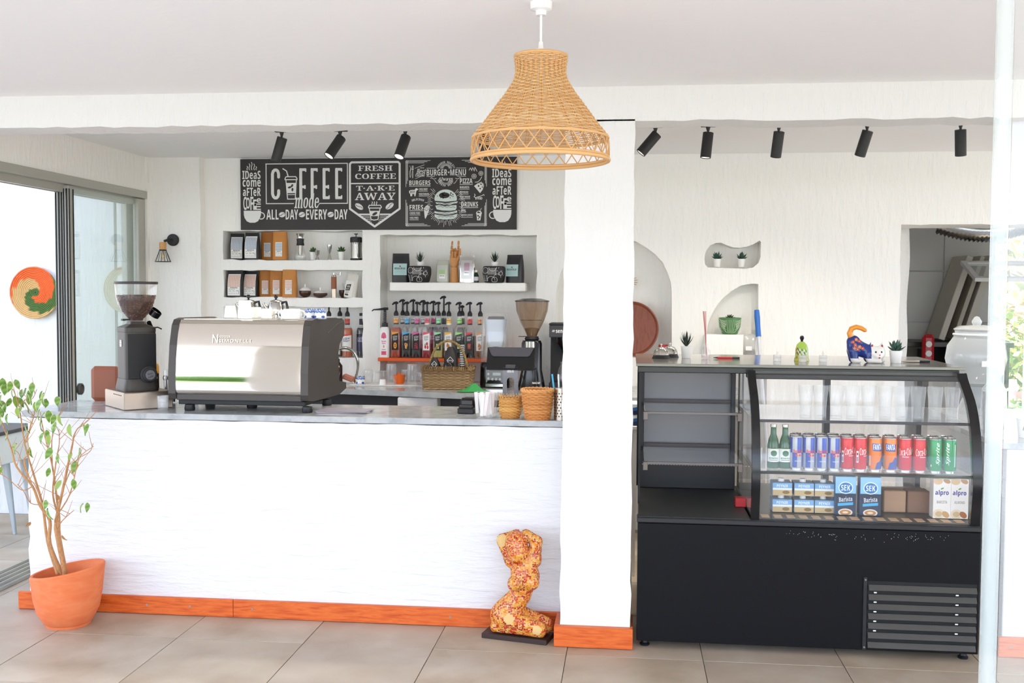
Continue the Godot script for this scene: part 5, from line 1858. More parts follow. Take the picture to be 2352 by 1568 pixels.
	p_text(iw, "KENYA", Rect2(14, 56, 34, 10), "#e6e2d8", "Droid Sans", 700, -0.12)
	p_rect(iw, Rect2(10, 82, 40, 3), "#26231f")
	p_rect(iw, Rect2(10, 90, 30, 3), "#26231f")
	p_rect(iw, Rect2(10, 98, 36, 12), "#3a3632")
	var wbag = bag("coffee_bag", 0.085, 0.165, 0.045, mat("#ddd8cc", 0.6), printed(iw, 0.6), Rect2(-0.46, 0.03, 0.7, 0.68), Vector3(-1.9303, y2, -7.13), -0.1, "off-white bag with dark print leaning over at the niche end")
	wbag.rotation.z = -0.16
	wbag.position.x -= 0.008
	# bottles on the lowest board
	var y3 = 1.140
	pump_bottle(Vector3(-1.9558, y3, -7.12), 0.0, "orange syrup bottle with white and blue label in the lowest niche", {"liquid": "#b5541c", "label": "#e7e4dc", "neck": "#c8452e", "print": "#27315f", "text": "oliv", "round": true})
	pump_bottle(Vector3(-2.0969, y3, -7.15), 0.0, "brown bottle with black pump behind the machine", {"liquid": "#3a2318", "label": "#e7e4dc", "neck": "#222222", "print": "#222222", "text": "MONO", "round": true})
	pump_bottle(Vector3(-2.0294, y3, -7.19), 0.0, "dark syrup bottle half hidden behind the orange syrup bottle", {"liquid": "#1c1720", "label": "#d9d6ce", "neck": "#1f1d24", "print": "#2a2a35", "text": "NOIR", "round": true})
	pump_bottle(Vector3(-1.8607, y3, -7.15), 0.0, "dark purple bottle against the niche side wall", {"liquid": "#1a1422", "label": "#38304f", "neck": "#1a1422", "print": "#cfc7d8", "text": "CASSIS", "round": true}, false)

# syrup bottle with pump
func pump_bottle(pos: Vector3, turn: float, label: String, o: Dictionary, pump := true, group := ""):
	var t = thing("syrup_bottle", label, "bottle", pos, turn, group)
	var sq: float = 2.0 if o.get("round", false) else 7.0
	var R = 0.0365
	var k = R * (1.0 if sq == 2.0 else 0.93)
	var h = 0.19
	var out = [Vector2(0, 0), Vector2(k * 0.93, 0), Vector2(k, 0.008), Vector2(k, h), Vector2(k * 0.86, h + 0.018), Vector2(0.0165, h + 0.034), Vector2(0.0155, h + 0.085), Vector2(0.0155, h + 0.10)]
	put("glass", Geo.new().lathe(out, 28, 38, Vector3.ZERO, sq), M.bottle_glass, t)
	var fillh: float = h * o.get("fill", 1.0)
	var lq = [Vector2(0, 0.004), Vector2(k * 0.94, 0.006), Vector2(k * 0.95, minf(fillh, h))]
	if fillh >= h:
		lq.append(Vector2(k * 0.8, h + 0.016))
	lq.append(Vector2(0, lq[lq.size() - 1].y))
	put("syrup", Geo.new().lathe(lq, 24, 38, Vector3.ZERO, sq), mat(o.liquid, 0.2), t)
	# front label
	var im = paint(64, 96, o.label)
	p_poly(im, PackedVector2Array([Vector2(0, 0), Vector2(64, 0), Vector2(64, 6), Vector2(0, 16)]), o.get("band", o.neck))
	p_text(im, o.get("text", "DaVinci"), Rect2(10, 18, 44, 14), o.print, "Droid Serif", 700, -0.1)
	p_rect(im, Rect2(12, 36, 40, 3), o.print)
	p_rect(im, Rect2(12, 42, 30, 2), o.print)
	for q in o.get("fruit", []):
		p_disc(im, Vector2(q[0], q[1]), q[2], q[3], q[4], q[5] if q.size() > 5 else 0.0)
	var lm = printed(im, 0.35)
	if sq == 2.0:
		put("label", Geo.new().surf(func(a: float, b: float) -> Vector3: return Vector3(sin((a - 0.5) * 2.2) * (k + 0.0008), 0.045 + b * 0.12, cos((a - 0.5) * 2.2) * (k + 0.0008)), 12, 2), lm, t)
	else:
		put("label", Geo.new().box(Vector3(0, 0.115, k + 0.0004), Vector3(k * 1.35, 0.125, 0.0008)), lm, t)
		var wd = Geo.new()
		for s in [-1.0, 1.0]:
			wd.triangle(Vector3(s * 0.003, 0.044, k + 0.0012), Vector3(s * 0.024 if s > 0 else s * 0.006, 0.006 if s > 0 else 0.006, k + 0.0012), Vector3(s * 0.006 if s > 0 else s * 0.024, 0.006, k + 0.0012))
		put("glass_facet", wd, mat(o.liquid, 0.05).duplicate(), t)
	var ni = paint(48, 40, o.neck)
	p_poly(ni, PackedVector2Array([Vector2(0, 40), Vector2(48, 40), Vector2(48, 26), Vector2(0, 36)]), o.get("neck_foot", "#17171a"))
	p_text(ni, "Da Vinci", Rect2(17, 8, 14, 6), "#1b1b1b")
	put("neck_label", Geo.new().surf(func(a: float, b: float) -> Vector3: return Vector3(sin((a - 0.5) * TAU) * 0.0172, h + 0.038 + b * 0.042, cos((a - 0.5) * TAU) * 0.0172), 20, 1), printed(ni, 0.4), t)
	if pump:
		var pm = Node3D.new()
		pm.name = "pump"
		t.add_child(pm)
		pm.position.y = h + 0.096
		put("collar", Geo.new().lathe([Vector2(0, 0), Vector2(0.016, 0), Vector2(0.0165, 0.018), Vector2(0.013, 0.026), Vector2(0.008, 0.036), Vector2(0, 0.036)], 18), M.black, pm)
		var ph: float = o.get("pump", 0.085)
		put("stem", Geo.new().tube([Vector3(0, 0.034, 0), Vector3(0, ph, 0)], 0.0058, 10), M.black, pm)
		var sd: float = o.get("side", -1.0)
		put("nozzle", Geo.new().tube([Vector3(-sd * 0.014, ph + 0.002, 0), Vector3(-sd * 0.004, ph + 0.006, 0.0), Vector3(sd * 0.012, ph + 0.004, 0.004), Vector3(sd * 0.026, ph - 0.008, 0.008)], [0.006, 0.0095, 0.008, 0.0045], 8), M.black, pm)
		if o.get("bellows", false):
			for j in 5:
				put("spring_coil", Geo.new().tube(ring(0.0085, 0.042 + j * 0.009, 14), 0.0022, 5, false, true), M.grey, pm)
	else:
		put("cap", Geo.new().lathe([Vector2(0, h + 0.1), Vector2(0.017, h + 0.1), Vector2(0.017, h + 0.12), Vector2(0, h + 0.121)], 16), M.black, t)
	return t

func build_niche_two():
	# white plaster shelf
	struct("trim_shelf", span(Geo.new(), Vector3(-1.627, 1.607, -7.30), Vector3(-0.700, 1.664, -7.0), 0.005), M.wall_warm)
	var y = 1.6645
	var z = -7.06
	var mint = paint(80, 64, "#a9c8c4")
	p_text(mint, "MILK&CREAM", Rect2(8, 22, 62, 10), "#2d2a29", "Droid Serif", 700)
	p_disc(mint, Vector2(40, 15), 5, 3.5, "#7c3a2a", 0.4)
	for i in 4:
		p_rect(mint, Rect2(10, 38 + i * 5, 58, 1.5), "#8fb0ac")
	var mm = printed(mint, 0.5)
	var dark = mat("#252325", 0.42)
	bag("coffee_bag", 0.118, 0.198, 0.075, dark, mm, Rect2(-0.40, 0.25, 0.80, 0.40), Vector3(-1.5637, y, -7.07), 0.05, "large black coffee bag with mint label beside planter, upright one", "", 0.0, 0.7)
	var b2 = bag("coffee_bag", 0.112, 0.19, 0.085, dark, mm, Rect2(-0.46, 0.23, 0.80, 0.42), Vector3(-0.7743, y, -7.07), 0.5, "black coffee bag with mint label turned sideways at the shelf end", "", 0.0, 0.7)
	b2.rotation.y = -0.25
	# round black planters with white line drawing
	for i in 2:
		var px: float = [-1.4288, -0.9149][i]
		var t = thing("patterned_planter", ["black planter with white line drawing beside the upright black bag", "black planter with white line drawing beside the green bottle"][i], "planter", Vector3(px, y, -7.05))
		put("bowl", Geo.new().lathe([Vector2(0, 0), Vector2(0.058, 0), Vector2(0.066, 0.008), Vector2(0.076, 0.055), Vector2(0.077, 0.09), Vector2(0.072, 0.108), Vector2(0.066, 0.112), Vector2(0.064, 0.104), Vector2(0, 0.1)], 36, 38, Vector3.ZERO, 3.0), mat("#221e1f", 0.5), t)
		var g = Geo.new()
		var r = 0.0775
		var lines = []
		for k in 7:
			lines.append([Vector2(-0.032 + k * 0.008, 0.055), Vector2(-0.032 + k * 0.008, 0.098)])
		for k in 6:
			lines.append([Vector2(-0.07, 0.012 + k * 0.007), Vector2(-0.036, 0.012 + k * 0.007)])
		lines.append([Vector2(-0.075, 0.052), Vector2(0.075, 0.05)])
		lines.append([Vector2(0.022, 0.05), Vector2(0.022, 0.10)])
		lines.append([Vector2(0.04, 0.05), Vector2(0.04, 0.104)])
		lines.append([Vector2(0.022, 0.08), Vector2(0.06, 0.08)])
		for q in [[-0.05, 0.082, 0.02], [0.012, 0.018, 0.02], [-0.012, 0.014, 0.028], [0.052, 0.062, 0.012], [0.03, 0.035, 0.024], [0.0, 0.104, 0.026]]:
			var c = []
			for k in 13:
				var a = TAU * k / 24.0 if q[2] > 0.021 else TAU * k / 12.0
				if q[1] > 0.1:
					a += PI
				c.append(Vector2(q[0] + cos(a) * q[2], clampf(q[1] + sin(a) * q[2], 0.006, 0.106)))
			lines.append(c)
		for l in lines:
			var p = []
			for q in l:
				var a: float = q.x / r
				var rad = lerpf(0.0665, 0.0785, clampf(q.y / 0.06, 0, 1))
				if q.y > 0.09:
					rad = lerpf(0.0785, 0.0735, (q.y - 0.09) / 0.018)
				var e = pow(pow(absf(cos(a)), 3.0) + pow(absf(sin(a)), 3.0), -1.0 / 3.0)
				p.append(Vector3(sin(a) * rad * e, q.y, cos(a) * rad * e))
			var p2 = []
			for k in p.size() - 1:
				for s in 4:
					p2.append(p[k].lerp(p[k + 1], s / 4.0))
			p2.append(p[p.size() - 1])
			g.tube(p2, 0.0011, 4, false)
		put("line_drawing", g, M.white, t).set_meta("kind", "stuff")
		succulent(Vector3(px + 0.004, y + 0.1005, -7.05), 0.025, 0.04, ["spiky dark plant in white pot set in the planter by the upright bag", "spiky dark plant in white pot set in the planter by the green bottle"][i], 1)
	# clear pouch and silver pouch
	var gi = paint(64, 96, "#c9cbbf")
	p_rect(gi, Rect2(14, 26, 36, 26), "#a9c98b")
	p_rect(gi, Rect2(14, 56, 36, 22), "#efefea")
	p_text(gi, "MATCHA", Rect2(18, 60, 28, 6), "#444444")
	var tp = bag("pouch", 0.088, 0.155, 0.05, mat("#bdbcae", 0.3, 0.1), printed(gi, 0.4), Rect2(-0.42, 0.05, 0.84, 0.72), Vector3(-1.2728, y, -7.09), -0.1, "clear pouch with green and white label left of the wooden hand", "", 0.0, 0.9)
	tp.set_meta("category", "pouch")
	var si = paint(64, 96, "#c9c7c6")
	for j in 8:
		for i in 5:
			var x = 18.0 + i * 6.0
			var yy = 14.0 + j * 5.0
			p_poly(si, PackedVector2Array([Vector2(x, yy), Vector2(x + 3, yy + 2.5), Vector2(x + 6, yy), Vector2(x + 6, yy + 2), Vector2(x + 3, yy + 4.5), Vector2(x, yy + 2)]), "#8b2f5e")
	p_rect(si, Rect2(17, 58, 30, 20), "#dedcda")
	p_text(si, "HIBISCUS", Rect2(19, 62, 26, 5), "#444444")
	var sp = bag("pouch", 0.108, 0.185, 0.05, mat("#d3d0cd", 0.2, 0.85), printed(si, 0.3, 0.4), Rect2(-0.36, 0.14, 0.72, 0.68), Vector3(-1.0987, y, -7.04), 0.0, "silver foil pouch with purple chevrons right of the wooden hand", "", 0.0, 0.8)
	sp.set_meta("category", "pouch")
	var gb = thing("dropper_bottle", "small dark green bottle with white cap and label", "bottle", Vector3(-1.0344, y, -7.03))
	put("glass_body", Geo.new().lathe([Vector2(0, 0), Vector2(0.0155, 0), Vector2(0.0165, 0.004), Vector2(0.0165, 0.05), Vector2(0.009, 0.064), Vector2(0.009, 0.072), Vector2(0, 0.072)], 18), mat("#12351f", 0.08), gb)
	put("cap", Geo.new().lathe([Vector2(0, 0.07), Vector2(0.0105, 0.07), Vector2(0.0105, 0.085), Vector2(0, 0.086)], 16), M.white, gb)
	put("label", Geo.new().surf(func(a: float, b: float) -> Vector3: return Vector3(sin((a - 0.5) * 2.4) * 0.017, 0.014 + b * 0.026, cos((a - 0.5) * 2.4) * 0.017), 8, 1), mat("#d6cfd4", 0.6), gb)
	build_wooden_hand(Vector3(-1.1907, y, -7.07))

func build_wooden_hand(pos: Vector3):
	var wood = mat("#c98a4e", 0.5)
	var w2 = mat("#c2834a", 0.5)
	var t = thing("wooden_hand", "jointed wooden artist's hand making a horn sign on shelf", "hand", pos, 0.0)
	put("wrist", Geo.new().lathe([Vector2(0, 0), Vector2(0.03, 0), Vector2(0.0315, 0.004), Vector2(0.027, 0.06), Vector2(0.026, 0.105), Vector2(0, 0.112)], 24, 38, Vector3.ZERO, 2.0, 1.0, 0.8), wood, t)
	var g = Geo.new()
	body(g, [[Vector3(-0.014, 0.13, 0), Vector3(-0.018, 0.185, 0), 0.018, 0.014], [Vector3(0.012, 0.13, 0), Vector3(0.016, 0.18, 0), 0.018, 0.014], [Vector3(0.0, 0.115, 0), Vector3(0, 0.185, 0), 0.02, 0.013]], 0.005, 0.012)
	put("palm", g, wood, t)
	# little finger and index stand up, middle two folded, thumb across
	var fingers = [["little_finger", Vector3(-0.024, 0.195, 0), Vector3(-0.016, 0.285, -0.004), 0.0085, 4], ["index_finger", Vector3(0.025, 0.192, 0), Vector3(0.027, 0.287, -0.004), 0.0088, 4]]
	for f in fingers:
		var n: int = 3
		var fg = null
		for k in n:
			var a: Vector3 = f[1].lerp(f[2], float(k) / n)
			var b: Vector3 = f[1].lerp(f[2], float(k + 1) / n - 0.02)
			var r: float = f[3] * (1.0 - 0.08 * k)
			var geo = Geo.new().at(look(b - a, a)).lathe([Vector2(0, 0), Vector2(r * 0.8, 0.001), Vector2(r, 0.006), Vector2(r * 0.96, a.distance_to(b) - 0.006), Vector2(r * (0.55 if k == n - 1 else 0.8), a.distance_to(b)), Vector2(0, a.distance_to(b) + (0.002 if k == n - 1 else 0.0))], 14)
			put(f[0], geo, w2 if k % 2 else wood, t)
	for i in 2:
		var x = -0.009 + i * 0.017
		put("folded_finger", Geo.new().tube([Vector3(x, 0.19, 0.004), Vector3(x, 0.222, 0.008), Vector3(x, 0.228, 0.018), Vector3(x, 0.215, 0.026)], [0.0085, 0.0085, 0.008, 0.008], 12), wood, t)
		put("folded_tip", Geo.new().tube([Vector3(x, 0.212, 0.026), Vector3(x, 0.17, 0.026)], [0.0078, 0.0068], 12), w2, t)
	put("thumb", Geo.new().tube([Vector3(0.022, 0.15, 0.008), Vector3(0.036, 0.185, 0.014), Vector3(0.04, 0.21, 0.018), Vector3(0.041, 0.232, 0.018)], [0.012, 0.010, 0.0085, 0.006], 12), wood, t)

func build_syrup_shelf():
	solo("orange_shelf", span(Geo.new(), Vector3(-1.712, 1.124, -7.29), Vector3(-0.76, 1.148, -7.005), 0.003), mat("#e0581c", 0.4), "orange painted wooden board carrying the syrup bottles", "shelf")
	var y = 1.1485
	var z = -7.06
	var F = {
		"peach": [[32, 72, 16, 17, "#f09a3a"], [32, 72, 7, 8, "#1c1512"], [32, 72, 4, 4, "#f2b04e"]],
		"cookie": [[26, 66, 10, 9, "#d9a45c"], [40, 68, 9, 9, "#c98f45"], [32, 80, 11, 9, "#e0b06c"], [26, 66, 4, 3, "#7a4a22"], [40, 80, 4, 3, "#7a4a22"]],
		"berry": [[24, 62, 4, 4, "#b8253c"], [34, 60, 4, 4, "#c93048"], [42, 66, 4, 4, "#a81f38"], [20, 72, 4, 4, "#c93048"], [30, 72, 5, 5, "#b8253c"], [40, 76, 4, 4, "#d23c52"], [26, 82, 4, 4, "#a81f38"], [36, 84, 4, 4, "#c93048"], [46, 84, 4, 4, "#b8253c"], [18, 84, 4, 4, "#a81f38"]],
		"cherry": [[40, 62, 9, 9, "#c81e30"], [24, 78, 9, 9, "#c81e30"], [46, 80, 9, 9, "#d22a3a"], [22, 66, 4, 8, "#3c8a4a", 0.6]],
		"lime": [[32, 74, 15, 14, "#9ac653"], [24, 66, 7, 3, "#dcecb0", 0.7], [40, 66, 7, 3, "#dcecb0", -0.7], [24, 82, 7, 3, "#dcecb0", -0.7], [40, 82, 7, 3, "#dcecb0", 0.7]],
		"almond": [[26, 68, 8, 12, "#b86a2c", 0.4], [40, 74, 8, 12, "#c57a3a", -0.3], [30, 86, 10, 6, "#a85c24"]],
		"rose": [[32, 72, 15, 15, "#d03438"], [32, 72, 7, 7, "#5a9a3c"], [22, 64, 5, 5, "#e04a48"], [44, 64, 5, 5, "#e04a48"], [44, 82, 5, 5, "#c02830"], [22, 82, 5, 5, "#c02830"]],
	}
	var list = [
		["amber peach syrup bottle with orange neck label", {"liquid": "#a3381a", "label": "#1f1b1a", "neck": "#f0a03c", "print": "#f2efe8", "fruit": F.peach}],
		["dark caramel syrup bottle with blue neck label", {"liquid": "#1a1110", "label": "#241c1a", "neck": "#4fb0e2", "print": "#e8e4da", "fruit": F.cookie, "fill": 0.86}],
		["dark berry syrup bottle with pink neck label", {"liquid": "#1f0d14", "label": "#201819", "neck": "#d9639a", "print": "#eee9e2", "fruit": F.berry, "fill": 0.32, "side": 1.0}],
		["cherry syrup bottle with white label and red neck label", {"liquid": "#8c1424", "label": "#eeece8", "neck": "#e25560", "print": "#777777", "fruit": F.cherry, "fill": 0.5, "neck_foot": "#f0eeea"}],
		["lime syrup bottle with pale green neck label", {"liquid": "#b9ae62", "label": "#1e1d1a", "neck": "#8fdca0", "print": "#eeeae2", "fruit": F.lime, "fill": 0.6}],
		["almond syrup bottle with white label and yellow neck label", {"liquid": "#5c2c16", "label": "#eae7e1", "neck": "#f0b83c", "print": "#666666", "fruit": F.almond, "fill": 0.35, "neck_foot": "#f0eeea"}],
		["dark syrup bottle with green neck label behind the basket handle", {"liquid": "#15110f", "label": "#22201e", "neck": "#9fe07a", "print": "#e9e6df", "fruit": F.lime, "fill": 0.75}],
		["dark rose syrup bottle with red neck label", {"liquid": "#1c0c0e", "label": "#201a1a", "neck": "#e0323a", "print": "#e9e6df", "fruit": F.rose, "fill": 0.8}],
		["syrup bottle with tan neck label half behind the blender hood", {"liquid": "#7a4418", "label": "#eae7e1", "neck": "#e39a5a", "print": "#666666", "fruit": F.almond, "fill": 0.8}],
	]
	var xs = [-1.5952, -1.5188, -1.4487, -1.3787, -1.2997, -1.2271, -1.1545, -1.0822, -1.01]
	for i in list.size():
		var b = pump_bottle(Vector3(xs[i], y, z + (0.0 if i != 6 else -0.005)), 0.0, list[i][0], list[i][1])
		if i > 0:
			var gap: float = xs[i] - xs[i - 1]
			if gap < 0.068:
				b.scale = Vector3(1, 1, 1)
	# back row
	var back = [[924, {"liquid": "#d8d4cc", "label": "#d8d4cc", "neck": "#d8d4cc", "print": "#888888", "pump": 0.1, "bellows": true}, "pale puree bottle behind the amber syrup"], [946, {"liquid": "#d8d4cc", "label": "#2a2624", "neck": "#d8d4cc", "print": "#cccccc", "pump": 0.1, "bellows": true}, "pale puree bottle behind the blue labelled syrup"], [970, {"liquid": "#e7dfe0", "label": "#df5f86", "neck": "#e7dfe0", "print": "#ffffff", "pump": 0.095, "bellows": true}, "white puree bottle with pink arch behind the berry syrup"], [993, {"liquid": "#3d1a2c", "label": "#c9447e", "neck": "#c9447e", "print": "#ffffff", "pump": 0.09}, "magenta labelled bottle behind the lime syrup"], [1012, {"liquid": "#3a3835", "label": "#3a3835", "neck": "#3a3835", "print": "#777777", "pump": 0.125}, "tall grey bottle with the highest pump"], [1068, {"liquid": "#4a3524", "label": "#44602f", "neck": "#44602f", "print": "#dddddd", "pump": 0.06}, "green labelled bottle behind the rose syrup"]]
	var bx = [-1.5769, -1.5023, -1.4308, -1.3596, -1.2854, -1.1559]
	for i in back.size():
		pump_bottle(Vector3(bx[i], y, -7.19), 0.0, back[i][2], back[i][1])
	# white puree bottle with long spout at the niche corner
	var im = paint(64, 140, "#f3efee")
	p_poly(im, PackedVector2Array([Vector2(10, 132), Vector2(54, 132), Vector2(54, 24), Vector2(46, 10), Vector2(32, 5), Vector2(18, 10), Vector2(10, 24)]), "#e2637f")
	p_poly(im, PackedVector2Array([Vector2(10, 110), Vector2(54, 110), Vector2(54, 38), Vector2(10, 38)]), "#f6eff0")
	p_text(im, "K", Rect2(26, 30, 12, 14), "#4a2f33", "Droid Serif", 400)
	p_text(im, "Pinacolada", Rect2(12, 50, 40, 9), "#c22e56", "Droid Serif", 700)
	p_text(im, "Puree", Rect2(16, 62, 32, 9), "#c22e56", "Droid Serif", 700)
	p_disc(im, Vector2(32, 84), 6, 8, "#d98a3a")
	p_rect(im, Rect2(14, 100, 36, 3), "#8d7478")
	p_rect(im, Rect2(18, 118, 28, 3), "#8d3a50")
	var t = thing("puree_bottle", "white puree bottle with pink arch label and long black spout", "bottle", Vector3(-1.6718, y, -7.05))
	put("bottle_body", Geo.new().lathe([Vector2(0, 0), Vector2(0.033, 0), Vector2(0.034, 0.004), Vector2(0.034, 0.185), Vector2(0.026, 0.205), Vector2(0.02, 0.21), Vector2(0, 0.21)], 28, 38, Vector3.ZERO, 5.0), mat("#f1eeec", 0.35), t)
	put("label", Geo.new().box(Vector3(0, 0.094, 0.0345), Vector3(0.05, 0.172, 0.0008)), printed(im, 0.4), t)
	put("collar", Geo.new().lathe([Vector2(0, 0.21), Vector2(0.021, 0.21), Vector2(0.019, 0.238), Vector2(0, 0.238)], 18), M.black, t)
	put("stem", Geo.new().tube([Vector3(0, 0.238, 0), Vector3(0, 0.325, 0)], 0.0095, 10), M.black, t)
	for j in 5:
		put("spring_coil", Geo.new().tube(ring(0.011, 0.25 + j * 0.014, 14), 0.003, 5, false, true), M.grey, t)
	put("spout", Geo.new().tube([Vector3(0.022, 0.335, 0), Vector3(0, 0.335, 0), Vector3(-0.04, 0.33, 0.01), Vector3(-0.075, 0.328, 0.02), Vector3(-0.086, 0.318, 0.022)], [0.009, 0.010, 0.006, 0.0045, 0.0035], 8), M.black, t)

func build_niche_things():
	M.white_pot = mat("#efede8", 0.45)
	M.plant = tinted(0.5)
	M.bottle_glass = pane("#f0f2f0", 0.05)
	build_niche_one()
	build_niche_two()
	build_syrup_shelf()


# ---------------------------------------------------------------- back counter and what stands on it

func build_back_counter():
	# slab set slightly askew to the wall
	var poly = PackedVector2Array([Vector2(-2.75, -6.785), Vector2(-0.62, -6.325), Vector2(0.48, -6.325), Vector2(0.48, -7.072), Vector2(-2.75, -7.072)])
	var g = Geo.new().at(Transform3D(Basis(Vector3(1, 0, 0), Vector3(0, 0, 1), Vector3(0, -1, 0)), Vector3(0, 0.9705, 0)))
	var flat = PackedVector2Array()
	for p in poly:
		flat.append(p)
	g.at(Transform3D(Basis(Vector3(1, 0, 0), Vector3(0, 0, 1), Vector3(0, -1, 0)), Vector3(0, 0.9355, 0)))
	g.sheet(flat, 0.0, 0.035)
	solo("back_countertop", g, M.marble, "grey marble worktop along the back wall under the syrup shelf", "countertop")
	var t = thing("back_counter_base", "white plaster pier and dark cupboards under the back worktop", "counter", Vector3.ZERO)
	put("pier", span(Geo.new(), Vector3(-1.4603, 0, -7.05), Vector3(-1.2046, 0.93, -6.5), 0.006), M.wall_h, t)
	put("pier", span(Geo.new(), Vector3(-0.5, 0, -7.05), Vector3(-0.3, 0.93, -6.42), 0.006), M.wall_h, t)
	put("pier", span(Geo.new(), Vector3(-2.7, 0, -7.05), Vector3(-2.5, 0.93, -6.78), 0.006), M.wall_h, t)
	put("cupboard", span(Geo.new(), Vector3(-2.48, 0.05, -7.05), Vector3(-1.5028, 0.93, -6.72), 0.004), M.charcoal, t)
	put("cupboard", span(Geo.new(), Vector3(-1.2117, 0.05, -7.05), Vector3(-0.52, 0.93, -6.62), 0.004), M.charcoal, t)
	var yc = 0.9711
	# draining mat
	var mt = solo("draining_mat", span(Geo.new(), Vector3(-1.86, 0.0, -0.10), Vector3(-1.36, 0.006, 0.09), 0.002), M.white, "white draining mat under the upturned glasses", "mat", Vector3(0, yc, -6.90))
	var ym = yc + 0.0062
	# tap
	var tap = thing("gooseneck_tap", "chrome gooseneck tap over the back sink", "tap", Vector3(-1.854, yc, -6.97))
	put("base", Geo.new().lathe([Vector2(0, 0), Vector2(0.024, 0), Vector2(0.022, 0.012), Vector2(0.013, 0.03), Vector2(0, 0.03)], 20), M.steel, tap)
	var pts = []
	for i in 15:
		var a = -0.35 + 2.35 * i / 14.0
		pts.append(Vector3(-0.075 + cos(a) * 0.088, 0.135 + sin(a) * 0.11, 0.02 * i / 14.0))
	put("neck", Geo.new().tube([Vector3(-0.006, 0.02, 0)] + pts, 0.0105, 12), M.steel, tap)
	put("nozzle", Geo.new().at(Transform3D(Basis(), Vector3(-0.117, 0.20, 0.02))).lathe([Vector2(0, 0), Vector2(0.013, 0), Vector2(0.013, 0.03), Vector2(0, 0.03)], 14), M.steel, tap)
	put("lever", Geo.new().tube([Vector3(0.01, 0.03, 0.01), Vector3(0.03, 0.05, 0.03)], 0.005, 8), M.steel, tap)
	# soap bottle, sponge, lemon coloured cloth
	var sb = thing("soap_bottle", "brown pump soap bottle beside the chrome tap", "bottle", Vector3(-1.9546, yc, -6.86))
	put("glass_body", Geo.new().lathe([Vector2(0, 0), Vector2(0.033, 0), Vector2(0.035, 0.006), Vector2(0.035, 0.13), Vector2(0.014, 0.158), Vector2(0, 0.158)], 22), mat("#2a120c", 0.12), sb)
	put("pump", Geo.new().lathe([Vector2(0, 0.157), Vector2(0.016, 0.157), Vector2(0.016, 0.175), Vector2(0.006, 0.18), Vector2(0.006, 0.20), Vector2(0.012, 0.203), Vector2(0, 0.212)], 16), M.black, sb)
	solo("sponge", Geo.new().at(Transform3D(Basis(Vector3.BACK, -0.35), Vector3.ZERO)).box(Vector3(0.0, 0.032, 0), Vector3(0.075, 0.035, 0.05), 0.006), mat("#d98c76", 0.9), "pink sponge block tilted between soap bottle and tap", "sponge", Vector3(-1.9075, yc + 0.012, -6.93))
	solo("yellow_cloth", Geo.new().surf(func(a: float, b: float) -> Vector3: return Vector3((a - 0.5) * 0.06, 0.002 + 0.06 * sin(b * PI) * (0.7 + 0.3 * sin(a * 11.0)), (0.5 - b) * 0.05), 12, 8), mat("#d8d835", 0.9), "yellow cleaning cloth lying on the machine's drip tray", "cloth", Vector3(-1.652, 1.1005, -5.66))
	# upturned glasses
	build_cup("patterned_cup", inverted(0.032, 0.026, 0.058), Vector3(-1.7936, ym, -6.86), "single blue and white cup on the draining mat", "", 0, M.blue_print)
	drinking_glass(Vector3(-1.764, ym, -6.95), 0.03, 0.034, 0.09, "upturned tumbler behind the blue cup on the mat", "", true)
	drinking_glass(Vector3(-1.6972, ym, -6.9), 0.034, 0.026, 0.085, "upturned curved glass in the middle of the mat", "", true)
	drinking_glass(Vector3(-1.6634, ym, -6.965), 0.03, 0.028, 0.088, "upturned small glass behind the white egg cup", "", true)
	build_cup("cup", inverted(0.024, 0.02, 0.036), Vector3(-1.6401, ym, -6.85), "tiny white cup between glasses on the mat")
	drinking_glass(Vector3(-1.5875, ym, -6.88), 0.033, 0.034, 0.14, "tall upturned glass beside the orange squeezer", "", true)
	drinking_glass(Vector3(-1.4443, ym, -6.88), 0.034, 0.036, 0.14, "tall upturned glass next to the seagrass basket", "", true)
	drinking_glass(Vector3(-1.5128, ym, -6.985), 0.028, 0.03, 0.095, "short upturned glass between the tall ones", "", true)
	drinking_glass(Vector3(-1.3969, yc, -6.95), 0.034, 0.034, 0.09, "cut glass tumbler touching the basket", "", true)
	var sq = thing("citrus_squeezer", "bright orange plastic citrus squeezer among the glasses", "squeezer", Vector3(-1.5471, ym, -6.935))
	put("bowl", Geo.new().lathe([Vector2(0, 0), Vector2(0.03, 0), Vector2(0.038, 0.03), Vector2(0.042, 0.06), Vector2(0.04, 0.062), Vector2(0.034, 0.03), Vector2(0, 0.012)], 24), mat("#ef6a1c", 0.4), sq)
	put("cone", Geo.new().lathe([Vector2(0.024, 0.012), Vector2(0.018, 0.05), Vector2(0.008, 0.075), Vector2(0, 0.08)], 12), mat("#ef6a1c", 0.4), sq)

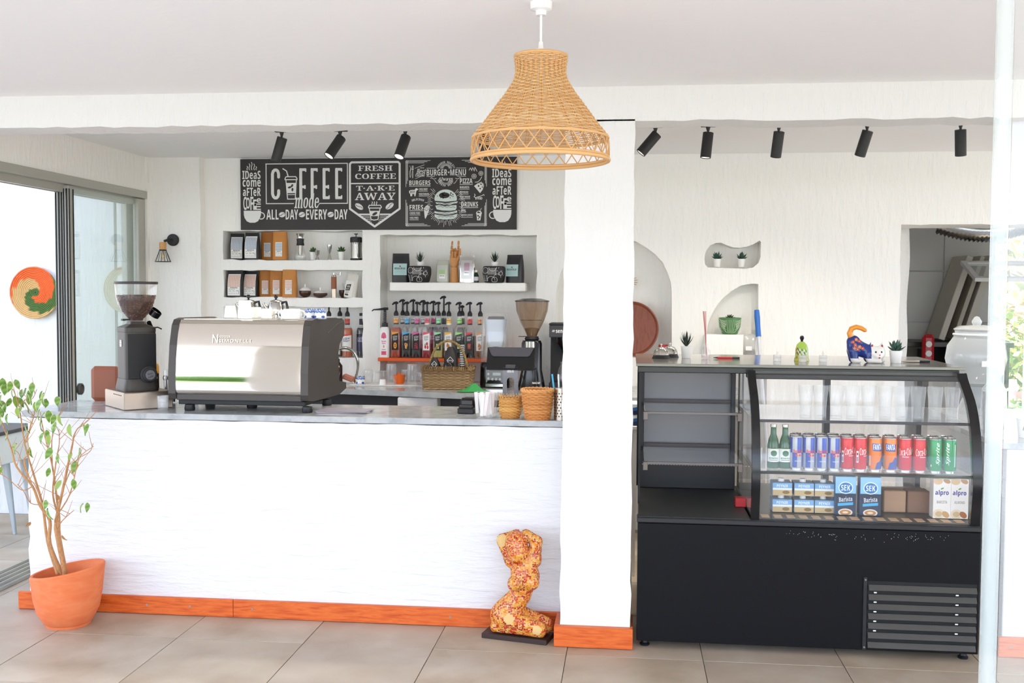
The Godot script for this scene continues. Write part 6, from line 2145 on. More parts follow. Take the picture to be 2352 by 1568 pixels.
func build_basket():
	var yc = 0.9711
	var t = thing("seagrass_basket", "rectangular seagrass basket with arched handle on the back worktop", "basket", Vector3(-1.1739, yc, -6.735), 0.06)
	var g = Geo.new()
	var w = 0.166
	var d = 0.10
	for j in 15:
		var y = 0.006 + j * 0.0088
		var k = 0.93 + 0.07 * j / 14.0
		var p = []
		for s in 88:
			var a = TAU * s / 88
			var e = pow(pow(absf(cos(a)), 6.0) + pow(absf(sin(a)), 6.0), -1.0 / 6.0)
			var off = 1.0 + 0.03 * cos(s * PI / 2.0 + (PI if j % 2 else 0.0))
			p.append(Vector3(cos(a) * e * w * k * off, y + 0.0012 * sin(s * 1.7 + j), sin(a) * e * d * k * off))
		g.tint(lin("#775836").lerp(lin("#bb9c70"), rng.randf()))
		g.tube(p, 0.0052, 5, false, true)
	put("weave", g, M.reed, t)
	var rim = Geo.new()
	for s in 120:
		var a = TAU * s / 120
		var e = pow(pow(absf(cos(a)), 6.0) + pow(absf(sin(a)), 6.0), -1.0 / 6.0)
		var c = Vector3(cos(a) * e * w, 0.138, sin(a) * e * d)
		rim.tint(lin("#82603a").lerp(lin("#ba9a6a"), rng.randf()))
		rim.tube([c + Vector3(0.001, -0.014, 0), c + Vector3(cos(a) * 0.009, 0.0, sin(a) * 0.009), c + Vector3(0, 0.009, 0), c + Vector3(-cos(a) * 0.007, -0.002, -sin(a) * 0.007)], 0.0042, 4, false)
	put("rim", rim, M.reed, t).set_meta("kind", "stuff")
	put("bottom", span(Geo.new(), Vector3(-0.15, 0.001, -0.09), Vector3(0.15, 0.006, 0.09)), M.cane, t)
	var h = Geo.new()
	h.tint(lin("#a3854e"))
	var hp = []
	for i in 25:
		var a = PI * i / 24.0
		hp.append(Vector3(cos(a) * 0.122, 0.125 + sin(a) * 0.185, 0.0))
	h.tube(hp, 0.007, 8, false)
	for i in 60:
		var a = PI * (i + 0.5) / 60.0
		var c = Vector3(cos(a) * 0.122, 0.125 + sin(a) * 0.185, 0)
		h.tint(lin("#94763f").lerp(lin("#bfa069"), rng.randf()))
		var tg = Vector3(-sin(a) * 0.122, cos(a) * 0.185, 0).normalized()
		var rr = []
		for s in 8:
			var b = TAU * s / 8
			rr.append(c + (Vector3(0, 0, 1) * cos(b) + tg.cross(Vector3(0, 0, 1)) * sin(b)) * 0.0072 + tg * 0.002 * sin(b))
		h.tube(rr, 0.0022, 4, false, true)
	put("handle", h, M.reed, t)
	# wrapped bottles and a black jar in it
	var dm = mat("#2b2826", 0.55)
	var bp = t.position
	for i in 2:
		var p: Vector3 = [bp + Vector3(-0.085, 0.008, 0.02), bp + Vector3(0.012, 0.008, -0.034)][i]
		var b = thing("wrapped_bottle", ["low black wrapped pack with white diamond in the basket", "tall dark wrapped bottle with white diamond in the basket"][i], "bottle", p, 0.05)
		var hh: float = [0.19, 0.262][i]
		var r: float = [0.036, 0.045][i]
		put("wrap", Geo.new().lathe([Vector2(0, 0), Vector2(r, 0), Vector2(r, hh * 0.72), Vector2(r * 0.8, hh * 0.86), Vector2(r * 0.4, hh), Vector2(0, hh)], 16, 38, Vector3.ZERO, 3.0), dm, b)
		var g2 = Geo.new()
		var s: float = [0.02, 0.024][i]
		var cy: float = [0.152, 0.205][i] - 0.03 * i
		g2.stroke([Vector2(0, cy + s), Vector2(s * 0.9, cy), Vector2(0, cy - s), Vector2(-s * 0.9, cy)], 0.0025, r * 1.02, true)
		write(g2, "COFFEE", Rect2(-s * 0.6, cy - 0.003, s * 1.2, 0.006), r * 1.02)
		put("diamond_print", g2, M.white, b)
	var bj = thing("lidded_jar", "squat black lidded jar between the basket's bottles", "jar", bp + Vector3(0.012, 0.008, 0.052))
	put("jar_body", Geo.new().lathe([Vector2(0, 0), Vector2(0.03, 0), Vector2(0.032, 0.13), Vector2(0, 0.13)], 20), M.black_gloss, bj)
	put("lid", Geo.new().lathe([Vector2(0, 0.13), Vector2(0.034, 0.13), Vector2(0.034, 0.155), Vector2(0.027, 0.165), Vector2(0, 0.166)], 20), M.black_gloss, bj)
	var st_ = thing("striped_tube", "black tube with white stripes standing in the basket", "tube", bp + Vector3(0.088, 0.008, -0.02))
	put("core", Geo.new().lathe([Vector2(0, 0), Vector2(0.016, 0), Vector2(0.016, 0.29), Vector2(0, 0.29)], 16), M.black, st_)
	for j in 12:
		put("stripe", Geo.new().lathe([Vector2(0.0164, 0.14 + j * 0.012), Vector2(0.0164, 0.145 + j * 0.012)], 16), M.white, st_)
	# green cloth
	var gc = Geo.new().surf(func(a: float, b: float) -> Vector3:
		var x = (a - 0.5) * 0.20
		var edge = sin(a * PI) * sin(b * PI)
		return Vector3(x, 0.003 + 0.022 * edge + 0.035 * exp(-pow((a - 0.52) * 7.0, 2.0)) * edge + 0.006 * sin(a * 17.0 + b * 5.0) * edge, (0.5 - b) * 0.12 * (0.75 + 0.25 * sin(a * 6.0))), 30, 16)
	solo("cleaning_cloth", gc, mat("#3f9a52", 0.95), "crumpled green cleaning cloth in front of the blender", "cloth", Vector3(-0.9782, yc, -6.53))

func build_back_machines():
	var yc = 0.9711
	# blender under its clear hood
	var b = thing("bar_blender", "bar blender with clear sound hood and grey keypad", "blender", Vector3(-0.8807, yc, -6.90))
	b.scale = Vector3(0.9, 1.0, 0.9)
	put("base", Geo.new().lathe([Vector2(0, 0), Vector2(0.108, 0), Vector2(0.112, 0.02), Vector2(0.108, 0.15), Vector2(0.10, 0.168), Vector2(0, 0.168)], 32, 38, Vector3.ZERO, 6.0), M.black_gloss, b)
	put("keypad", Geo.new().box(Vector3(0.012, 0.085, 0.108), Vector3(0.15, 0.105, 0.006), 0.003), mat("#85878a", 0.4, 0.4), b)
	put("display", Geo.new().box(Vector3(0.02, 0.092, 0.112), Vector3(0.06, 0.02, 0.003), 0.001), mat("#bcc9cc", 0.2), b)
	var keys = Geo.new()
	for k in 3:
		put("key", Geo.new().at(Transform3D(Basis(Vector3.RIGHT, PI / 2), Vector3(-0.042, 0.122 - k * 0.03, 0.111))).lathe([Vector2(0.0085, 0), Vector2(0.008, 0.002), Vector2(0, 0.002)], 14), mat("#c8cacb", 0.4), b)
	for k in 3:
		put("key", Geo.new().at(Transform3D(Basis(Vector3.RIGHT, PI / 2), Vector3(-0.012 + k * 0.028, 0.058, 0.111))).lathe([Vector2(0.0085, 0), Vector2(0.008, 0.002), Vector2(0, 0.002)], 14), mat("#c8cacb", 0.4), b)
	put("chrome_strip", Geo.new().box(Vector3(0.012, 0.018, 0.110), Vector3(0.15, 0.02, 0.006), 0.002), M.steel, b)
	put("sound_hood", Geo.new().lathe([Vector2(0.104, 0.17), Vector2(0.106, 0.18), Vector2(0.100, 0.45), Vector2(0.085, 0.492), Vector2(0, 0.494)], 32, 38, Vector3.ZERO, 6.0), pane("#e9ebe9", 0.14), b)
	put("jar", Geo.new().lathe([Vector2(0, 0.27), Vector2(0.05, 0.27), Vector2(0.058, 0.285), Vector2(0.076, 0.45), Vector2(0, 0.452)], 28, 38, Vector3.ZERO, 4.0, 1.0, 0.8), mat("#d6e2f0", 0.15), b)
	put("jar_lid", Geo.new().lathe([Vector2(0, 0.452), Vector2(0.062, 0.452), Vector2(0.056, 0.468), Vector2(0, 0.47)], 24, 38, Vector3.ZERO, 4.0, 1.0, 0.8), M.charcoal, b)
	put("motor_cone", Geo.new().lathe([Vector2(0, 0.168), Vector2(0.06, 0.168), Vector2(0.045, 0.262), Vector2(0, 0.27)], 24), M.black_gloss, b)
	# second grinder with smoked hopper
	var t = thing("hopper_grinder", "black coffee grinder with smoky brown conical hopper", "coffee grinder", Vector3(-0.6263, yc, -6.74))
	put("body", Geo.new().lathe([Vector2(0, 0), Vector2(0.085, 0), Vector2(0.088, 0.02), Vector2(0.066, 0.13), Vector2(0.066, 0.30), Vector2(0.058, 0.32), Vector2(0, 0.32)], 30, 38, Vector3.ZERO, 3.0), M.black_gloss, t)
	put("chrome_column", Geo.new().lathe([Vector2(0, 0.20), Vector2(0.034, 0.20), Vector2(0.034, 0.315), Vector2(0, 0.315)], 20, 38, Vector3(-0.006, 0, 0.052)), M.steel, t)
	put("throat", Geo.new().lathe([Vector2(0, 0.32), Vector2(0.042, 0.32), Vector2(0.048, 0.33), Vector2(0.04, 0.345), Vector2(0, 0.345)], 24), M.black, t)
	put("slide_gate", Geo.new().box(Vector3(-0.02, 0.345, 0.02), Vector3(0.13, 0.004, 0.012), 0.001), M.black, t)
	var hop = put("hopper", Geo.new().lathe([Vector2(0.032, 0.346), Vector2(0.04, 0.37), Vector2(0.076, 0.44), Vector2(0.102, 0.51), Vector2(0.108, 0.565), Vector2(0.109, 0.57)], 32), pane("#8a6842", 0.55), t)
	put("ground_coffee", Geo.new().lathe([Vector2(0, 0.347), Vector2(0.03, 0.348), Vector2(0.04, 0.375), Vector2(0.05, 0.396), Vector2(0.02, 0.402), Vector2(0, 0.40)], 24), mat("#1d0f08", 0.8), hop)
	put("lid", Geo.new().lathe([Vector2(0, 0.57), Vector2(0.112, 0.57), Vector2(0.112, 0.577), Vector2(0.06, 0.59), Vector2(0, 0.592)], 32), mat("#2a1d15", 0.25), hop)
	put("level_mark", Geo.new().tube([Vector3(-0.066, 0.452, 0.05), Vector3(0.0, 0.452, 0.0855), Vector3(0.066, 0.452, 0.05)], 0.002, 5), M.black, hop)
	var lt = Geo.new()
	write(lt, "MACAP", Rect2(0.012, 0.045, 0.05, 0.012), 0.0)
	put("lettering", lt, M.white, t).transform = Transform3D(Basis(Vector3.RIGHT, -0.2), Vector3(0, 0.0, 0.094))
	put("fork", Geo.new().tube([Vector3(-0.03, 0.14, 0.06), Vector3(-0.02, 0.14, 0.11), Vector3(0.02, 0.14, 0.11), Vector3(0.03, 0.14, 0.06)], 0.005, 6), M.black, t)
	# filter brewer half behind the pillar
	var s = thing("filter_brewer", "black filter coffee brewer half hidden by the white pillar", "coffee maker", Vector3(-0.5131 + 0.095, yc, -6.84))
	put("tower", span(Geo.new(), Vector3(-0.095, 0.0, -0.12), Vector3(0.095, 0.36, -0.02), 0.004), M.black_soft, s)
	put("foot", span(Geo.new(), Vector3(-0.095, 0.0, -0.02), Vector3(0.095, 0.05, 0.12), 0.006), M.black, s)
	put("head", span(Geo.new(), Vector3(-0.095, 0.34, -0.12), Vector3(0.095, 0.42, 0.11), 0.004), M.charcoal, s)
	put("top_lid", span(Geo.new(), Vector3(-0.097, 0.42, -0.122), Vector3(0.097, 0.432, 0.112), 0.003), M.black, s)
	put("filter_basket", Geo.new().lathe([Vector2(0, 0.235), Vector2(0.03, 0.235), Vector2(0.07, 0.30), Vector2(0.074, 0.34), Vector2(0, 0.34)], 24, 38, Vector3(0.02, 0, 0.04)), M.black_gloss, s)
	put("glass_jug", Geo.new().lathe([Vector2(0, 0.052), Vector2(0.06, 0.052), Vector2(0.068, 0.075), Vector2(0.06, 0.13), Vector2(0.045, 0.165), Vector2(0.048, 0.18)], 24, 38, Vector3(0.02, 0, 0.05)), M.glass, s)
	var l2 = Geo.new()
	write(l2, "senox", Rect2(-0.052, 0.37, 0.075, 0.02), 0.112)
	l2.stroke([Vector2(-0.073, 0.386), Vector2(-0.06, 0.386)], 0.004, 0.112)
	l2.stroke([Vector2(-0.075, 0.378), Vector2(-0.062, 0.378)], 0.004, 0.112)
	put("lettering", l2, M.white, s)
	# syrup bottle behind the first grinder
	pump_bottle(Vector3(-2.5663, 0.999, -5.40), 0.4, "yellow sauce bottle with black pump behind the first grinder", {"liquid": "#d59a1e", "label": "#1d1a18", "neck": "#d59a1e", "print": "#e8e2d6", "neck_foot": "#d59a1e", "text": "DaVinci", "round": true})

func build_right_wall_things():
	# plants in the wavy niche
	succulent(Vector3(0.5809, 1.776, -7.13), 0.026, 0.055, "dark succulent in white pot at the round end of the wavy niche", 2)
	succulent(Vector3(0.7415, 1.776, -7.13), 0.026, 0.055, "dark succulent in white pot under the dip of the wavy niche", 2)
	# green patterned pot
	var t = thing("green_planter", "green carved planter with small succulent in the quarter-round niche", "plant", Vector3(0.6615, 1.3315, -7.03))
	put("bowl", Geo.new().lathe([Vector2(0, 0), Vector2(0.045, 0), Vector2(0.052, 0.006), Vector2(0.068, 0.05), Vector2(0.073, 0.095), Vector2(0.074, 0.108), Vector2(0.068, 0.11), Vector2(0.065, 0.095), Vector2(0, 0.092)], 36), mat("#4f7f4a", 0.35), t)
	var g = Geo.new()
	var rr = func(y: float) -> float: return lerpf(0.0525, 0.0695, clampf((y - 0.006) / 0.044, 0, 1)) if y < 0.05 else lerpf(0.0695, 0.0748, (y - 0.05) / 0.045)
	var seg = func(a0: float, y0: float, a1: float, y1: float):
		var p = []
		for i in 6:
			var q = i / 5.0
			var y: float = lerpf(y0, y1, q)
			var a: float = lerpf(a0, a1, q)
			var r: float = rr.call(y)
			p.append(Vector3(sin(a) * r, y, cos(a) * r))
		g.tube(p, 0.0012, 4, false)
	for k in 5:
		seg.call(-0.3 + k * 0.15, 0.008, -0.36 + k * 0.18, 0.096)
	for s in [-1.0, 1.0]:
		for k in 5:
			seg.call(s * (0.45 + k * 0.02), 0.012 + k * 0.018, s * (1.05 + k * 0.03), 0.055 + k * 0.011)
			seg.call(s * (0.5 + k * 0.14), 0.094, s * (0.44 + k * 0.06), 0.06 - k * 0.006)
			seg.call(s * 1.15, 0.015 + k * 0.02, s * 1.7, 0.05 + k * 0.02)
	put("carved_lines", g, mat("#cfdfc0", 0.5), t).set_meta("kind", "stuff")
	var lf = Geo.new()
	for k in 16:
		var a = TAU * k / 16 * 2.4
		var tilt = 0.3 + 0.9 * k / 16.0
		lf.tint(lin("#27361f").lerp(lin("#4c5f37"), rng.randf()))
		lf.at(Transform3D(Basis(Vector3.UP, a) * Basis(Vector3.BACK, -tilt), Vector3(0, 0.094, 0)))
		lf.tube([Vector3(0, 0, 0), Vector3(0, 0.018, 0), Vector3(0, 0.04, 0)], [0.006, 0.009, 0.001], 6, true, false, 0.6)
	put("leaves", lf, M.plant, t)
	# round tray and jar on the arch niche's sill
	var tr = thing("round_tray", "round reddish wooden tray leaning in the arched niche", "tray", Vector3(0.0128, 1.167, -7.19))
	var wt = noise_tex(0.02, 4, ["#6e3320", "#8d4a30", "#7d3d27"], 256, FastNoiseLite.TYPE_SIMPLEX_SMOOTH, 12, 20.0)
	var wm = world_tex(mat(Color.WHITE, 0.35), Vector3(6, 1.2, 6))
	wm.albedo_texture = wt
	put("disc", Geo.new().at(Transform3D(Basis(Vector3.RIGHT, PI / 2 - 0.12), Vector3(0, 0.188, 0))).lathe([Vector2(0, -0.006), Vector2(0.185, -0.006), Vector2(0.188, 0.012), Vector2(0.18, 0.014), Vector2(0.168, 0.002), Vector2(0, 0.002)], 48), wm, tr)
	var jr = thing("spice_jar", "small jar with red lid beside the wooden tray", "jar", Vector3(0.2303, 1.167, -7.14))
	put("glass_body", Geo.new().lathe([Vector2(0, 0), Vector2(0.03, 0), Vector2(0.03, 0.06), Vector2(0, 0.06)], 20), mat("#7d2c1e", 0.2), jr)
	put("lid", Geo.new().lathe([Vector2(0, 0.06), Vector2(0.032, 0.06), Vector2(0.031, 0.085), Vector2(0, 0.087)], 20), mat("#b3242a", 0.4), jr)
	var dr = thing("dried_wreath", "straw wreath hanging in the arched niche, mostly behind the pillar", "wreath", Vector3(-0.0189, 1.6796, -7.265))
	for i in 18:
		var a = TAU * i / 18
		put("straw", Geo.new().tube([Vector3(cos(a) * 0.02, sin(a) * 0.02, 0), Vector3(cos(a + 0.2) * 0.075, sin(a + 0.2) * 0.05, 0.02)], [0.004, 0.0015], 5), mat("#c49a5e", 0.8), dr)
	# broom leaning by the ledge
	var br = thing("broom", "broom handle with blue grip leaning against the back wall", "broom", Vector3(0.8498 + 0.06, 0.0, -6.6))
	var top = Vector3(0.8294, 1.4923, -6.99)
	var d: Vector3 = top - br.position
	put("pole", Geo.new().tube([Vector3(0, 0.04, 0), d * 0.9], 0.0125, 12), mat("#c9cbcd", 0.4, 0.3), br)
	put("grip", Geo.new().tube([d * 0.885, d * 0.93, d * 0.97, d], [0.0175, 0.0165, 0.0185, 0.016], 14), mat("#2467b8", 0.45), br)
	put("head", Geo.new().box(Vector3(0, 0.03, 0), Vector3(0.22, 0.05, 0.06), 0.01), mat("#2467b8", 0.5), br)
	var pk = bag("snack_pack", 0.085, 0.165, 0.05, pane("#cfcfc8", 0.45), null, Rect2(), Vector3(0.7893, 1.172, -6.99), 0.0, "clear plastic pack of dark sweets beside the plaster ledge")
	pk.set_meta("category", "pack")
	put("sweets", Geo.new().box(Vector3(0, 0.035, 0), Vector3(0.07, 0.06, 0.03), 0.012), mat("#2c2320", 0.6), pk)
	put("paper_tag", Geo.new().box(Vector3(-0.01, 0.07, 0.029), Vector3(0.04, 0.028, 0.001)), M.white, pk)
	var sh = thing("wall_console", "narrow white console under the plastic pack", "shelf", Vector3(0.83, 0, -7.0))
	put("top_board", span(Geo.new(), Vector3(-0.085, 1.15, -0.075), Vector3(0.09, 1.171, 0.075), 0.003), M.white, sh)
	put("panel_leg", span(Geo.new(), Vector3(-0.08, 0.0, -0.07), Vector3(-0.06, 1.15, 0.07)), M.white, sh)
	put("panel_leg", span(Geo.new(), Vector3(0.065, 0.0, -0.07), Vector3(0.085, 1.15, 0.07)), M.white, sh)

func build_back_things():
	build_back_counter()
	build_basket()
	build_back_machines()
	build_right_wall_things()


# ---------------------------------------------------------------- display fridge

func glass_z(y: float) -> float:   # depth of the bowed front glass at a height
	var k = [Vector2(0.6, -4.705), Vector2(0.8, -4.685), Vector2(1.0, -4.725), Vector2(1.12, -4.795), Vector2(1.25, -4.94)]
	for i in 4:
		if y <= k[i + 1].x:
			var a: Vector2 = k[maxi(i - 1, 0)]
			var d: Vector2 = k[mini(i + 2, 4)]
			return k[i].cubic_interpolate(k[i + 1], a, d, (y - k[i].x) / (k[i + 1].x - k[i].x)).y
	return k[4].y

func build_fridge():
	var x0 = 0.047
	var x1 = 1.527
	var zb = -5.70
	var t = thing("display_fridge", "long black display fridge with bowed glass front and open shelf bay", "fridge", Vector3.ZERO)
	var blk = mat("#0e0e11", 0.42)
	blk.metallic_specular = 0.3
	var blk2 = mat("#1d1c1e", 0.4)
	var steel = mat("#6f6d6c", 0.38, 0.85)
	put("base_panel", span(Geo.new(), Vector3(x0, 0.035, -4.72), Vector3(x1, 0.572, -4.69), 0.002), blk, t)
	put("base_body", span(Geo.new(), Vector3(x0 + 0.01, 0.04, zb), Vector3(x1 - 0.01, 0.565, -4.73)), blk2, t)
	put("front_lip", span(Geo.new(), Vector3(x0 - 0.004, 0.574, -4.76), Vector3(x1 + 0.003, 0.598, -4.682), 0.004), blk2, t)
	for p in [Vector3(0.085, 0, -4.74), Vector3(1.48, 0, -4.74), Vector3(0.085, 0, -5.6), Vector3(1.48, 0, -5.6)]:
		put("foot", Geo.new().lathe([Vector2(0, 0), Vector2(0.021, 0), Vector2(0.023, 0.008), Vector2(0.015, 0.014), Vector2(0.012, 0.036), Vector2(0, 0.036)], 16, 38, p), M.black, t)
	put("end_panel", span(Geo.new(), Vector3(x0, 0.565, zb), Vector3(x0 + 0.012, 1.245, zb + 0.06)), blk2, t)
	# top slab with its edge strip
	put("top_slab", span(Geo.new(), Vector3(x0 - 0.012, 1.258, -5.74), Vector3(x1 - 0.002, 1.272, -4.955), 0.002), mat("#8b877f", 0.12, 0.2), t)
	put("top_edge", span(Geo.new(), Vector3(x0 - 0.004, 1.228, -5.72), Vector3(x1 - 0.02, 1.257, -4.975), 0.003), mat("#3a3937", 0.25, 0.6), t)
	put("canopy_rail", span(Geo.new(), Vector3(0.555, 1.205, -5.06), Vector3(x1 - 0.022, 1.228, -4.965), 0.003), M.black, t)
	# left bay
	var xl = 0.545
	for x in [x0 + 0.012, xl - 0.02]:
		put("upright", span(Geo.new(), Vector3(x, 0.598, -5.47), Vector3(x + 0.022, 1.228, -5.44), 0.002), blk2, t)
	put("front_post", span(Geo.new(), Vector3(x0 + 0.002, 0.598, -5.01), Vector3(x0 + 0.012, 1.228, -4.99)), M.black, t)
	put("back_panel", span(Geo.new(), Vector3(x0 + 0.012, 0.598, -5.52), Vector3(xl, 1.228, -5.50)), steel, t)
	var pts = [Vector2(4.70, 0.599), Vector2(5.5, 0.599), Vector2(5.5, 0.66)]
	put("well_floor", span(Geo.new(), Vector3(x0 + 0.006, 0.585, -5.5), Vector3(xl, 0.6, -4.70)), mat("#3b3b38", 0.5), t)
	put("well_back", span(Geo.new(), Vector3(x0 + 0.012, 0.60, -5.495), Vector3(xl, 0.80, -5.40), 0.003), blk2, t)
	var led = Geo.new()
	for i in 34:
		led.box(Vector3(x0 + 0.03 + i * 0.0145, 0.722, -5.398), Vector3(0.005, 0.004, 0.003))
	put("vent_holes", led, mat("#d9d9d6", 0.3, 0.5), t).set_meta("kind", "stuff")
	var bay = [[1.035, -4.995], [0.805, -4.93]]
	for i in 2:
		var y: float = bay[i][0]
		var zf: float = bay[i][1]
		var sh = put("shelf", span(Geo.new(), Vector3(x0 + 0.03, y, -5.47), Vector3(xl - 0.012, y + 0.006, zf), 0.001), pane("#aeb6ba", 0.35), t)
		put("shelf_edge", span(Geo.new(), Vector3(x0 + 0.025, y - 0.006, zf), Vector3(xl - 0.01, y + 0.007, zf + 0.008), 0.001), mat("#6a6461", 0.35, 0.7), sh)
		put("rear_rail", span(Geo.new(), Vector3(x0 + 0.03, y - 0.004, -5.48), Vector3(xl - 0.02, y + 0.016, -5.465)), mat("#4b4543", 0.4, 0.6), sh)
		for x in [x0 + 0.024, xl - 0.034]:
			put("bracket", span(Geo.new(), Vector3(x, y - 0.034, zf - 0.012), Vector3(x + 0.022, y + 0.006, zf + 0.012), 0.002), mat("#7b716b", 0.4, 0.5), sh)
			put("bracket_arm", span(Geo.new(), Vector3(x + 0.006, y - 0.02, -5.46), Vector3(x + 0.012, y - 0.004, zf - 0.012)), M.black, sh)
	# divider and right end: black strips that follow the bow
	for q in [[0.548, 0.036, true], [x1 - 0.042, 0.040, false]]:
		var g = Geo.new()
		var xa: float = q[0]
		var xb: float = xa + q[1]
		g.surf(func(a: float, b: float) -> Vector3: return Vector3(lerpf(xa, xb, a), lerpf(0.598, 1.246, b), glass_z(lerpf(0.598, 1.246, b)) + 0.004), 1, 24)
		g.surf(func(a: float, b: float) -> Vector3: return Vector3(xb, lerpf(0.598, 1.246, b), glass_z(lerpf(0.598, 1.246, b)) + 0.004 - 0.03 * a), 1, 24)
		g.surf(func(a: float, b: float) -> Vector3: return Vector3(xa, lerpf(0.598, 1.246, b), glass_z(lerpf(0.598, 1.246, b)) + 0.004 - 0.03 * a), 1, 24, true)
		put("bow_strip", g, M.black_gloss, t)
	for x in [0.556, x1 - 0.012]:
		var g = Geo.new()
		g.surf(func(a: float, b: float) -> Vector3: return Vector3(x, lerpf(0.6, 1.24, b), lerpf(glass_z(lerpf(0.6, 1.24, b)) - 0.01, -5.6, a)), 2, 20)
		put("side_glass", g, pane("#dfe6e4", 0.14), t)
	var bow = Geo.new().surf(func(a: float, b: float) -> Vector3: return Vector3(lerpf(0.582, x1 - 0.04, a), lerpf(0.60, 1.246, b), glass_z(lerpf(0.60, 1.246, b))), 6, 36)
	put("bowed_glass", bow, pane("#f2f5f4", 0.03), t)
	put("rear_door", span(Geo.new(), Vector3(0.57, 0.62, -5.62), Vector3(1.04, 1.22, -5.612)), pane("#e6ecea", 0.12), t)
	put("rear_door", span(Geo.new(), Vector3(1.03, 0.62, -5.64), Vector3(x1 - 0.02, 1.22, -5.632)), pane("#e6ecea", 0.12), t)
	put("rear_frame", span(span(span(Geo.new(), Vector3(0.56, 0.6, -5.66), Vector3(0.585, 1.228, -5.60)), Vector3(1.02, 0.6, -5.66), Vector3(1.05, 1.228, -5.60)), Vector3(x1 - 0.04, 0.6, -5.66), Vector3(x1 - 0.014, 1.228, -5.60)), blk2, t)
	put("deck", span(Geo.new(), Vector3(0.56, 0.585, -5.6), Vector3(x1 - 0.014, 0.602, -4.715)), mat("#4c4a47", 0.3, 0.6), t)
	var slots = Geo.new()
	for i in 16:
		span(slots, Vector3(0.60 + i * 0.056, 0.602, -4.80), Vector3(0.635 + i * 0.056, 0.6035, -4.74))
	put("deck_slots", slots, mat("#d8b48a", 0.4), t).set_meta("kind", "stuff")
	for q in [[1.025, -4.84], [0.80, -4.77]]:
		var sh = put("shelf", span(Geo.new(), Vector3(0.565, q[0], -5.5), Vector3(x1 - 0.02, q[0] + 0.006, q[1]), 0.001), pane("#cfdad8", 0.16), t)
		put("shelf_edge", span(Geo.new(), Vector3(0.565, q[0] - 0.006, q[1]), Vector3(x1 - 0.02, q[0] + 0.007, q[1] + 0.006), 0.001), mat("#35343a", 0.35, 0.5), sh)
	# vent grille
	var gr = put("vent_frame", span(Geo.new(), Vector3(1.036, 0.036, -4.689), Vector3(1.052, 0.362, -4.683), 0.001), M.black, t)
	put("vent_recess", span(Geo.new(), Vector3(1.054, 0.045, -4.6895), Vector3(1.515, 0.345, -4.687)), mat("#08080a", 0.7), gr)
	var sl = mat("#45433f", 0.4, 0.3)
	for i in 7:
		var y = 0.318 - i * 0.0425
		put("vent_slat", Geo.new().at(Transform3D(Basis(Vector3.RIGHT, -0.5), Vector3(1.285, y, -4.677))).box(Vector3.ZERO, Vector3(0.455, 0.027, 0.003), 0.001), sl, gr)
	for i in 5:
		for x in [1.085, 1.43]:
			put("clip", Geo.new().box(Vector3(x, 0.297 - i * 0.0425, -4.676), Vector3(0.012, 0.005, 0.003)), M.white, gr)
	for y in [0.05, 0.35]:
		put("screw", Geo.new().at(Transform3D(Basis(Vector3.RIGHT, PI / 2), Vector3(1.044, y, -4.683))).lathe([Vector2(0.005, 0), Vector2(0.004, 0.002), Vector2(0, 0.002)], 10), M.steel, gr)
	# water drops under the lip
	var dr = Geo.new()
	for i in 70:
		var q = rng.randf()
		dr.ball(Vector3(lerpf(0.68, 1.40, q), 0.562 - rng.randf() * 0.02 - 0.03 * rng.randf() * (0.3 + sin(q * 3.0) * 0.7), -4.6893), Vector3(0.0016, 0.0016, 0.0012), 6, 4)
	put("water_drops", dr, M.steel, t).set_meta("kind", "stuff")
	build_fridge_stock()
	build_fridge_top()

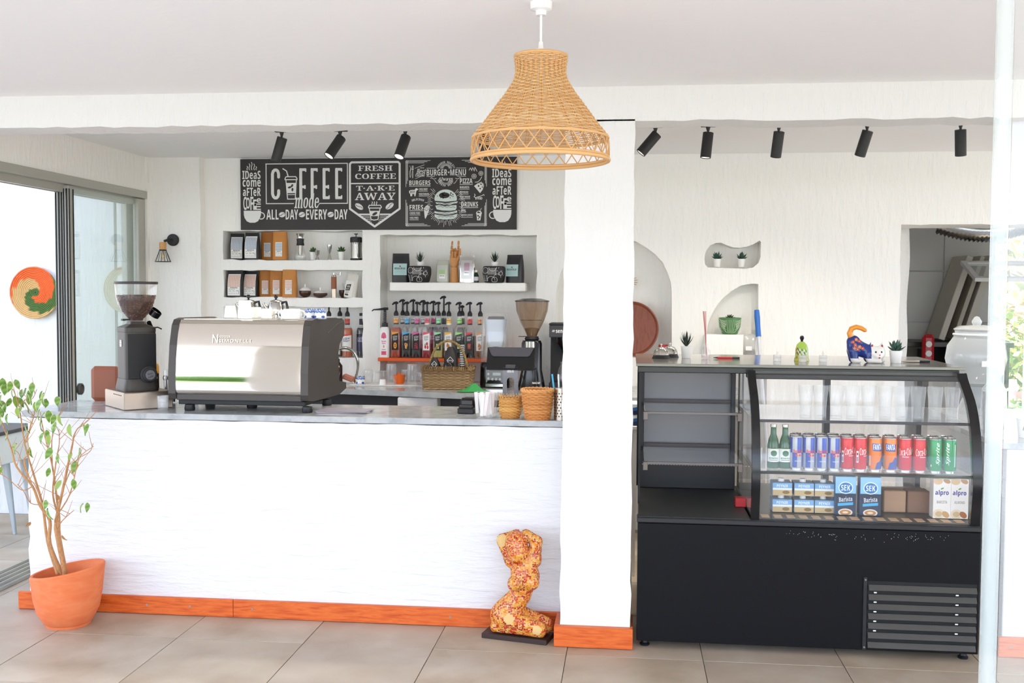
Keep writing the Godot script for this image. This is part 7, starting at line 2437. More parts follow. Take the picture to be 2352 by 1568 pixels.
func can_mat(kind: String) -> StandardMaterial3D:
	var im = paint(256, 128, "#b3b6ba")
	if kind == "blue":
		for i in 4:
			p_poly(im, PackedVector2Array([Vector2(i * 64, 4), Vector2(i * 64 + 32, 4), Vector2(i * 64 + 32, 64), Vector2(i * 64, 64)]), "#2a4fae")
			p_poly(im, PackedVector2Array([Vector2(i * 64 + 32, 64), Vector2(i * 64 + 64, 64), Vector2(i * 64 + 64, 122), Vector2(i * 64 + 32, 122)]), "#2a4fae")
		for i in 2:
			p_text(im, "Red Bull", Rect2(40 + i * 128, 50, 62, 16), "#d31f3a", "Droid Sans", 700)
			p_disc(im, Vector2(71 + i * 128, 74), 10, 5, "#e8b13c")
			p_disc(im, Vector2(60 + i * 128, 74), 9, 4, "#c9303c")
			p_disc(im, Vector2(83 + i * 128, 74), 9, 4, "#c9303c")
			p_text(im, "ENERGY DRINK", Rect2(50 + i * 128, 94, 42, 5), "#e8eaf0")
	elif kind == "red" or kind == "red_script":
		im.fill(Color("#d0101c"))
		for i in 2:
			p_text(im, "Coca-Cola", Rect2(24 + i * 128, 36, 96, 30), "#f4efec", "Droid Serif", 700, -0.06)
			p_rect(im, Rect2(50 + i * 128, 70, 44, 3), "#eac7c7")
			if kind == "red":
				p_rect(im, Rect2(2 + i * 128, 52, 16, 46), "#efeae8")
				for k in 6:
					p_rect(im, Rect2(4 + i * 128, 76 + k * 3, 12, 1.5), "#44302f")
				p_disc(im, Vector2(10 + i * 128, 64), 5, 5, "#5a3d3c")
	elif kind == "orange":
		im.fill(Color("#e87d1e"))
		for i in 2:
			var ox = i * 128.0
			p_poly(im, PackedVector2Array([Vector2(30 + ox, 20), Vector2(104 + ox, 24), Vector2(100 + ox, 52), Vector2(34 + ox, 50)]), "#29499c")
			p_text(im, "FANTA", Rect2(38 + ox, 24, 58, 22), "#f2f2f0")
			p_poly(im, PackedVector2Array([Vector2(50 + ox, 122), Vector2(62 + ox, 96), Vector2(80 + ox, 92), Vector2(96 + ox, 74), Vector2(118 + ox, 80), Vector2(118 + ox, 122)]), "#3a57ab")
			p_rect(im, Rect2(6 + ox, 70, 14, 40), "#efe6da")
	elif kind == "green":
		im.fill(Color("#1f9a58"))
		for i in 2:
			p_text(im, "Sprite", Rect2(22 + i * 128, 48, 84, 30), "#eef6ee", "Droid Sans", 700, -PI / 2, 0.15)
			p_rect(im, Rect2(106 + i * 128, 20, 8, 88), "#e8f2ea")
			p_disc(im, Vector2(20 + i * 128, 104), 5, 5, "#dff0e2")
	p_rect(im, Rect2(0, 0, 256, 3), "#c5c7c9")
	p_rect(im, Rect2(0, 124, 256, 4), "#c5c7c9")
	return printed(im, 0.25, 0.15)

func can(pos: Vector3, m: Material, turn: float, label: String, group := "") -> Node3D:
	var t = thing("drink_can", label, "can", pos, turn, group)
	put("sleeve", M.can_sleeve, m, t)
	put("ends", M.can_ends, M.steel, t)
	return t

func carton(pos: Vector3, w: float, h: float, d: float, front: Material, side: Material, label: String, turn := 0.0):
	var t = thing("drink_carton", label, "carton", pos, turn)
	put("body", Geo.new().box(Vector3(0, h / 2, 0), Vector3(w, h, d), 0.002), side, t)
	put("front_print", Geo.new().box(Vector3(0, h / 2, d / 2 + 0.0005), Vector3(w * 0.98, h * 0.985, 0.0008)), front, t)
	put("cap", Geo.new().lathe([Vector2(0, h), Vector2(0.014, h), Vector2(0.014, h + 0.014), Vector2(0, h + 0.015)], 16, 38, Vector3(0, 0, 0.0)), M.white, t)
	return t

func build_fridge_stock():
	M.can_sleeve = Geo.new().lathe([Vector2(0.024, 0.003), Vector2(0.0285, 0.012), Vector2(0.0285, 0.138), Vector2(0.0252, 0.149)], 28).mesh()
	M.can_ends = Geo.new().lathe([Vector2(0, 0.002), Vector2(0.02, 0.002), Vector2(0.0245, 0.0), Vector2(0.0245, 0.004)], 24).lathe([Vector2(0.0252, 0.148), Vector2(0.0262, 0.152), Vector2(0.0248, 0.153), Vector2(0.0236, 0.149), Vector2(0, 0.149)], 24).mesh()
	var y = 0.8065
	var blue = can_mat("blue")
	var red = can_mat("red")
	var red2 = can_mat("red_script")
	var org = can_mat("orange")
	var grn = can_mat("green")
	var row = [[0.7642, blue, "blue and silver energy drink can next to the green bottles"], [0.8203, blue, "second blue and silver can from the green bottles"], [0.8763, blue, "third blue and silver can from the green bottles"], [0.9322, blue, "blue and silver can touching the red cans"], [0.9899, red, "red can with white stripe panel beside the blue cans"], [1.0475, red, "red can with white stripe panel beside the orange cans"], [1.1128, org, "orange soda can beside the striped red can"], [1.1796, org, "orange soda can beside the script red can"], [1.2445, red2, "red can with white script beside the orange can"], [1.3071, red2, "red can with white script beside the green can"], [1.3752, grn, "green can with sideways lettering beside the red can"], [1.4375, grn, "green can at the outer end of the can row"]]
	var turns = [0.0, 0.1, -0.1, 0.0, 0.4, 0.7, 0.15, -0.25, -0.35, 0.15, 0.2, -0.5]
	for i in row.size():
		can(Vector3(row[i][0], y, -4.86), row[i][1], turns[i], row[i][2])
	for i in row.size():
		can(Vector3(row[i][0] + 0.008, y, -4.935), row[i][1], PI, ["blue can standing in the second row", "red can standing in the second row", "orange can standing in the second row", "green can standing in the second row"][0 if i < 4 else (1 if i < 6 or (i > 7 and i < 10) else (2 if i < 8 else 3))], "cans in the fridge's second row")
	# green glass bottles
	var gm = mat("#1f5a35", 0.08)
	var im = paint(64, 64, "#e6eae2")
	p_disc(im, Vector2(32, 22), 14, 14, "#2a6a40")
	p_text(im, "MINERAL", Rect2(10, 42, 44, 8), "#2a6a40")
	p_rect(im, Rect2(12, 54, 40, 3), "#777777")
	var lm = printed(im, 0.4)
	for i in 2:
		var b = thing("water_bottle", ["green mineral water bottle at the fridge divider", "green mineral water bottle beside the blue cans"][i], "bottle", Vector3([0.6624, 0.7151][i], y, -4.87))
		put("glass_body", Geo.new().lathe([Vector2(0, 0), Vector2(0.026, 0), Vector2(0.0275, 0.006), Vector2(0.0275, 0.10), Vector2(0.022, 0.13), Vector2(0.013, 0.155), Vector2(0.0125, 0.19), Vector2(0, 0.19)], 24), gm, b)
		put("label", Geo.new().surf(func(a: float, bb: float) -> Vector3: return Vector3(sin((a - 0.5) * 2.4) * 0.028, 0.03 + bb * 0.06, cos((a - 0.5) * 2.4) * 0.028), 10, 1), lm, b)
		put("cap", Geo.new().lathe([Vector2(0, 0.188), Vector2(0.0145, 0.188), Vector2(0.014, 0.2), Vector2(0, 0.201)], 16), M.steel, b)
	# cartons on the deck
	var yd = 0.6045
	var sek = paint(96, 160, "#20324a")
	p_rect(sek, Rect2(0, 0, 96, 70), "#8cc6ea")
	p_disc(sek, Vector2(48, 46), 34, 26, "#f2f5f7")
	p_disc(sek, Vector2(48, 46), 30, 22, "#2a78b8")
	p_text(sek, "SEK", Rect2(26, 34, 44, 24), "#f2f5f7")
	p_text(sek, "Barista", Rect2(16, 84, 64, 20), "#f2f5f7", "Droid Serif", 700, -0.08)
	p_poly(sek, PackedVector2Array([Vector2(12, 112), Vector2(84, 106), Vector2(84, 118), Vector2(12, 124)]), "#49b0e0")
	p_disc(sek, Vector2(48, 150), 34, 16, "#e9dccb")
	p_disc(sek, Vector2(48, 150), 27, 11, "#b98450")
	p_disc(sek, Vector2(48, 150), 14, 5, "#e9d3b4")
	var sm = printed(sek, 0.35)
	carton(Vector3(0.981, yd, -4.86), 0.092, 0.175, 0.06, sm, mat("#3d6d9a", 0.4), "blue topped barista milk carton beside its twin, nearer the small packs")
	carton(Vector3(1.0906, yd, -4.86), 0.092, 0.175, 0.06, sm, mat("#3d6d9a", 0.4), "blue topped barista milk carton on the side of the almond drink")
	for i in 2:
		var al = paint(80, 160, "#eeeae2")
		p_disc(al, Vector2(20, 8), 22, 14, "#d9b88a")
		p_disc(al, Vector2(60, 6), 18, 10, "#b98a52", 0.4)
		p_text(al, "alpro", Rect2(8, 44, 62, 26), "#2b2f86")
		p_disc(al, Vector2(40, 38), 8, 3, "#6f9c3c", -0.4)
		p_text(al, ["BARISTA", "ALMOND"][i], Rect2(16, 88, 48, 11), "#9a9488")
		p_disc(al, Vector2(26, 142), 26, 20, "#e2d2b2")
		p_disc(al, Vector2(58, 144), 18, 12, ["#c99c62", "#a8642c"][i], 0.5)
		p_disc(al, Vector2(26, 142), 16, 11, "#cbb083")
		carton(Vector3([1.3952, 1.4705][i], yd, -4.84), 0.076, 0.178, 0.06, printed(al, 0.4), mat("#e9e4da", 0.45), ["white plant drink carton reading barista", "white plant drink carton reading almond, at the fridge end"][i])
	var pk = paint(96, 64, "#7fb2dc")
	p_rect(pk, Rect2(0, 34, 96, 30), "#c9b183")
	p_rect(pk, Rect2(0, 26, 96, 10), "#e8eef2")
	p_text(pk, "PEYNIR", Rect2(20, 8, 56, 14), "#f2f5f7")
	p_disc(pk, Vector2(66, 48), 18, 9, "#8c6f3f")
	var pm = printed(pk, 0.4)
	for i in 3:
		for j in 2:
			carton(Vector3([0.7054, 0.8029, 0.8941][i], yd + j * 0.076, -4.9 - 0.005 * j), 0.088, 0.058, 0.09, pm, mat("#93a9bd", 0.5), ["pale blue cheese pack against the divider", "pale blue cheese pack in the middle stack", "pale blue cheese pack beside the milk carton"][i] + [", lower one", ", upper one"][j])
	for i in 2:
		solo("pastry_box", Geo.new().box(Vector3(0, 0.05, 0), Vector3(0.10, 0.10, 0.09), 0.004), mat(["#b89372", "#8f6a52"][i], 0.6), ["light brown cardboard box behind the milk cartons", "dark brown cardboard box beside the plant drinks"][i], "box", Vector3([1.218, 1.3246][i], yd, -4.96))
	var rb = solo("can_reflection", Geo.new().box(Vector3(0, 0.022, 0), Vector3(0.05, 0.044, 0.05), 0.003), mat("#b3262a", 0.4), "small red tin standing at the divider below the open shelves", "tin", Vector3(0.5296, 0.6008, -4.98))  # red block added in place of a can's reflection, no real tin
	# beer glasses on the upper shelf
	var gx = [0.8138, 0.8805, 0.9508, 1.0209, 1.0946, 1.1681, 1.2414, 1.3145, 1.3893, 1.4637]
	for i in gx.size():
		var g = thing("beer_glass", "tall curved beer glass on the fridge's upper shelf", "glass", Vector3(gx[i], 1.0315, -4.93), 0.0, "beer glasses on the upper fridge shelf")
		put("wall", Geo.new().lathe([Vector2(0, 0.012), Vector2(0.026, 0.012), Vector2(0.026, 0.04), Vector2(0.029, 0.09), Vector2(0.034, 0.135), Vector2(0.033, 0.152), Vector2(0.0325, 0.152)], 22), M.glassware, g)
		put("heavy_base", Geo.new().lathe([Vector2(0, 0), Vector2(0.025, 0), Vector2(0.027, 0.004), Vector2(0.026, 0.012), Vector2(0, 0.014)], 22), M.glassware, g)

func build_fridge_top():
	var y = 1.2725
	# call bells
	for i in 2:
		var b = thing("call_bell", ["chrome call bell on the fridge top, the front one", "chrome call bell half hidden behind its twin"][i], "bell", [Vector3(0.162, y, -5.33), Vector3(0.21, y, -5.44)][i])
		put("foot", Geo.new().lathe([Vector2(0, 0), Vector2(0.046, 0), Vector2(0.044, 0.006), Vector2(0.038, 0.018), Vector2(0, 0.018)], 24), M.black, b)
		put("dome", Geo.new().lathe([Vector2(0.038, 0.016), Vector2(0.04, 0.02), Vector2(0.036, 0.038), Vector2(0.022, 0.054), Vector2(0, 0.06)], 28), M.steel, b)
		put("plunger", Geo.new().lathe([Vector2(0, 0.058), Vector2(0.002, 0.058), Vector2(0.002, 0.066), Vector2(0.006, 0.068), Vector2(0.005, 0.074), Vector2(0, 0.075)], 12), M.steel, b)
	succulent(Vector3(0.2898, y, -5.38), 0.028, 0.062, "spiky plant in white pot between bells and reed diffuser", 1)
	var d = thing("reed_diffuser", "small glass reed diffuser with pink sticks on the fridge", "diffuser", Vector3(0.3869, y, -5.36))
	put("glass_body", Geo.new().lathe([Vector2(0, 0.001), Vector2(0.021, 0.001), Vector2(0.022, 0.006), Vector2(0.022, 0.04), Vector2(0.012, 0.055), Vector2(0.010, 0.068), Vector2(0.012, 0.072)], 20), M.glassware, d)
	put("oil", Geo.new().lathe([Vector2(0, 0.003), Vector2(0.020, 0.003), Vector2(0.020, 0.018), Vector2(0, 0.018)], 18), pane("#e6c8c4", 0.4), d)
	for q in [[-0.016, 0.0], [-0.004, 0.004], [-0.011, -0.004]]:
		put("reed", Geo.new().tube([Vector3(-q[0] * 0.4, 0.004, q[1]), Vector3(q[0], 0.24, q[1])], 0.0022, 6), mat("#c87f7c", 0.7), d)
	var pen = thing("red_pen", "red ballpoint pen lying on the fridge top", "pen", Vector3(0.4967, y + 0.0055, -5.36), 0.04)
	put("barrel", Geo.new().at(look(Vector3(1, 0, 0))).lathe([Vector2(0, -0.055), Vector2(0.0055, -0.05), Vector2(0.0055, 0.022), Vector2(0, 0.022)], 12), mat("#d0202a", 0.3), pen)
	put("tip", Geo.new().at(look(Vector3(-1, 0, 0))).lathe([Vector2(0, 0.05), Vector2(0.005, 0.052), Vector2(0.0015, 0.072), Vector2(0, 0.074)], 12), M.charcoal, pen)
	put("cap", Geo.new().at(look(Vector3(1, 0, 0))).lathe([Vector2(0, 0.022), Vector2(0.0056, 0.022), Vector2(0.0056, 0.058), Vector2(0, 0.06)], 12), M.charcoal, pen)
	for i in 3:
		var l = thing("tea_light", ["small clear tea light near the broom", "small clear tea light in front of the green bell", "small clear tea light between bell and cat"][i], "tea light", [Vector3(0.7243, y, -5.24), Vector3(0.8423, y, -5.21), Vector3(0.9432, y, -5.24)][i])
		put("cup", Geo.new().lathe([Vector2(0, 0), Vector2(0.019, 0), Vector2(0.0195, 0.012), Vector2(0.0185, 0.014), Vector2(0.0195, 0.016), Vector2(0.0195, 0.029), Vector2(0.017, 0.032), Vector2(0, 0.032)], 20), pane("#ece9e6", 0.45), l)
		put("flame_tip", Geo.new().lathe([Vector2(0, 0.031), Vector2(0.0055, 0.035), Vector2(0.005, 0.041), Vector2(0.001, 0.054), Vector2(0, 0.055)], 12), pane("#f2ece2", 0.4), l)
	# painted ceramic bell
	var bl = thing("ceramic_bell", "green painted ceramic bell with black knob", "bell", Vector3(0.8494, y, -5.29))
	var im = paint(160, 96, "#a9c653")
	for i in 9:
		p_disc(im, Vector2(56 + i * 6, 46 + (i % 3) * 8), 2.5, 10, ["#c8432c", "#1d1d22", "#d98a2c"][i % 3], 0.5)
	for i in 14:
		p_disc(im, Vector2(4 + i * 11.5, 78 + (i % 2) * 5), 3, 5, ["#d98a2c", "#2b4f92", "#c8432c"][i % 3])
		p_disc(im, Vector2(100 + (i % 5) * 9, 44 + i * 2), 2, 6, ["#2b4f92", "#f2ead0"][i % 2], -0.4)
	p_rect(im, Rect2(0, 88, 160, 3), "#d9b43c")
	put("bell_body", Geo.new().lathe([Vector2(0.034, 0.001), Vector2(0.037, 0.0), Vector2(0.0365, 0.004), Vector2(0.032, 0.018), Vector2(0.030, 0.06), Vector2(0.024, 0.08), Vector2(0.01, 0.094), Vector2(0, 0.095)], 28), printed(im, 0.2), bl)
	put("knob", Geo.new().lathe([Vector2(0, 0.093), Vector2(0.006, 0.094), Vector2(0.006, 0.1), Vector2(0.011, 0.112), Vector2(0.008, 0.122), Vector2(0, 0.127)], 16), M.black_gloss, bl)
	build_cat(Vector3(1.12, y, -5.2))
	succulent(Vector3(1.2773, y, -5.2), 0.03, 0.06, "green succulent in white pot beside the cat figurine", 2)
	var p2 = thing("grey_pen", "grey pen with black cap near the fridge corner", "pen", Vector3(1.3843, y + 0.005, -5.26), -0.03)
	put("barrel", Geo.new().at(look(Vector3(1, 0, 0))).lathe([Vector2(0, -0.07), Vector2(0.0012, -0.068), Vector2(0.0045, -0.052), Vector2(0.0045, 0.03), Vector2(0, 0.03)], 12), M.steel_brushed, p2)
	put("cap", Geo.new().at(look(Vector3(1, 0, 0))).lathe([Vector2(0, 0.02), Vector2(0.0055, 0.02), Vector2(0.005, 0.068), Vector2(0, 0.07)], 12), M.black, p2)

func build_cat(pos: Vector3):
	# stretching cat: rump and tail up, front lowered, head turned to the viewer
	var t = thing("cat_figurine", "painted ceramic cat, blue flowered body, white face, raised orange tail", "figurine", pos)
	var prims = [
		[Vector3(-0.032, 0.075, 0), Vector3(0.03, 0.05, 0), 0.039, 0.034],      # trunk
		[Vector3(-0.042, 0.10, 0), Vector3(-0.03, 0.07, 0), 0.032, 0.039],     # rump
		[Vector3(-0.045, 0.055, 0.018), Vector3(-0.04, 0.016, 0.024), 0.024, 0.018],
		[Vector3(-0.045, 0.055, -0.018), Vector3(-0.04, 0.016, -0.024), 0.024, 0.018],
		[Vector3(-0.038, 0.01, 0.026), Vector3(-0.02, 0.009, 0.036), 0.011, 0.009],
		[Vector3(0.02, 0.04, 0.018), Vector3(0.028, 0.016, 0.028), 0.02, 0.014],
		[Vector3(0.02, 0.04, -0.018), Vector3(0.028, 0.016, -0.024), 0.02, 0.014],
		[Vector3(0.03, 0.012, 0.03), Vector3(0.075, 0.009, 0.046), 0.012, 0.009],
		[Vector3(0.035, 0.012, -0.02), Vector3(0.10, 0.009, -0.005), 0.012, 0.009],
		[Vector3(0.055, 0.047, 0.012), Vector3(0.072, 0.047, 0.016), 0.034, 0.033],   # head
		[Vector3(0.066, 0.034, 0.036), Vector3(0.07, 0.034, 0.038), 0.017, 0.016],   # muzzle
	]
	for s in [-1.0, 1.0]:
		prims.append([Vector3(0.064 + s * 0.02, 0.07, 0.014), Vector3(0.064 + s * 0.027, 0.097, 0.012), 0.0145, 0.004])
	var navy = lin("#22387e")
	var wht = lin("#efece4")
	var g = Geo.new()
	body(g, prims, 0.0036, 0.009, func(p: Vector3, nn: Vector3) -> Color:
		if p.x > 0.036 and p.y > 0.02 and p.distance_to(Vector3(0.064, 0.05, 0.014)) < 0.062:
			return wht
		if p.y < 0.022 and (p.x > 0.03 or p.z > 0.022):
			return wht
		return navy)
	put("cat_body", g, tinted(0.18), t)
	var tail = Geo.new().tube([Vector3(-0.05, 0.118, 0), Vector3(-0.06, 0.142, 0), Vector3(-0.052, 0.164, 0), Vector3(-0.03, 0.172, 0), Vector3(-0.006, 0.166, 0.002), Vector3(0.012, 0.155, 0.004), Vector3(0.018, 0.152, 0.004)], [0.017, 0.014, 0.013, 0.012, 0.011, 0.0095, 0.003], 14)
	put("tail", tail, mat("#e8932c", 0.2), t)
	var pr = Geo.new()
	for k in 8:
		var c = Vector3([-0.05, -0.035, -0.02, -0.04, -0.02, -0.005, -0.03, -0.045][k], [0.10, 0.112, 0.104, 0.085, 0.078, 0.07, 0.066, 0.07][k], 0.03)
		for e in 5:
			var a = TAU * e / 5
			pr.tint(lin(["#e2572c", "#e88a4c", "#d94436"][k % 3]))
			var q = c + Vector3(cos(a) * 0.0055, sin(a) * 0.0055, 0)
			var dd = field(q, prims, 0.009)
			q.z -= dd * 1.0
			pr.ball(q, Vector3(0.0036, 0.0036, 0.0022), 7, 5)
		pr.tint(lin("#f1d9a6"))
		var cz = c
		cz.z -= field(c, prims, 0.009)
		pr.ball(cz, Vector3(0.0026, 0.0026, 0.003), 7, 5)
		pr.tint(lin("#5cae86"))
		var lf = c + Vector3(0.009, -0.008, 0)
		lf.z -= field(lf, prims, 0.009)
		pr.ball(lf, Vector3(0.006, 0.002, 0.002), 7, 5)
	put("painted_flowers", pr, tinted(0.25), t).set_meta("kind", "stuff")
	var fc = Geo.new()
	for s in [-1.0, 1.0]:
		fc.tint(lin("#1d1a1c"))
		fc.ball(Vector3(0.067 + s * 0.013, 0.054, 0.0465), Vector3(0.0045, 0.005, 0.003), 8, 6)
		fc.tint(lin("#a02a3a"))
		fc.ball(Vector3(0.064 + s * 0.023, 0.081, 0.0245), Vector3(0.005, 0.009, 0.003), 8, 6)
	fc.tint(lin("#c03a3a"))
	fc.ball(Vector3(0.07, 0.04, 0.0565), Vector3(0.0035, 0.003, 0.002), 8, 6)
	fc.ball(Vector3(0.07, 0.027, 0.052), Vector3(0.005, 0.004, 0.003), 8, 6)
	put("face_paint", fc, tinted(0.25), t)


# ---------------------------------------------------------------- potted fig, mosaic statue

func build_fig():
	var t = thing("potted_fig", "leggy weeping fig with sparse variegated leaves in terracotta pot", "plant", Vector3(-2.667, 0, -4.69))
	var prof = [Vector2(0, 0.0), Vector2(0.10, 0.0), Vector2(0.104, 0.012), Vector2(0.112, 0.018), Vector2(0.142, 0.075), Vector2(0.157, 0.15), Vector2(0.166, 0.235), Vector2(0.17, 0.262), Vector2(0.164, 0.27), Vector2(0.153, 0.268), Vector2(0.146, 0.235), Vector2(0.13, 0.15), Vector2(0, 0.12)]
	var g = Geo.new().lathe(prof, 48, 32)
	for i in g.v.size():   # the pot was thrown askew: its rim rises to one side
		var p = g.v[i]
		p.y += p.x * 0.17 * clampf(p.y / 0.26, 0, 1)
		g.v[i] = p
	var cl = world_tex(mat(Color.WHITE, 0.75), Vector3(2, 5, 2))
	cl.albedo_texture = noise_tex(0.012, 4, ["#d9683a", "#e0733f", "#e4814f", "#dc6d3c"], 256, FastNoiseLite.TYPE_SIMPLEX_SMOOTH, 5, 20.0)
	put("clay_pot", g, cl, t)
	put("soil", Geo.new().lathe([Vector2(0, 0.19), Vector2(0.1, 0.188), Vector2(0.138, 0.18), Vector2(0.138, 0.17)], 24, 60), mat("#6d3a22", 0.95), t)
	# stems are laid out on a sheet 598 units wide across 0.511 m, then given depth
	var P = func(x: float, y: float, z := 0.0) -> Vector3: return Vector3(-2.976 + x * 0.000598 + 2.667, 1.2 - y * 0.000578, 0.03 + z)
	var stems = [
		[[470, 1640, 0.01], [380, 1380, 0.0], [320, 1080, -0.02], [270, 820, 0.0], [230, 560, 0.03], [180, 270, 0.02], [150, 110, 0.04]],
		[[490, 1640, 0.0], [425, 1380, 0.03], [430, 1190, 0.03], [370, 1060, 0.05], [320, 900, 0.06], [200, 740, 0.07], [150, 600, 0.06], [110, 420, 0.08], [80, 330, 0.08]],
		[[520, 1640, -0.01], [450, 1340, -0.03], [440, 1190, -0.04], [410, 1000, -0.05], [390, 760, -0.04], [310, 470, -0.05], [285, 310, -0.05]],
		[[540, 1640, 0.02], [500, 1320, 0.04], [490, 1200, 0.04], [530, 950, 0.02], [560, 740, 0.0], [620, 560, 0.02], [645, 480, 0.03], [700, 410, 0.04], [800, 392, 0.05]],
		[[440, 1190, -0.04], [430, 980, 0.0], [460, 720, 0.0], [500, 560, 0.01], [508, 440, 0.02]],
		[[490, 1200, 0.04], [510, 1150, 0.06], [640, 950, 0.07], [720, 680, 0.08], [770, 610, 0.08], [860, 552, 0.09]],
		[[500, 1250, 0.04], [580, 1170, 0.08], [665, 1100, 0.1], [700, 1070, 0.1]],
		[[320, 900, 0.06], [240, 930, 0.07], [130, 830, 0.08], [0, 740, 0.1]],
		[[345, 1080, 0.0], [230, 930, -0.05], [160, 860, -0.06], [60, 670, -0.08], [20, 660, -0.08]],
		[[370, 1060, 0.05], [285, 700, 0.09], [340, 620, 0.1], [330, 480, 0.1], [420, 300, 0.1]],
		[[390, 760, -0.04], [370, 560, -0.06], [395, 420, -0.06], [430, 340, -0.06]],
		[[530, 950, 0.02], [540, 820, -0.03], [600, 700, -0.05], [690, 640, -0.06], [720, 570, -0.06]],
		[[180, 270, 0.02], [240, 200, 0.03], [300, 190, 0.03], [350, 110, 0.04]],
		[[230, 560, 0.03], [280, 340, 0.0], [290, 250, 0.0], [360, 220, 0.0]],
		[[110, 420, 0.08], [60, 240, 0.1], [20, 150, 0.12], [5, 60, 0.12]],
		[[320, 1080, -0.02], [240, 1060, 0.0], [200, 950, 0.02], [150, 900, 0.02]],
	]
	var bark = world_tex(mat(Color.WHITE, 0.8), Vector3(8, 3, 8))
	bark.albedo_texture = noise_tex(0.03, 3, ["#8c5a35", "#b4804f", "#c39464", "#9d6a40"], 256, FastNoiseLite.TYPE_SIMPLEX_SMOOTH, 15)
	var thick = [0.0115, 0.014, 0.013, 0.0135, 0.007, 0.0055, 0.0035, 0.0035, 0.003, 0.005, 0.004, 0.0035, 0.0035, 0.004, 0.0035, 0.003]
	var tips = []
	for k in stems.size():
		var raw = []
		for q in stems[k]:
			raw.append(P.call(q[0], q[1], q[2]))
		var pts = []
		var rad = []
		for i in raw.size() - 1:
			for s in 4:
				pts.append(raw[i].cubic_interpolate(raw[i + 1], raw[maxi(i - 1, 0)], raw[mini(i + 2, raw.size() - 1)], s / 4.0))
		pts.append(raw[raw.size() - 1])
		for i in pts.size():
			rad.append(lerpf(thick[k] * 0.78, 0.0014, pow(float(i) / (pts.size() - 1), 0.8)))
		var sg = Geo.new().tube(pts, rad, 8)
		# bare side twigs
		for w in 7 if k < 6 else 3:
			var i = rng.randi_range(pts.size() / 3, pts.size() - 2)
			var d = Vector3(rng.randf_range(-1, 1), rng.randf_range(0.2, 1.0), rng.randf_range(-0.6, 0.8)).normalized() * rng.randf_range(0.05, 0.13)
			sg.tube([pts[i], pts[i] + d * 0.5 + Vector3(0, 0.006, 0), pts[i] + d + Vector3(0, 0.02, 0)], [0.0017, 0.0012, 0.0007], 5, false)
			if k > 3 or rng.randf() < 0.25:
				tips.append(pts[i] + d + Vector3(0, 0.02, 0))
		put("stem" if k < 4 else "branch", sg, bark, t)
	# leaves: pointed, pale rim, hanging
	var meshes = []
	for kind in 3:
		var lg = Geo.new()
		var n = 9
		var wmax: float = [0.0125, 0.0145, 0.011][kind]
		var rows = []
		for i in n + 1:
			var q = float(i) / n
			var w = wmax * pow(sin(PI * pow(q, 0.72)), 0.9) if i < n else 0.0003
			rows.append([w, -0.046 * q, 0.006 * sin(q * PI) * (1.0 if kind != 1 else -0.6)])
		var cols = [-1.0, -0.72, 0.0, 0.72, 1.0]
		var first = 0
		for i in n + 1:
			for c in 5:
				var edge = absf(cols[c]) > 0.9
				var k = lin("#e4e6b8") if edge else lin("#86a648").lerp(lin("#5f8836"), 0.5 + 0.5 * sin(i * 1.7 + c))
				if kind == 2:
					k = lin("#c7c97c") if edge else lin("#92a94c")
				lg.tint(k)
				lg.vert(Vector3(cols[c] * rows[i][0], rows[i][1], rows[i][2] + 0.004 * absf(cols[c])), Vector3(-cols[c] * 0.3, 0.1, 1))
		for i in n:
			for c in 4:
				var a = i * 5 + c
				lg.tri(a, a + 5, a + 1)
				lg.tri(a + 1, a + 5, a + 6)
		meshes.append(lg.mesh())
	var lm = tinted(0.42)
	lm.backlight_enabled = true
	lm.backlight = Color(0.35, 0.42, 0.2)
	var spots = [[10, 30], [90, 40], [120, 30], [75, 90], [185, 60], [150, 70], [95, 150], [60, 180], [30, 160], [10, 210], [90, 210], [140, 130], [175, 140], [215, 130], [20, 260], [10, 285], [130, 270], [165, 200], [170, 320], [225, 185], [85, 330], [210, 240], [230, 270], [260, 260], [300, 130], [335, 150], [362, 65], [295, 240], [310, 395], [425, 205], [410, 140], [468, 145], [465, 195], [485, 190], [370, 330], [395, 290], [415, 380], [445, 300], [515, 325], [567, 320], [540, 390], [490, 410], [470, 445], [510, 480], [415, 480], [445, 610], [440, 770], [660, 400], [785, 400], [812, 390], [725, 595], [540, 650], [605, 650], [630, 720], [710, 830], [515, 880], [480, 1010], [480, 1080], [700, 1065], [725, 1062], [265, 610], [190, 570], [40, 480], [30, 780], [75, 765], [35, 60], [110, 60], [100, 110], [45, 220], [155, 240], [120, 190], [70, 130]]
	for i in spots.size():
		var o = put("leaf", meshes[[0, 1, 0, 2][i % 4] if i < 50 else [0, 2, 1][i % 3]], lm, t)
		o.position = P.call(spots[i][0], spots[i][1] - 20.0, 0.03 + rng.randf_range(-0.05, 0.09))
		o.rotation = Vector3(rng.randf_range(-0.35, 0.35), rng.randf_range(-1.0, 1.0), rng.randf_range(-0.45, 0.45))
		o.scale = Vector3.ONE * rng.randf_range(0.95, 1.4)
	var dry = mat("#b88552", 0.8)
	for q in [[655, 850], [530, 960], [300, 1190], [560, 1290]]:
		var o = put("dry_leaf", meshes[2], dry, t)
		o.position = P.call(q[0], q[1], 0.06)
		o.rotation = Vector3(0.6, rng.randf_range(-1, 1), rng.randf_range(-1.2, 1.2))
		o.scale = Vector3(0.8, 0.8, 0.8)

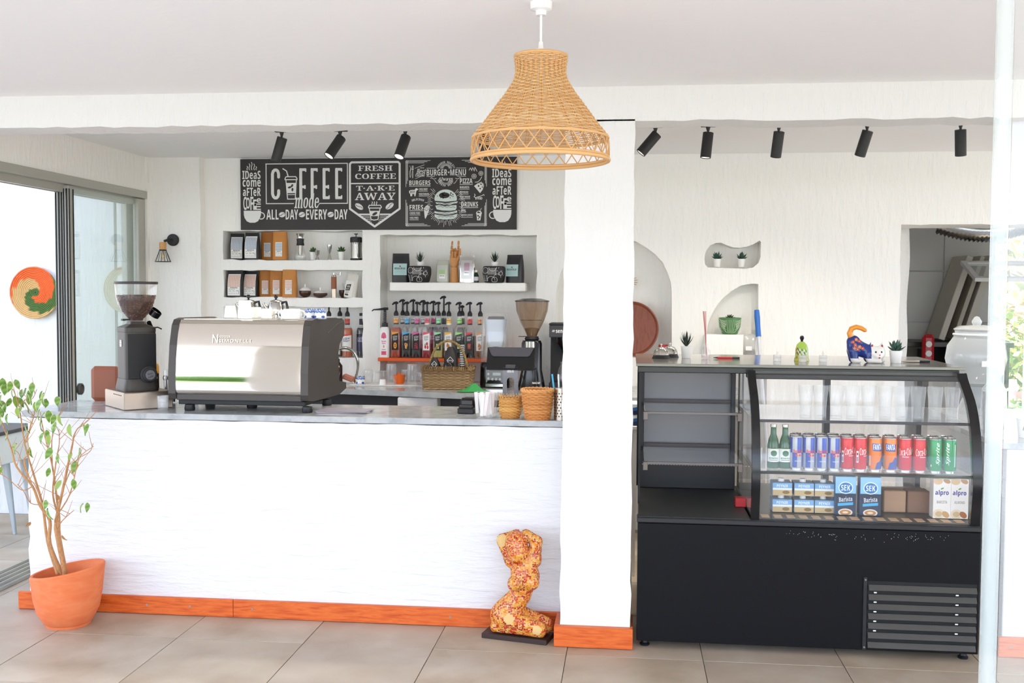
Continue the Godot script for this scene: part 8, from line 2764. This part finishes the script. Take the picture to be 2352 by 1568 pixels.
func build_statue():
	var t = thing("mosaic_statue", "kneeling torso statue covered in orange and red mosaic chips", "statue", Vector3(-0.50, 0, -4.762), -0.22)
	put("plinth", Geo.new().box(Vector3(0, 0.012, 0), Vector3(0.315, 0.024, 0.125), 0.002), mat("#33221c", 0.5), t)
	var k = 0.026
	var prims = [
		[Vector3(-0.045, 0.125, 0.0), Vector3(0.012, 0.205, 0.0), 0.064, 0.046],
		[Vector3(0.014, 0.205, 0.0), Vector3(0.036, 0.295, 0.004), 0.044, 0.062],
		[Vector3(0.036, 0.295, 0.004), Vector3(0.022, 0.37, 0.0), 0.062, 0.056],
		[Vector3(-0.03, 0.362, 0.0), Vector3(0.075, 0.372, 0.0), 0.032, 0.032],
		[Vector3(-0.03, 0.36, 0.0), Vector3(-0.078, 0.452, 0.0), 0.031, 0.026],
		[Vector3(0.078, 0.372, 0.0), Vector3(0.086, 0.458, 0.0), 0.03, 0.025],
		[Vector3(-0.078, 0.452, -0.005), Vector3(-0.015, 0.482, -0.02), 0.025, 0.02],
		[Vector3(0.086, 0.458, -0.005), Vector3(0.03, 0.486, -0.02), 0.025, 0.02],
		[Vector3(-0.004, 0.452, 0.022), Vector3(0.014, 0.40, 0.036), 0.05, 0.046],
		[Vector3(0.004, 0.272, 0.055), Vector3(0.004, 0.268, 0.06), 0.033, 0.032],
		[Vector3(0.076, 0.282, 0.04), Vector3(0.082, 0.278, 0.045), 0.033, 0.032],
		[Vector3(-0.07, 0.10, 0.0), Vector3(-0.04, 0.11, 0.0), 0.062, 0.06],
		[Vector3(-0.05, 0.095, 0.026), Vector3(0.115, 0.062, 0.03), 0.05, 0.033],
		[Vector3(-0.03, 0.105, -0.026), Vector3(0.128, 0.072, -0.026), 0.048, 0.031],
		[Vector3(0.115, 0.052, 0.03), Vector3(-0.10, 0.05, 0.03), 0.026, 0.024],
		[Vector3(0.128, 0.055, -0.026), Vector3(-0.09, 0.05, -0.026), 0.026, 0.024],
	]
	var g = Geo.new()
	body(g, prims, 0.0085, 0.013)
	for i in g.v.size():
		g.v[i].y = maxf(g.v[i].y, 0.0245)
	put("figure", g, mat("#dcb878", 0.8), t)
	# mosaic chips set row by row over the figure
	var nz = FastNoiseLite.new()
	nz.frequency = 22.0
	nz.seed = 3
	var tiles = Geo.new()
	var used = {}
	var cell = 0.0076
	var pal = [lin("#e0912a"), lin("#dd7a1e"), lin("#e5a63a"), lin("#c23b1c"), lin("#a5281a"), lin("#cf5420")]
	for pass_ in 5:
		for i in range(0, g.ix.size(), 3):
			var a = g.v[g.ix[i]]
			var b = g.v[g.ix[i + 1]]
			var c = g.v[g.ix[i + 2]]
			var w = rng.randf()
			var u = rng.randf() * (1.0 - w)
			var p = a + (b - a) * w + (c - a) * u
			if p.y < 0.03:
				continue
			var key = Vector3i((p / cell).floor())
			var clash = false
			for dx in [-1, 0, 1]:
				for dy in [-1, 0, 1]:
					for dz in [-1, 0, 1]:
						var kk = key + Vector3i(dx, dy, dz)
						if used.has(kk) and used[kk].distance_to(p) < cell:
							clash = true
			if clash:
				continue
			if p.distance_to(Vector3(-0.08, 0.455, 0.02)) < 0.034 or p.distance_to(Vector3(-0.02, 0.105, 0.07)) < 0.026 or p.distance_to(Vector3(0.11, 0.065, 0.055)) < 0.024 or p.distance_to(Vector3(-0.03, 0.42, 0.04)) < 0.016:
				continue   # worn places where the chips have come off
			used[key] = p
			var nn = g.n[g.ix[i]]
			var hair = p.distance_to(Vector3(0.01, 0.44, 0.03)) < 0.06
			var tang = Vector3.UP.cross(nn)
			if tang.length() < 0.1:
				tang = Vector3.RIGHT
			tang = tang.normalized().rotated(nn, rng.randf_range(-0.3, 0.3) + (0.5 if hair else 0.0))
			var v2 = nn.cross(tang)
			var s: float = nz.get_noise_3d(p.x, p.y, p.z)
			var red = s > -0.02 if not hair else rng.randf() < 0.5
			var kcol: Color = pal[rng.randi_range(3, 5)] if red and rng.randf() < 0.85 else pal[rng.randi_range(0, 2)]
			if hair and not red:
				kcol = lin("#d9641f")
			if rng.randf() < 0.02:
				kcol = lin("#e6b0a0")
			tiles.tint(kcol)
			var h = 0.0040 * rng.randf_range(0.85, 1.1)
			var o = p + nn * 0.0011
			var q = [o - tang * h - v2 * h, o + tang * h - v2 * h, o + tang * h + v2 * h, o - tang * h + v2 * h]
			tiles.quad(q[0], q[1], q[2], q[3])
			for e in 4:
				tiles.quad(q[e] - nn * 0.0015, q[(e + 1) % 4] - nn * 0.0015, q[(e + 1) % 4], q[e])
	put("mosaic_chips", tiles, tinted(0.25), t).set_meta("kind", "stuff")

# ---------------------------------------------------------------- right end: dispenser, cups, glass leaf; kitchen; yard; garden

func build_right_end():
	var y = 0.9535
	var d = thing("drink_dispenser", "round glass drink dispenser with lid on textured stand", "dispenser", Vector3(1.885, y, -5.95))
	put("stand", Geo.new().lathe([Vector2(0, 0), Vector2(0.09, 0), Vector2(0.085, 0.03), Vector2(0.06, 0.09), Vector2(0.07, 0.15), Vector2(0.095, 0.165), Vector2(0, 0.166)], 28), pane("#d9dedd", 0.4, 0.2), d)
	put("jar", Geo.new().lathe([Vector2(0, 0.168), Vector2(0.09, 0.168), Vector2(0.14, 0.22), Vector2(0.158, 0.30), Vector2(0.148, 0.37), Vector2(0.115, 0.42), Vector2(0.108, 0.44), Vector2(0.112, 0.452)], 40), pane("#dfe3e2", 0.42, 0.12), d)
	put("lid", Geo.new().lathe([Vector2(0, 0.456), Vector2(0.116, 0.456), Vector2(0.118, 0.462), Vector2(0.09, 0.478), Vector2(0.02, 0.484), Vector2(0.026, 0.495), Vector2(0.026, 0.505), Vector2(0.012, 0.528), Vector2(0, 0.532)], 32), pane("#e6eae9", 0.4), d)
	put("neck_cord", Geo.new().tube(ring(0.116, 0.432, 40), 0.006, 6, false, true), M.white, d)
	put("tap", Geo.new().tube([Vector3(0.06, 0.12, 0.13), Vector3(0.07, 0.12, 0.17), Vector3(0.07, 0.10, 0.175)], 0.01, 8).tube([Vector3(0.068, 0.125, 0.16), Vector3(0.12, 0.15, 0.165)], 0.008, 8), M.white, d)
	put("label_plate", Geo.new().box(Vector3(0.03, 0.28, 0.158), Vector3(0.1, 0.03, 0.004), 0.001), M.white, d)
	var w = thing("cup_sleeve", "plastic wrapped stack of white paper cups on marble ledge", "cup stack", Vector3(1.735, y, -5.2))
	put("cup_stack", Geo.new().lathe([Vector2(0, 0), Vector2(0.042, 0.0), Vector2(0.045, 0.02), Vector2(0.043, 0.03), Vector2(0.047, 0.05), Vector2(0.045, 0.06), Vector2(0.049, 0.09), Vector2(0.046, 0.1), Vector2(0.05, 0.14), Vector2(0.047, 0.15), Vector2(0.05, 0.19), Vector2(0, 0.19)], 24), M.white, w)
	put("film", Geo.new().lathe([Vector2(0.056, 0.0), Vector2(0.06, 0.1), Vector2(0.055, 0.2), Vector2(0.03, 0.235), Vector2(0.012, 0.26)], 14), pane("#e9efee", 0.3), w)
	var c = thing("paper_cup", "white paper cup with brown coffee print on marble ledge", "cup", Vector3(1.80, y, -4.98))
	put("wall", Geo.new().lathe([Vector2(0, 0.001), Vector2(0.026, 0.0), Vector2(0.0355, 0.084), Vector2(0.037, 0.085), Vector2(0.0365, 0.088), Vector2(0.034, 0.085), Vector2(0.025, 0.004), Vector2(0, 0.004)], 28), mat("#efe9e0", 0.55), c)
	var pr = Geo.new()
	for i in 5:
		pr.at(Transform3D(Basis(Vector3.UP, -0.5 + i * 0.14), Vector3.ZERO))
		pr.stroke([Vector2(-0.002, 0.036), Vector2(0.003, 0.056)], 0.0025, 0.0335)
	put("print", pr, mat("#6b5346", 0.6), c)
	# frameless glass leaf standing open in front of the bar
	var l = thing("glass_door_leaf", "tall frameless glass door leaf with pale green edge seal", "glass door", Vector3(0.836, 0, -2.5), -0.25)
	put("pane", span(Geo.new(), Vector3(0.02, 0.01, -0.005), Vector3(0.95, 2.5, 0.005)), pane("#e3efec", 0.07), l)
	put("edge_seal", Geo.new().lathe([Vector2(0, 0.01), Vector2(0.019, 0.01), Vector2(0.019, 2.5), Vector2(0, 2.5)], 20), pane("#e2eeea", 0.28, 0.2), l)
	put("floor_shoe", span(Geo.new(), Vector3(-0.02, 0.0, -0.03), Vector3(0.95, 0.012, 0.03)), M.alu, l)
	# crate of boxes seen in the slot between pillar and fridge
	var tr = thing("side_trolley", "narrow white trolley in the gap behind the pillar", "trolley", Vector3(-0.04, 0, -6.0))
	put("frame", span(span(Geo.new(), Vector3(-0.1, 0.0, -0.12), Vector3(-0.08, 0.835, 0.12)), Vector3(0.065, 0.0, -0.12), Vector3(0.085, 0.835, 0.12)), M.white, tr)
	put("top_board", span(Geo.new(), Vector3(-0.11, 0.835, -0.13), Vector3(0.09, 0.855, 0.13), 0.002), M.white, tr)
	var im = paint(64, 24, "#eef1f3")
	p_poly(im, PackedVector2Array([Vector2(0, 24), Vector2(64, 24), Vector2(64, 6), Vector2(40, 12), Vector2(0, 14)]), "#2f6fb0")
	p_poly(im, PackedVector2Array([Vector2(0, 24), Vector2(64, 24), Vector2(64, 14), Vector2(40, 18), Vector2(0, 19)]), "#1d2a52")
	var bm = printed(im, 0.5)
	for i in 2:
		var b = thing("carton_box", ["white and blue carton, lower one behind the pillar", "white and blue carton, upper one behind the pillar"][i], "box", Vector3(-0.035, 0.8555 + i * 0.062, -5.99))
		put("carton", Geo.new().box(Vector3(0, 0.03, 0), Vector3(0.17, 0.06, 0.2), 0.002), mat("#dfe4e8", 0.5), b)
		put("front_print", Geo.new().box(Vector3(0, 0.03, 0.1005), Vector3(0.168, 0.058, 0.001)), bm, b)

func build_kitchen():
	solo("strip_curtain", Geo.new().surf(func(a: float, b: float) -> Vector3: return Vector3(lerpf(1.70, 1.925 - 0.012 * (1.0 - b) + 0.006 * sin(b * 23.0), a), 0.02 + b * 2.04, -7.52 + 0.012 * sin(a * 9.0 + b * 3.0)), 14, 40), relief(world_tex(mat("#e2e0da", 0.7), Vector3(1.2, 1.2, 1.2)), M.fine, 0.3), "off-white cloth screen hanging in the kitchen doorway", "curtain")
	for i in 3:
		var b = solo("leaning_board", Geo.new().box(Vector3(0, 0.36, 0), Vector3([0.05, 0.035, 0.06][i], 0.72, 0.4), 0.004), mat(["#cfc9bb", "#b9b2a2", "#d6d0c3"][i], 0.6), ["white panel leaning in the kitchen, first of three", "narrow grey panel leaning between two white ones", "widest white panel leaning in the kitchen"][i], "panel", Vector3([2.56, 2.66, 2.745][i], 1.226, -9.15))
		b.rotation.z = -0.3
	var ct = thing("kitchen_counter", "dark kitchen counter behind the doorway", "counter", Vector3.ZERO)
	put("worktop", span(Geo.new(), Vector3(1.3, 1.17, -9.4), Vector3(3.1, 1.21, -8.85), 0.003), mat("#3b342d", 0.4), ct)
	put("cupboard", span(Geo.new(), Vector3(1.3, 0.0, -9.4), Vector3(2.5, 1.168, -8.95)), mat("#7d766a", 0.6), ct)
	put("cupboard", span(Geo.new(), Vector3(2.62, 0.0, -9.4), Vector3(3.1, 1.168, -8.95)), mat("#2c211f", 0.6), ct)
	var r = thing("gas_regulator", "red gas regulator box with two dials in the kitchen", "regulator", Vector3(2.39, 1.0, -8.72))
	put("case", Geo.new().box(Vector3(0, 0.14, 0), Vector3(0.09, 0.28, 0.05), 0.03), mat("#b3161f", 0.35), r)
	put("bracket", span(Geo.new(), Vector3(-0.02, 0.02, -0.228), Vector3(0.02, 0.15, -0.026)), M.charcoal, r)
	for i in 2:
		put("dial", Geo.new().at(Transform3D(Basis(Vector3.RIGHT, PI / 2), Vector3(0, 0.2 - i * 0.075, 0.025))).lathe([Vector2(0.026, 0), Vector2(0.024, 0.008), Vector2(0, 0.008)], 20), M.white, r)
	var du = Geo.new()
	var pts = []
	var rad = []
	for i in 60:
		var q = i / 59.0
		pts.append(Vector3(2.25 + q * 0.75, 2.13 - 0.06 * sin(q * 4.0), -8.0 + 0.05 * sin(q * 3.0)))
		rad.append(0.085 + 0.008 * (1.0 if i % 2 else -1.0))
	du.tube(pts, rad, 20)
	solo("air_duct", du, mat("#b9bbbb", 0.2, 1.0), "corrugated silver air duct under the kitchen ceiling", "duct")
	# top-hung sash of the kitchen window, pushed open
	var s = thing("awning_sash", "white framed window sash tilted open at the kitchen's end", "window sash", Vector3(3.0, 1.86, -8.9), 0.0)
	s.rotation = Vector3(-1.2, 0.0, 0.0)
	put("sash_frame", span(span(span(span(Geo.new(), Vector3(-0.32, -0.4, -0.015), Vector3(-0.28, 0, 0.015)), Vector3(0.4, -0.4, -0.015), Vector3(0.44, 0, 0.015)), Vector3(-0.28, -0.4, -0.015), Vector3(0.4, -0.36, 0.015)), Vector3(-0.28, -0.04, -0.015), Vector3(0.4, 0.0, 0.015)), M.white, s)
	put("sash_glass", span(Geo.new(), Vector3(-0.28, -0.36, -0.003), Vector3(0.4, -0.04, 0.003)), M.glass_green, s)

func leaf_mass(n: int, size: Vector3, leaf: float, cols: Array, seed_: int) -> Geo:
	var r = RandomNumberGenerator.new()
	r.seed = seed_
	var g = Geo.new()
	for i in n:
		var d = Vector3(r.randf_range(-1, 1), r.randf_range(-1, 1), r.randf_range(-1, 1))
		while d.length() > 1.0 or d.length() < 0.45:
			d = Vector3(r.randf_range(-1, 1), r.randf_range(-1, 1), r.randf_range(-1, 1))
		var o = Vector3(0, size.y, 0) + d * size
		o.y = maxf(o.y, 0.02)
		var b = Basis.from_euler(Vector3(r.randf() * 6.0, r.randf() * 6.0, r.randf() * 6.0))
		var l = leaf * r.randf_range(0.6, 1.3)
		g.tint(lin(cols[r.randi() % cols.size()]))
		g.quad(o + b * Vector3(-l, 0, 0), o + b * Vector3(0, -l * 0.45, l * 0.1), o + b * Vector3(l, 0, 0), o + b * Vector3(0, l * 0.45, l * 0.1))
	return g

func build_outdoors():
	# roof posts of the terrace, lawn and hedge behind the viewer, garden behind the kitchen
	for i in 2:
		struct("wall_post_%d" % (i + 1), span(Geo.new(), Vector3([-3.2, 3.0][i], 0, -1.62), Vector3([-2.9, 3.3][i], 2.515, -1.32), 0.01), M.wall)
	struct("floor_lawn", span(Geo.new(), Vector3(-30, -0.2, 11.0), Vector3(30, -0.02, 40)), world_lawn())
	var m = tinted(0.6)
	var greens = ["#4f7a34", "#6d9440", "#3c6230", "#88a552"]
	var hed = leaf_mass(1400, Vector3(1.6, 0.9, 0.8), 0.16, greens, 5)
	var hm = hed.mesh()
	for i in 9:
		var o = solo("hedge_bush", hm, m, "clipped green hedge bush behind the terrace lawn", "bush", Vector3(-14 + i * 3.4, -0.02, 17.0 + (i % 3) * 0.7), i * 1.3, "hedge bushes behind the lawn")
		o.set_meta("group", "hedge bushes behind the lawn")
	struct("floor_garden", span(Geo.new(), Vector3(3.12, -0.2, -18), Vector3(9, 0.0, -9.6)), mat("#8a7a60", 0.9))
	struct("wall_garden", span(Geo.new(), Vector3(2.6, 0, -12.6), Vector3(9, 0.62, -12.3)), mat("#d8b79f", 0.85))
	struct("wall_neighbour", span(Geo.new(), Vector3(2.0, 0, -19.5), Vector3(12, 3.4, -19)), mat("#b3a48a", 0.9))
	var sh = [[Vector3(3.75, 0.0, -10.6), Vector3(0.55, 0.28, 0.4), ["#5f8a3c", "#86a64c", "#c98a80", "#476b2e"], "low flowering shrub before the pink garden wall"], [Vector3(4.75, 0.0, -11.6), Vector3(0.7, 0.42, 0.5), ["#6d8f42", "#93a85a", "#d5a79c", "#54763a"], "taller shrub beside the low flowering one"], [Vector3(4.2, 0.0, -13.6), Vector3(1.2, 0.75, 0.6), ["#7a9a48", "#a9a850", "#5d7f3a", "#c9b25a"], "yellowish bush behind the pink garden wall"], [Vector3(5.3, 0.0, -15.5), Vector3(1.4, 1.3, 0.9), ["#8f9a4c", "#b9a04c", "#6a7f3c", "#d0a75a"], "tall golden shrub in the back of the garden"]]
	for i in 4:
		solo("garden_shrub", leaf_mass(1500, sh[i][1], 0.055 + 0.015 * i, sh[i][2], 30 + i), m, sh[i][3], "shrub", sh[i][0])
	# table in the yard beyond the sliding door
	var t = thing("yard_table", "white table with dark edge and grey legs in the yard", "table", Vector3(-4.35, 0, -6.4))
	put("tabletop", span(Geo.new(), Vector3(-0.4, 0.665, -0.3), Vector3(0.36, 0.69, 0.45), 0.004), mat("#4b433b", 0.5), t)
	put("apron", span(Geo.new(), Vector3(-0.38, 0.47, -0.26), Vector3(0.34, 0.664, 0.40), 0.004), M.white, t)
	for p in [Vector3(0.32, 0, 0.02), Vector3(-0.34, 0, 0.36), Vector3(-0.34, 0, -0.22), Vector3(0.3, 0, -0.22)]:
		put("leg", Geo.new().tube([p + Vector3(0.04, 0, 0), p + Vector3(-0.02, 0.47, 0)], [0.014, 0.034], 4), mat("#b4bcc0", 0.4, 0.2), t)

func world_lawn() -> StandardMaterial3D:
	var m = world_tex(mat(Color.WHITE, 0.9), Vector3(0.2, 0.2, 0.2))
	m.albedo_texture = noise_tex(0.05, 4, ["#5d7a3a", "#82994e", "#9aab66"], 256, FastNoiseLite.TYPE_SIMPLEX_SMOOTH, 44)
	return m


func _ready():
	rng.seed = 7
	set_stage()
	make_materials()
	build_shell()
	build_sliding_door()
	build_fixtures()
	build_bar_things()
	build_niche_things()
	build_back_things()
	build_fridge()
	build_fig()
	build_statue()
	build_right_end()
	build_kitchen()
	build_outdoors()
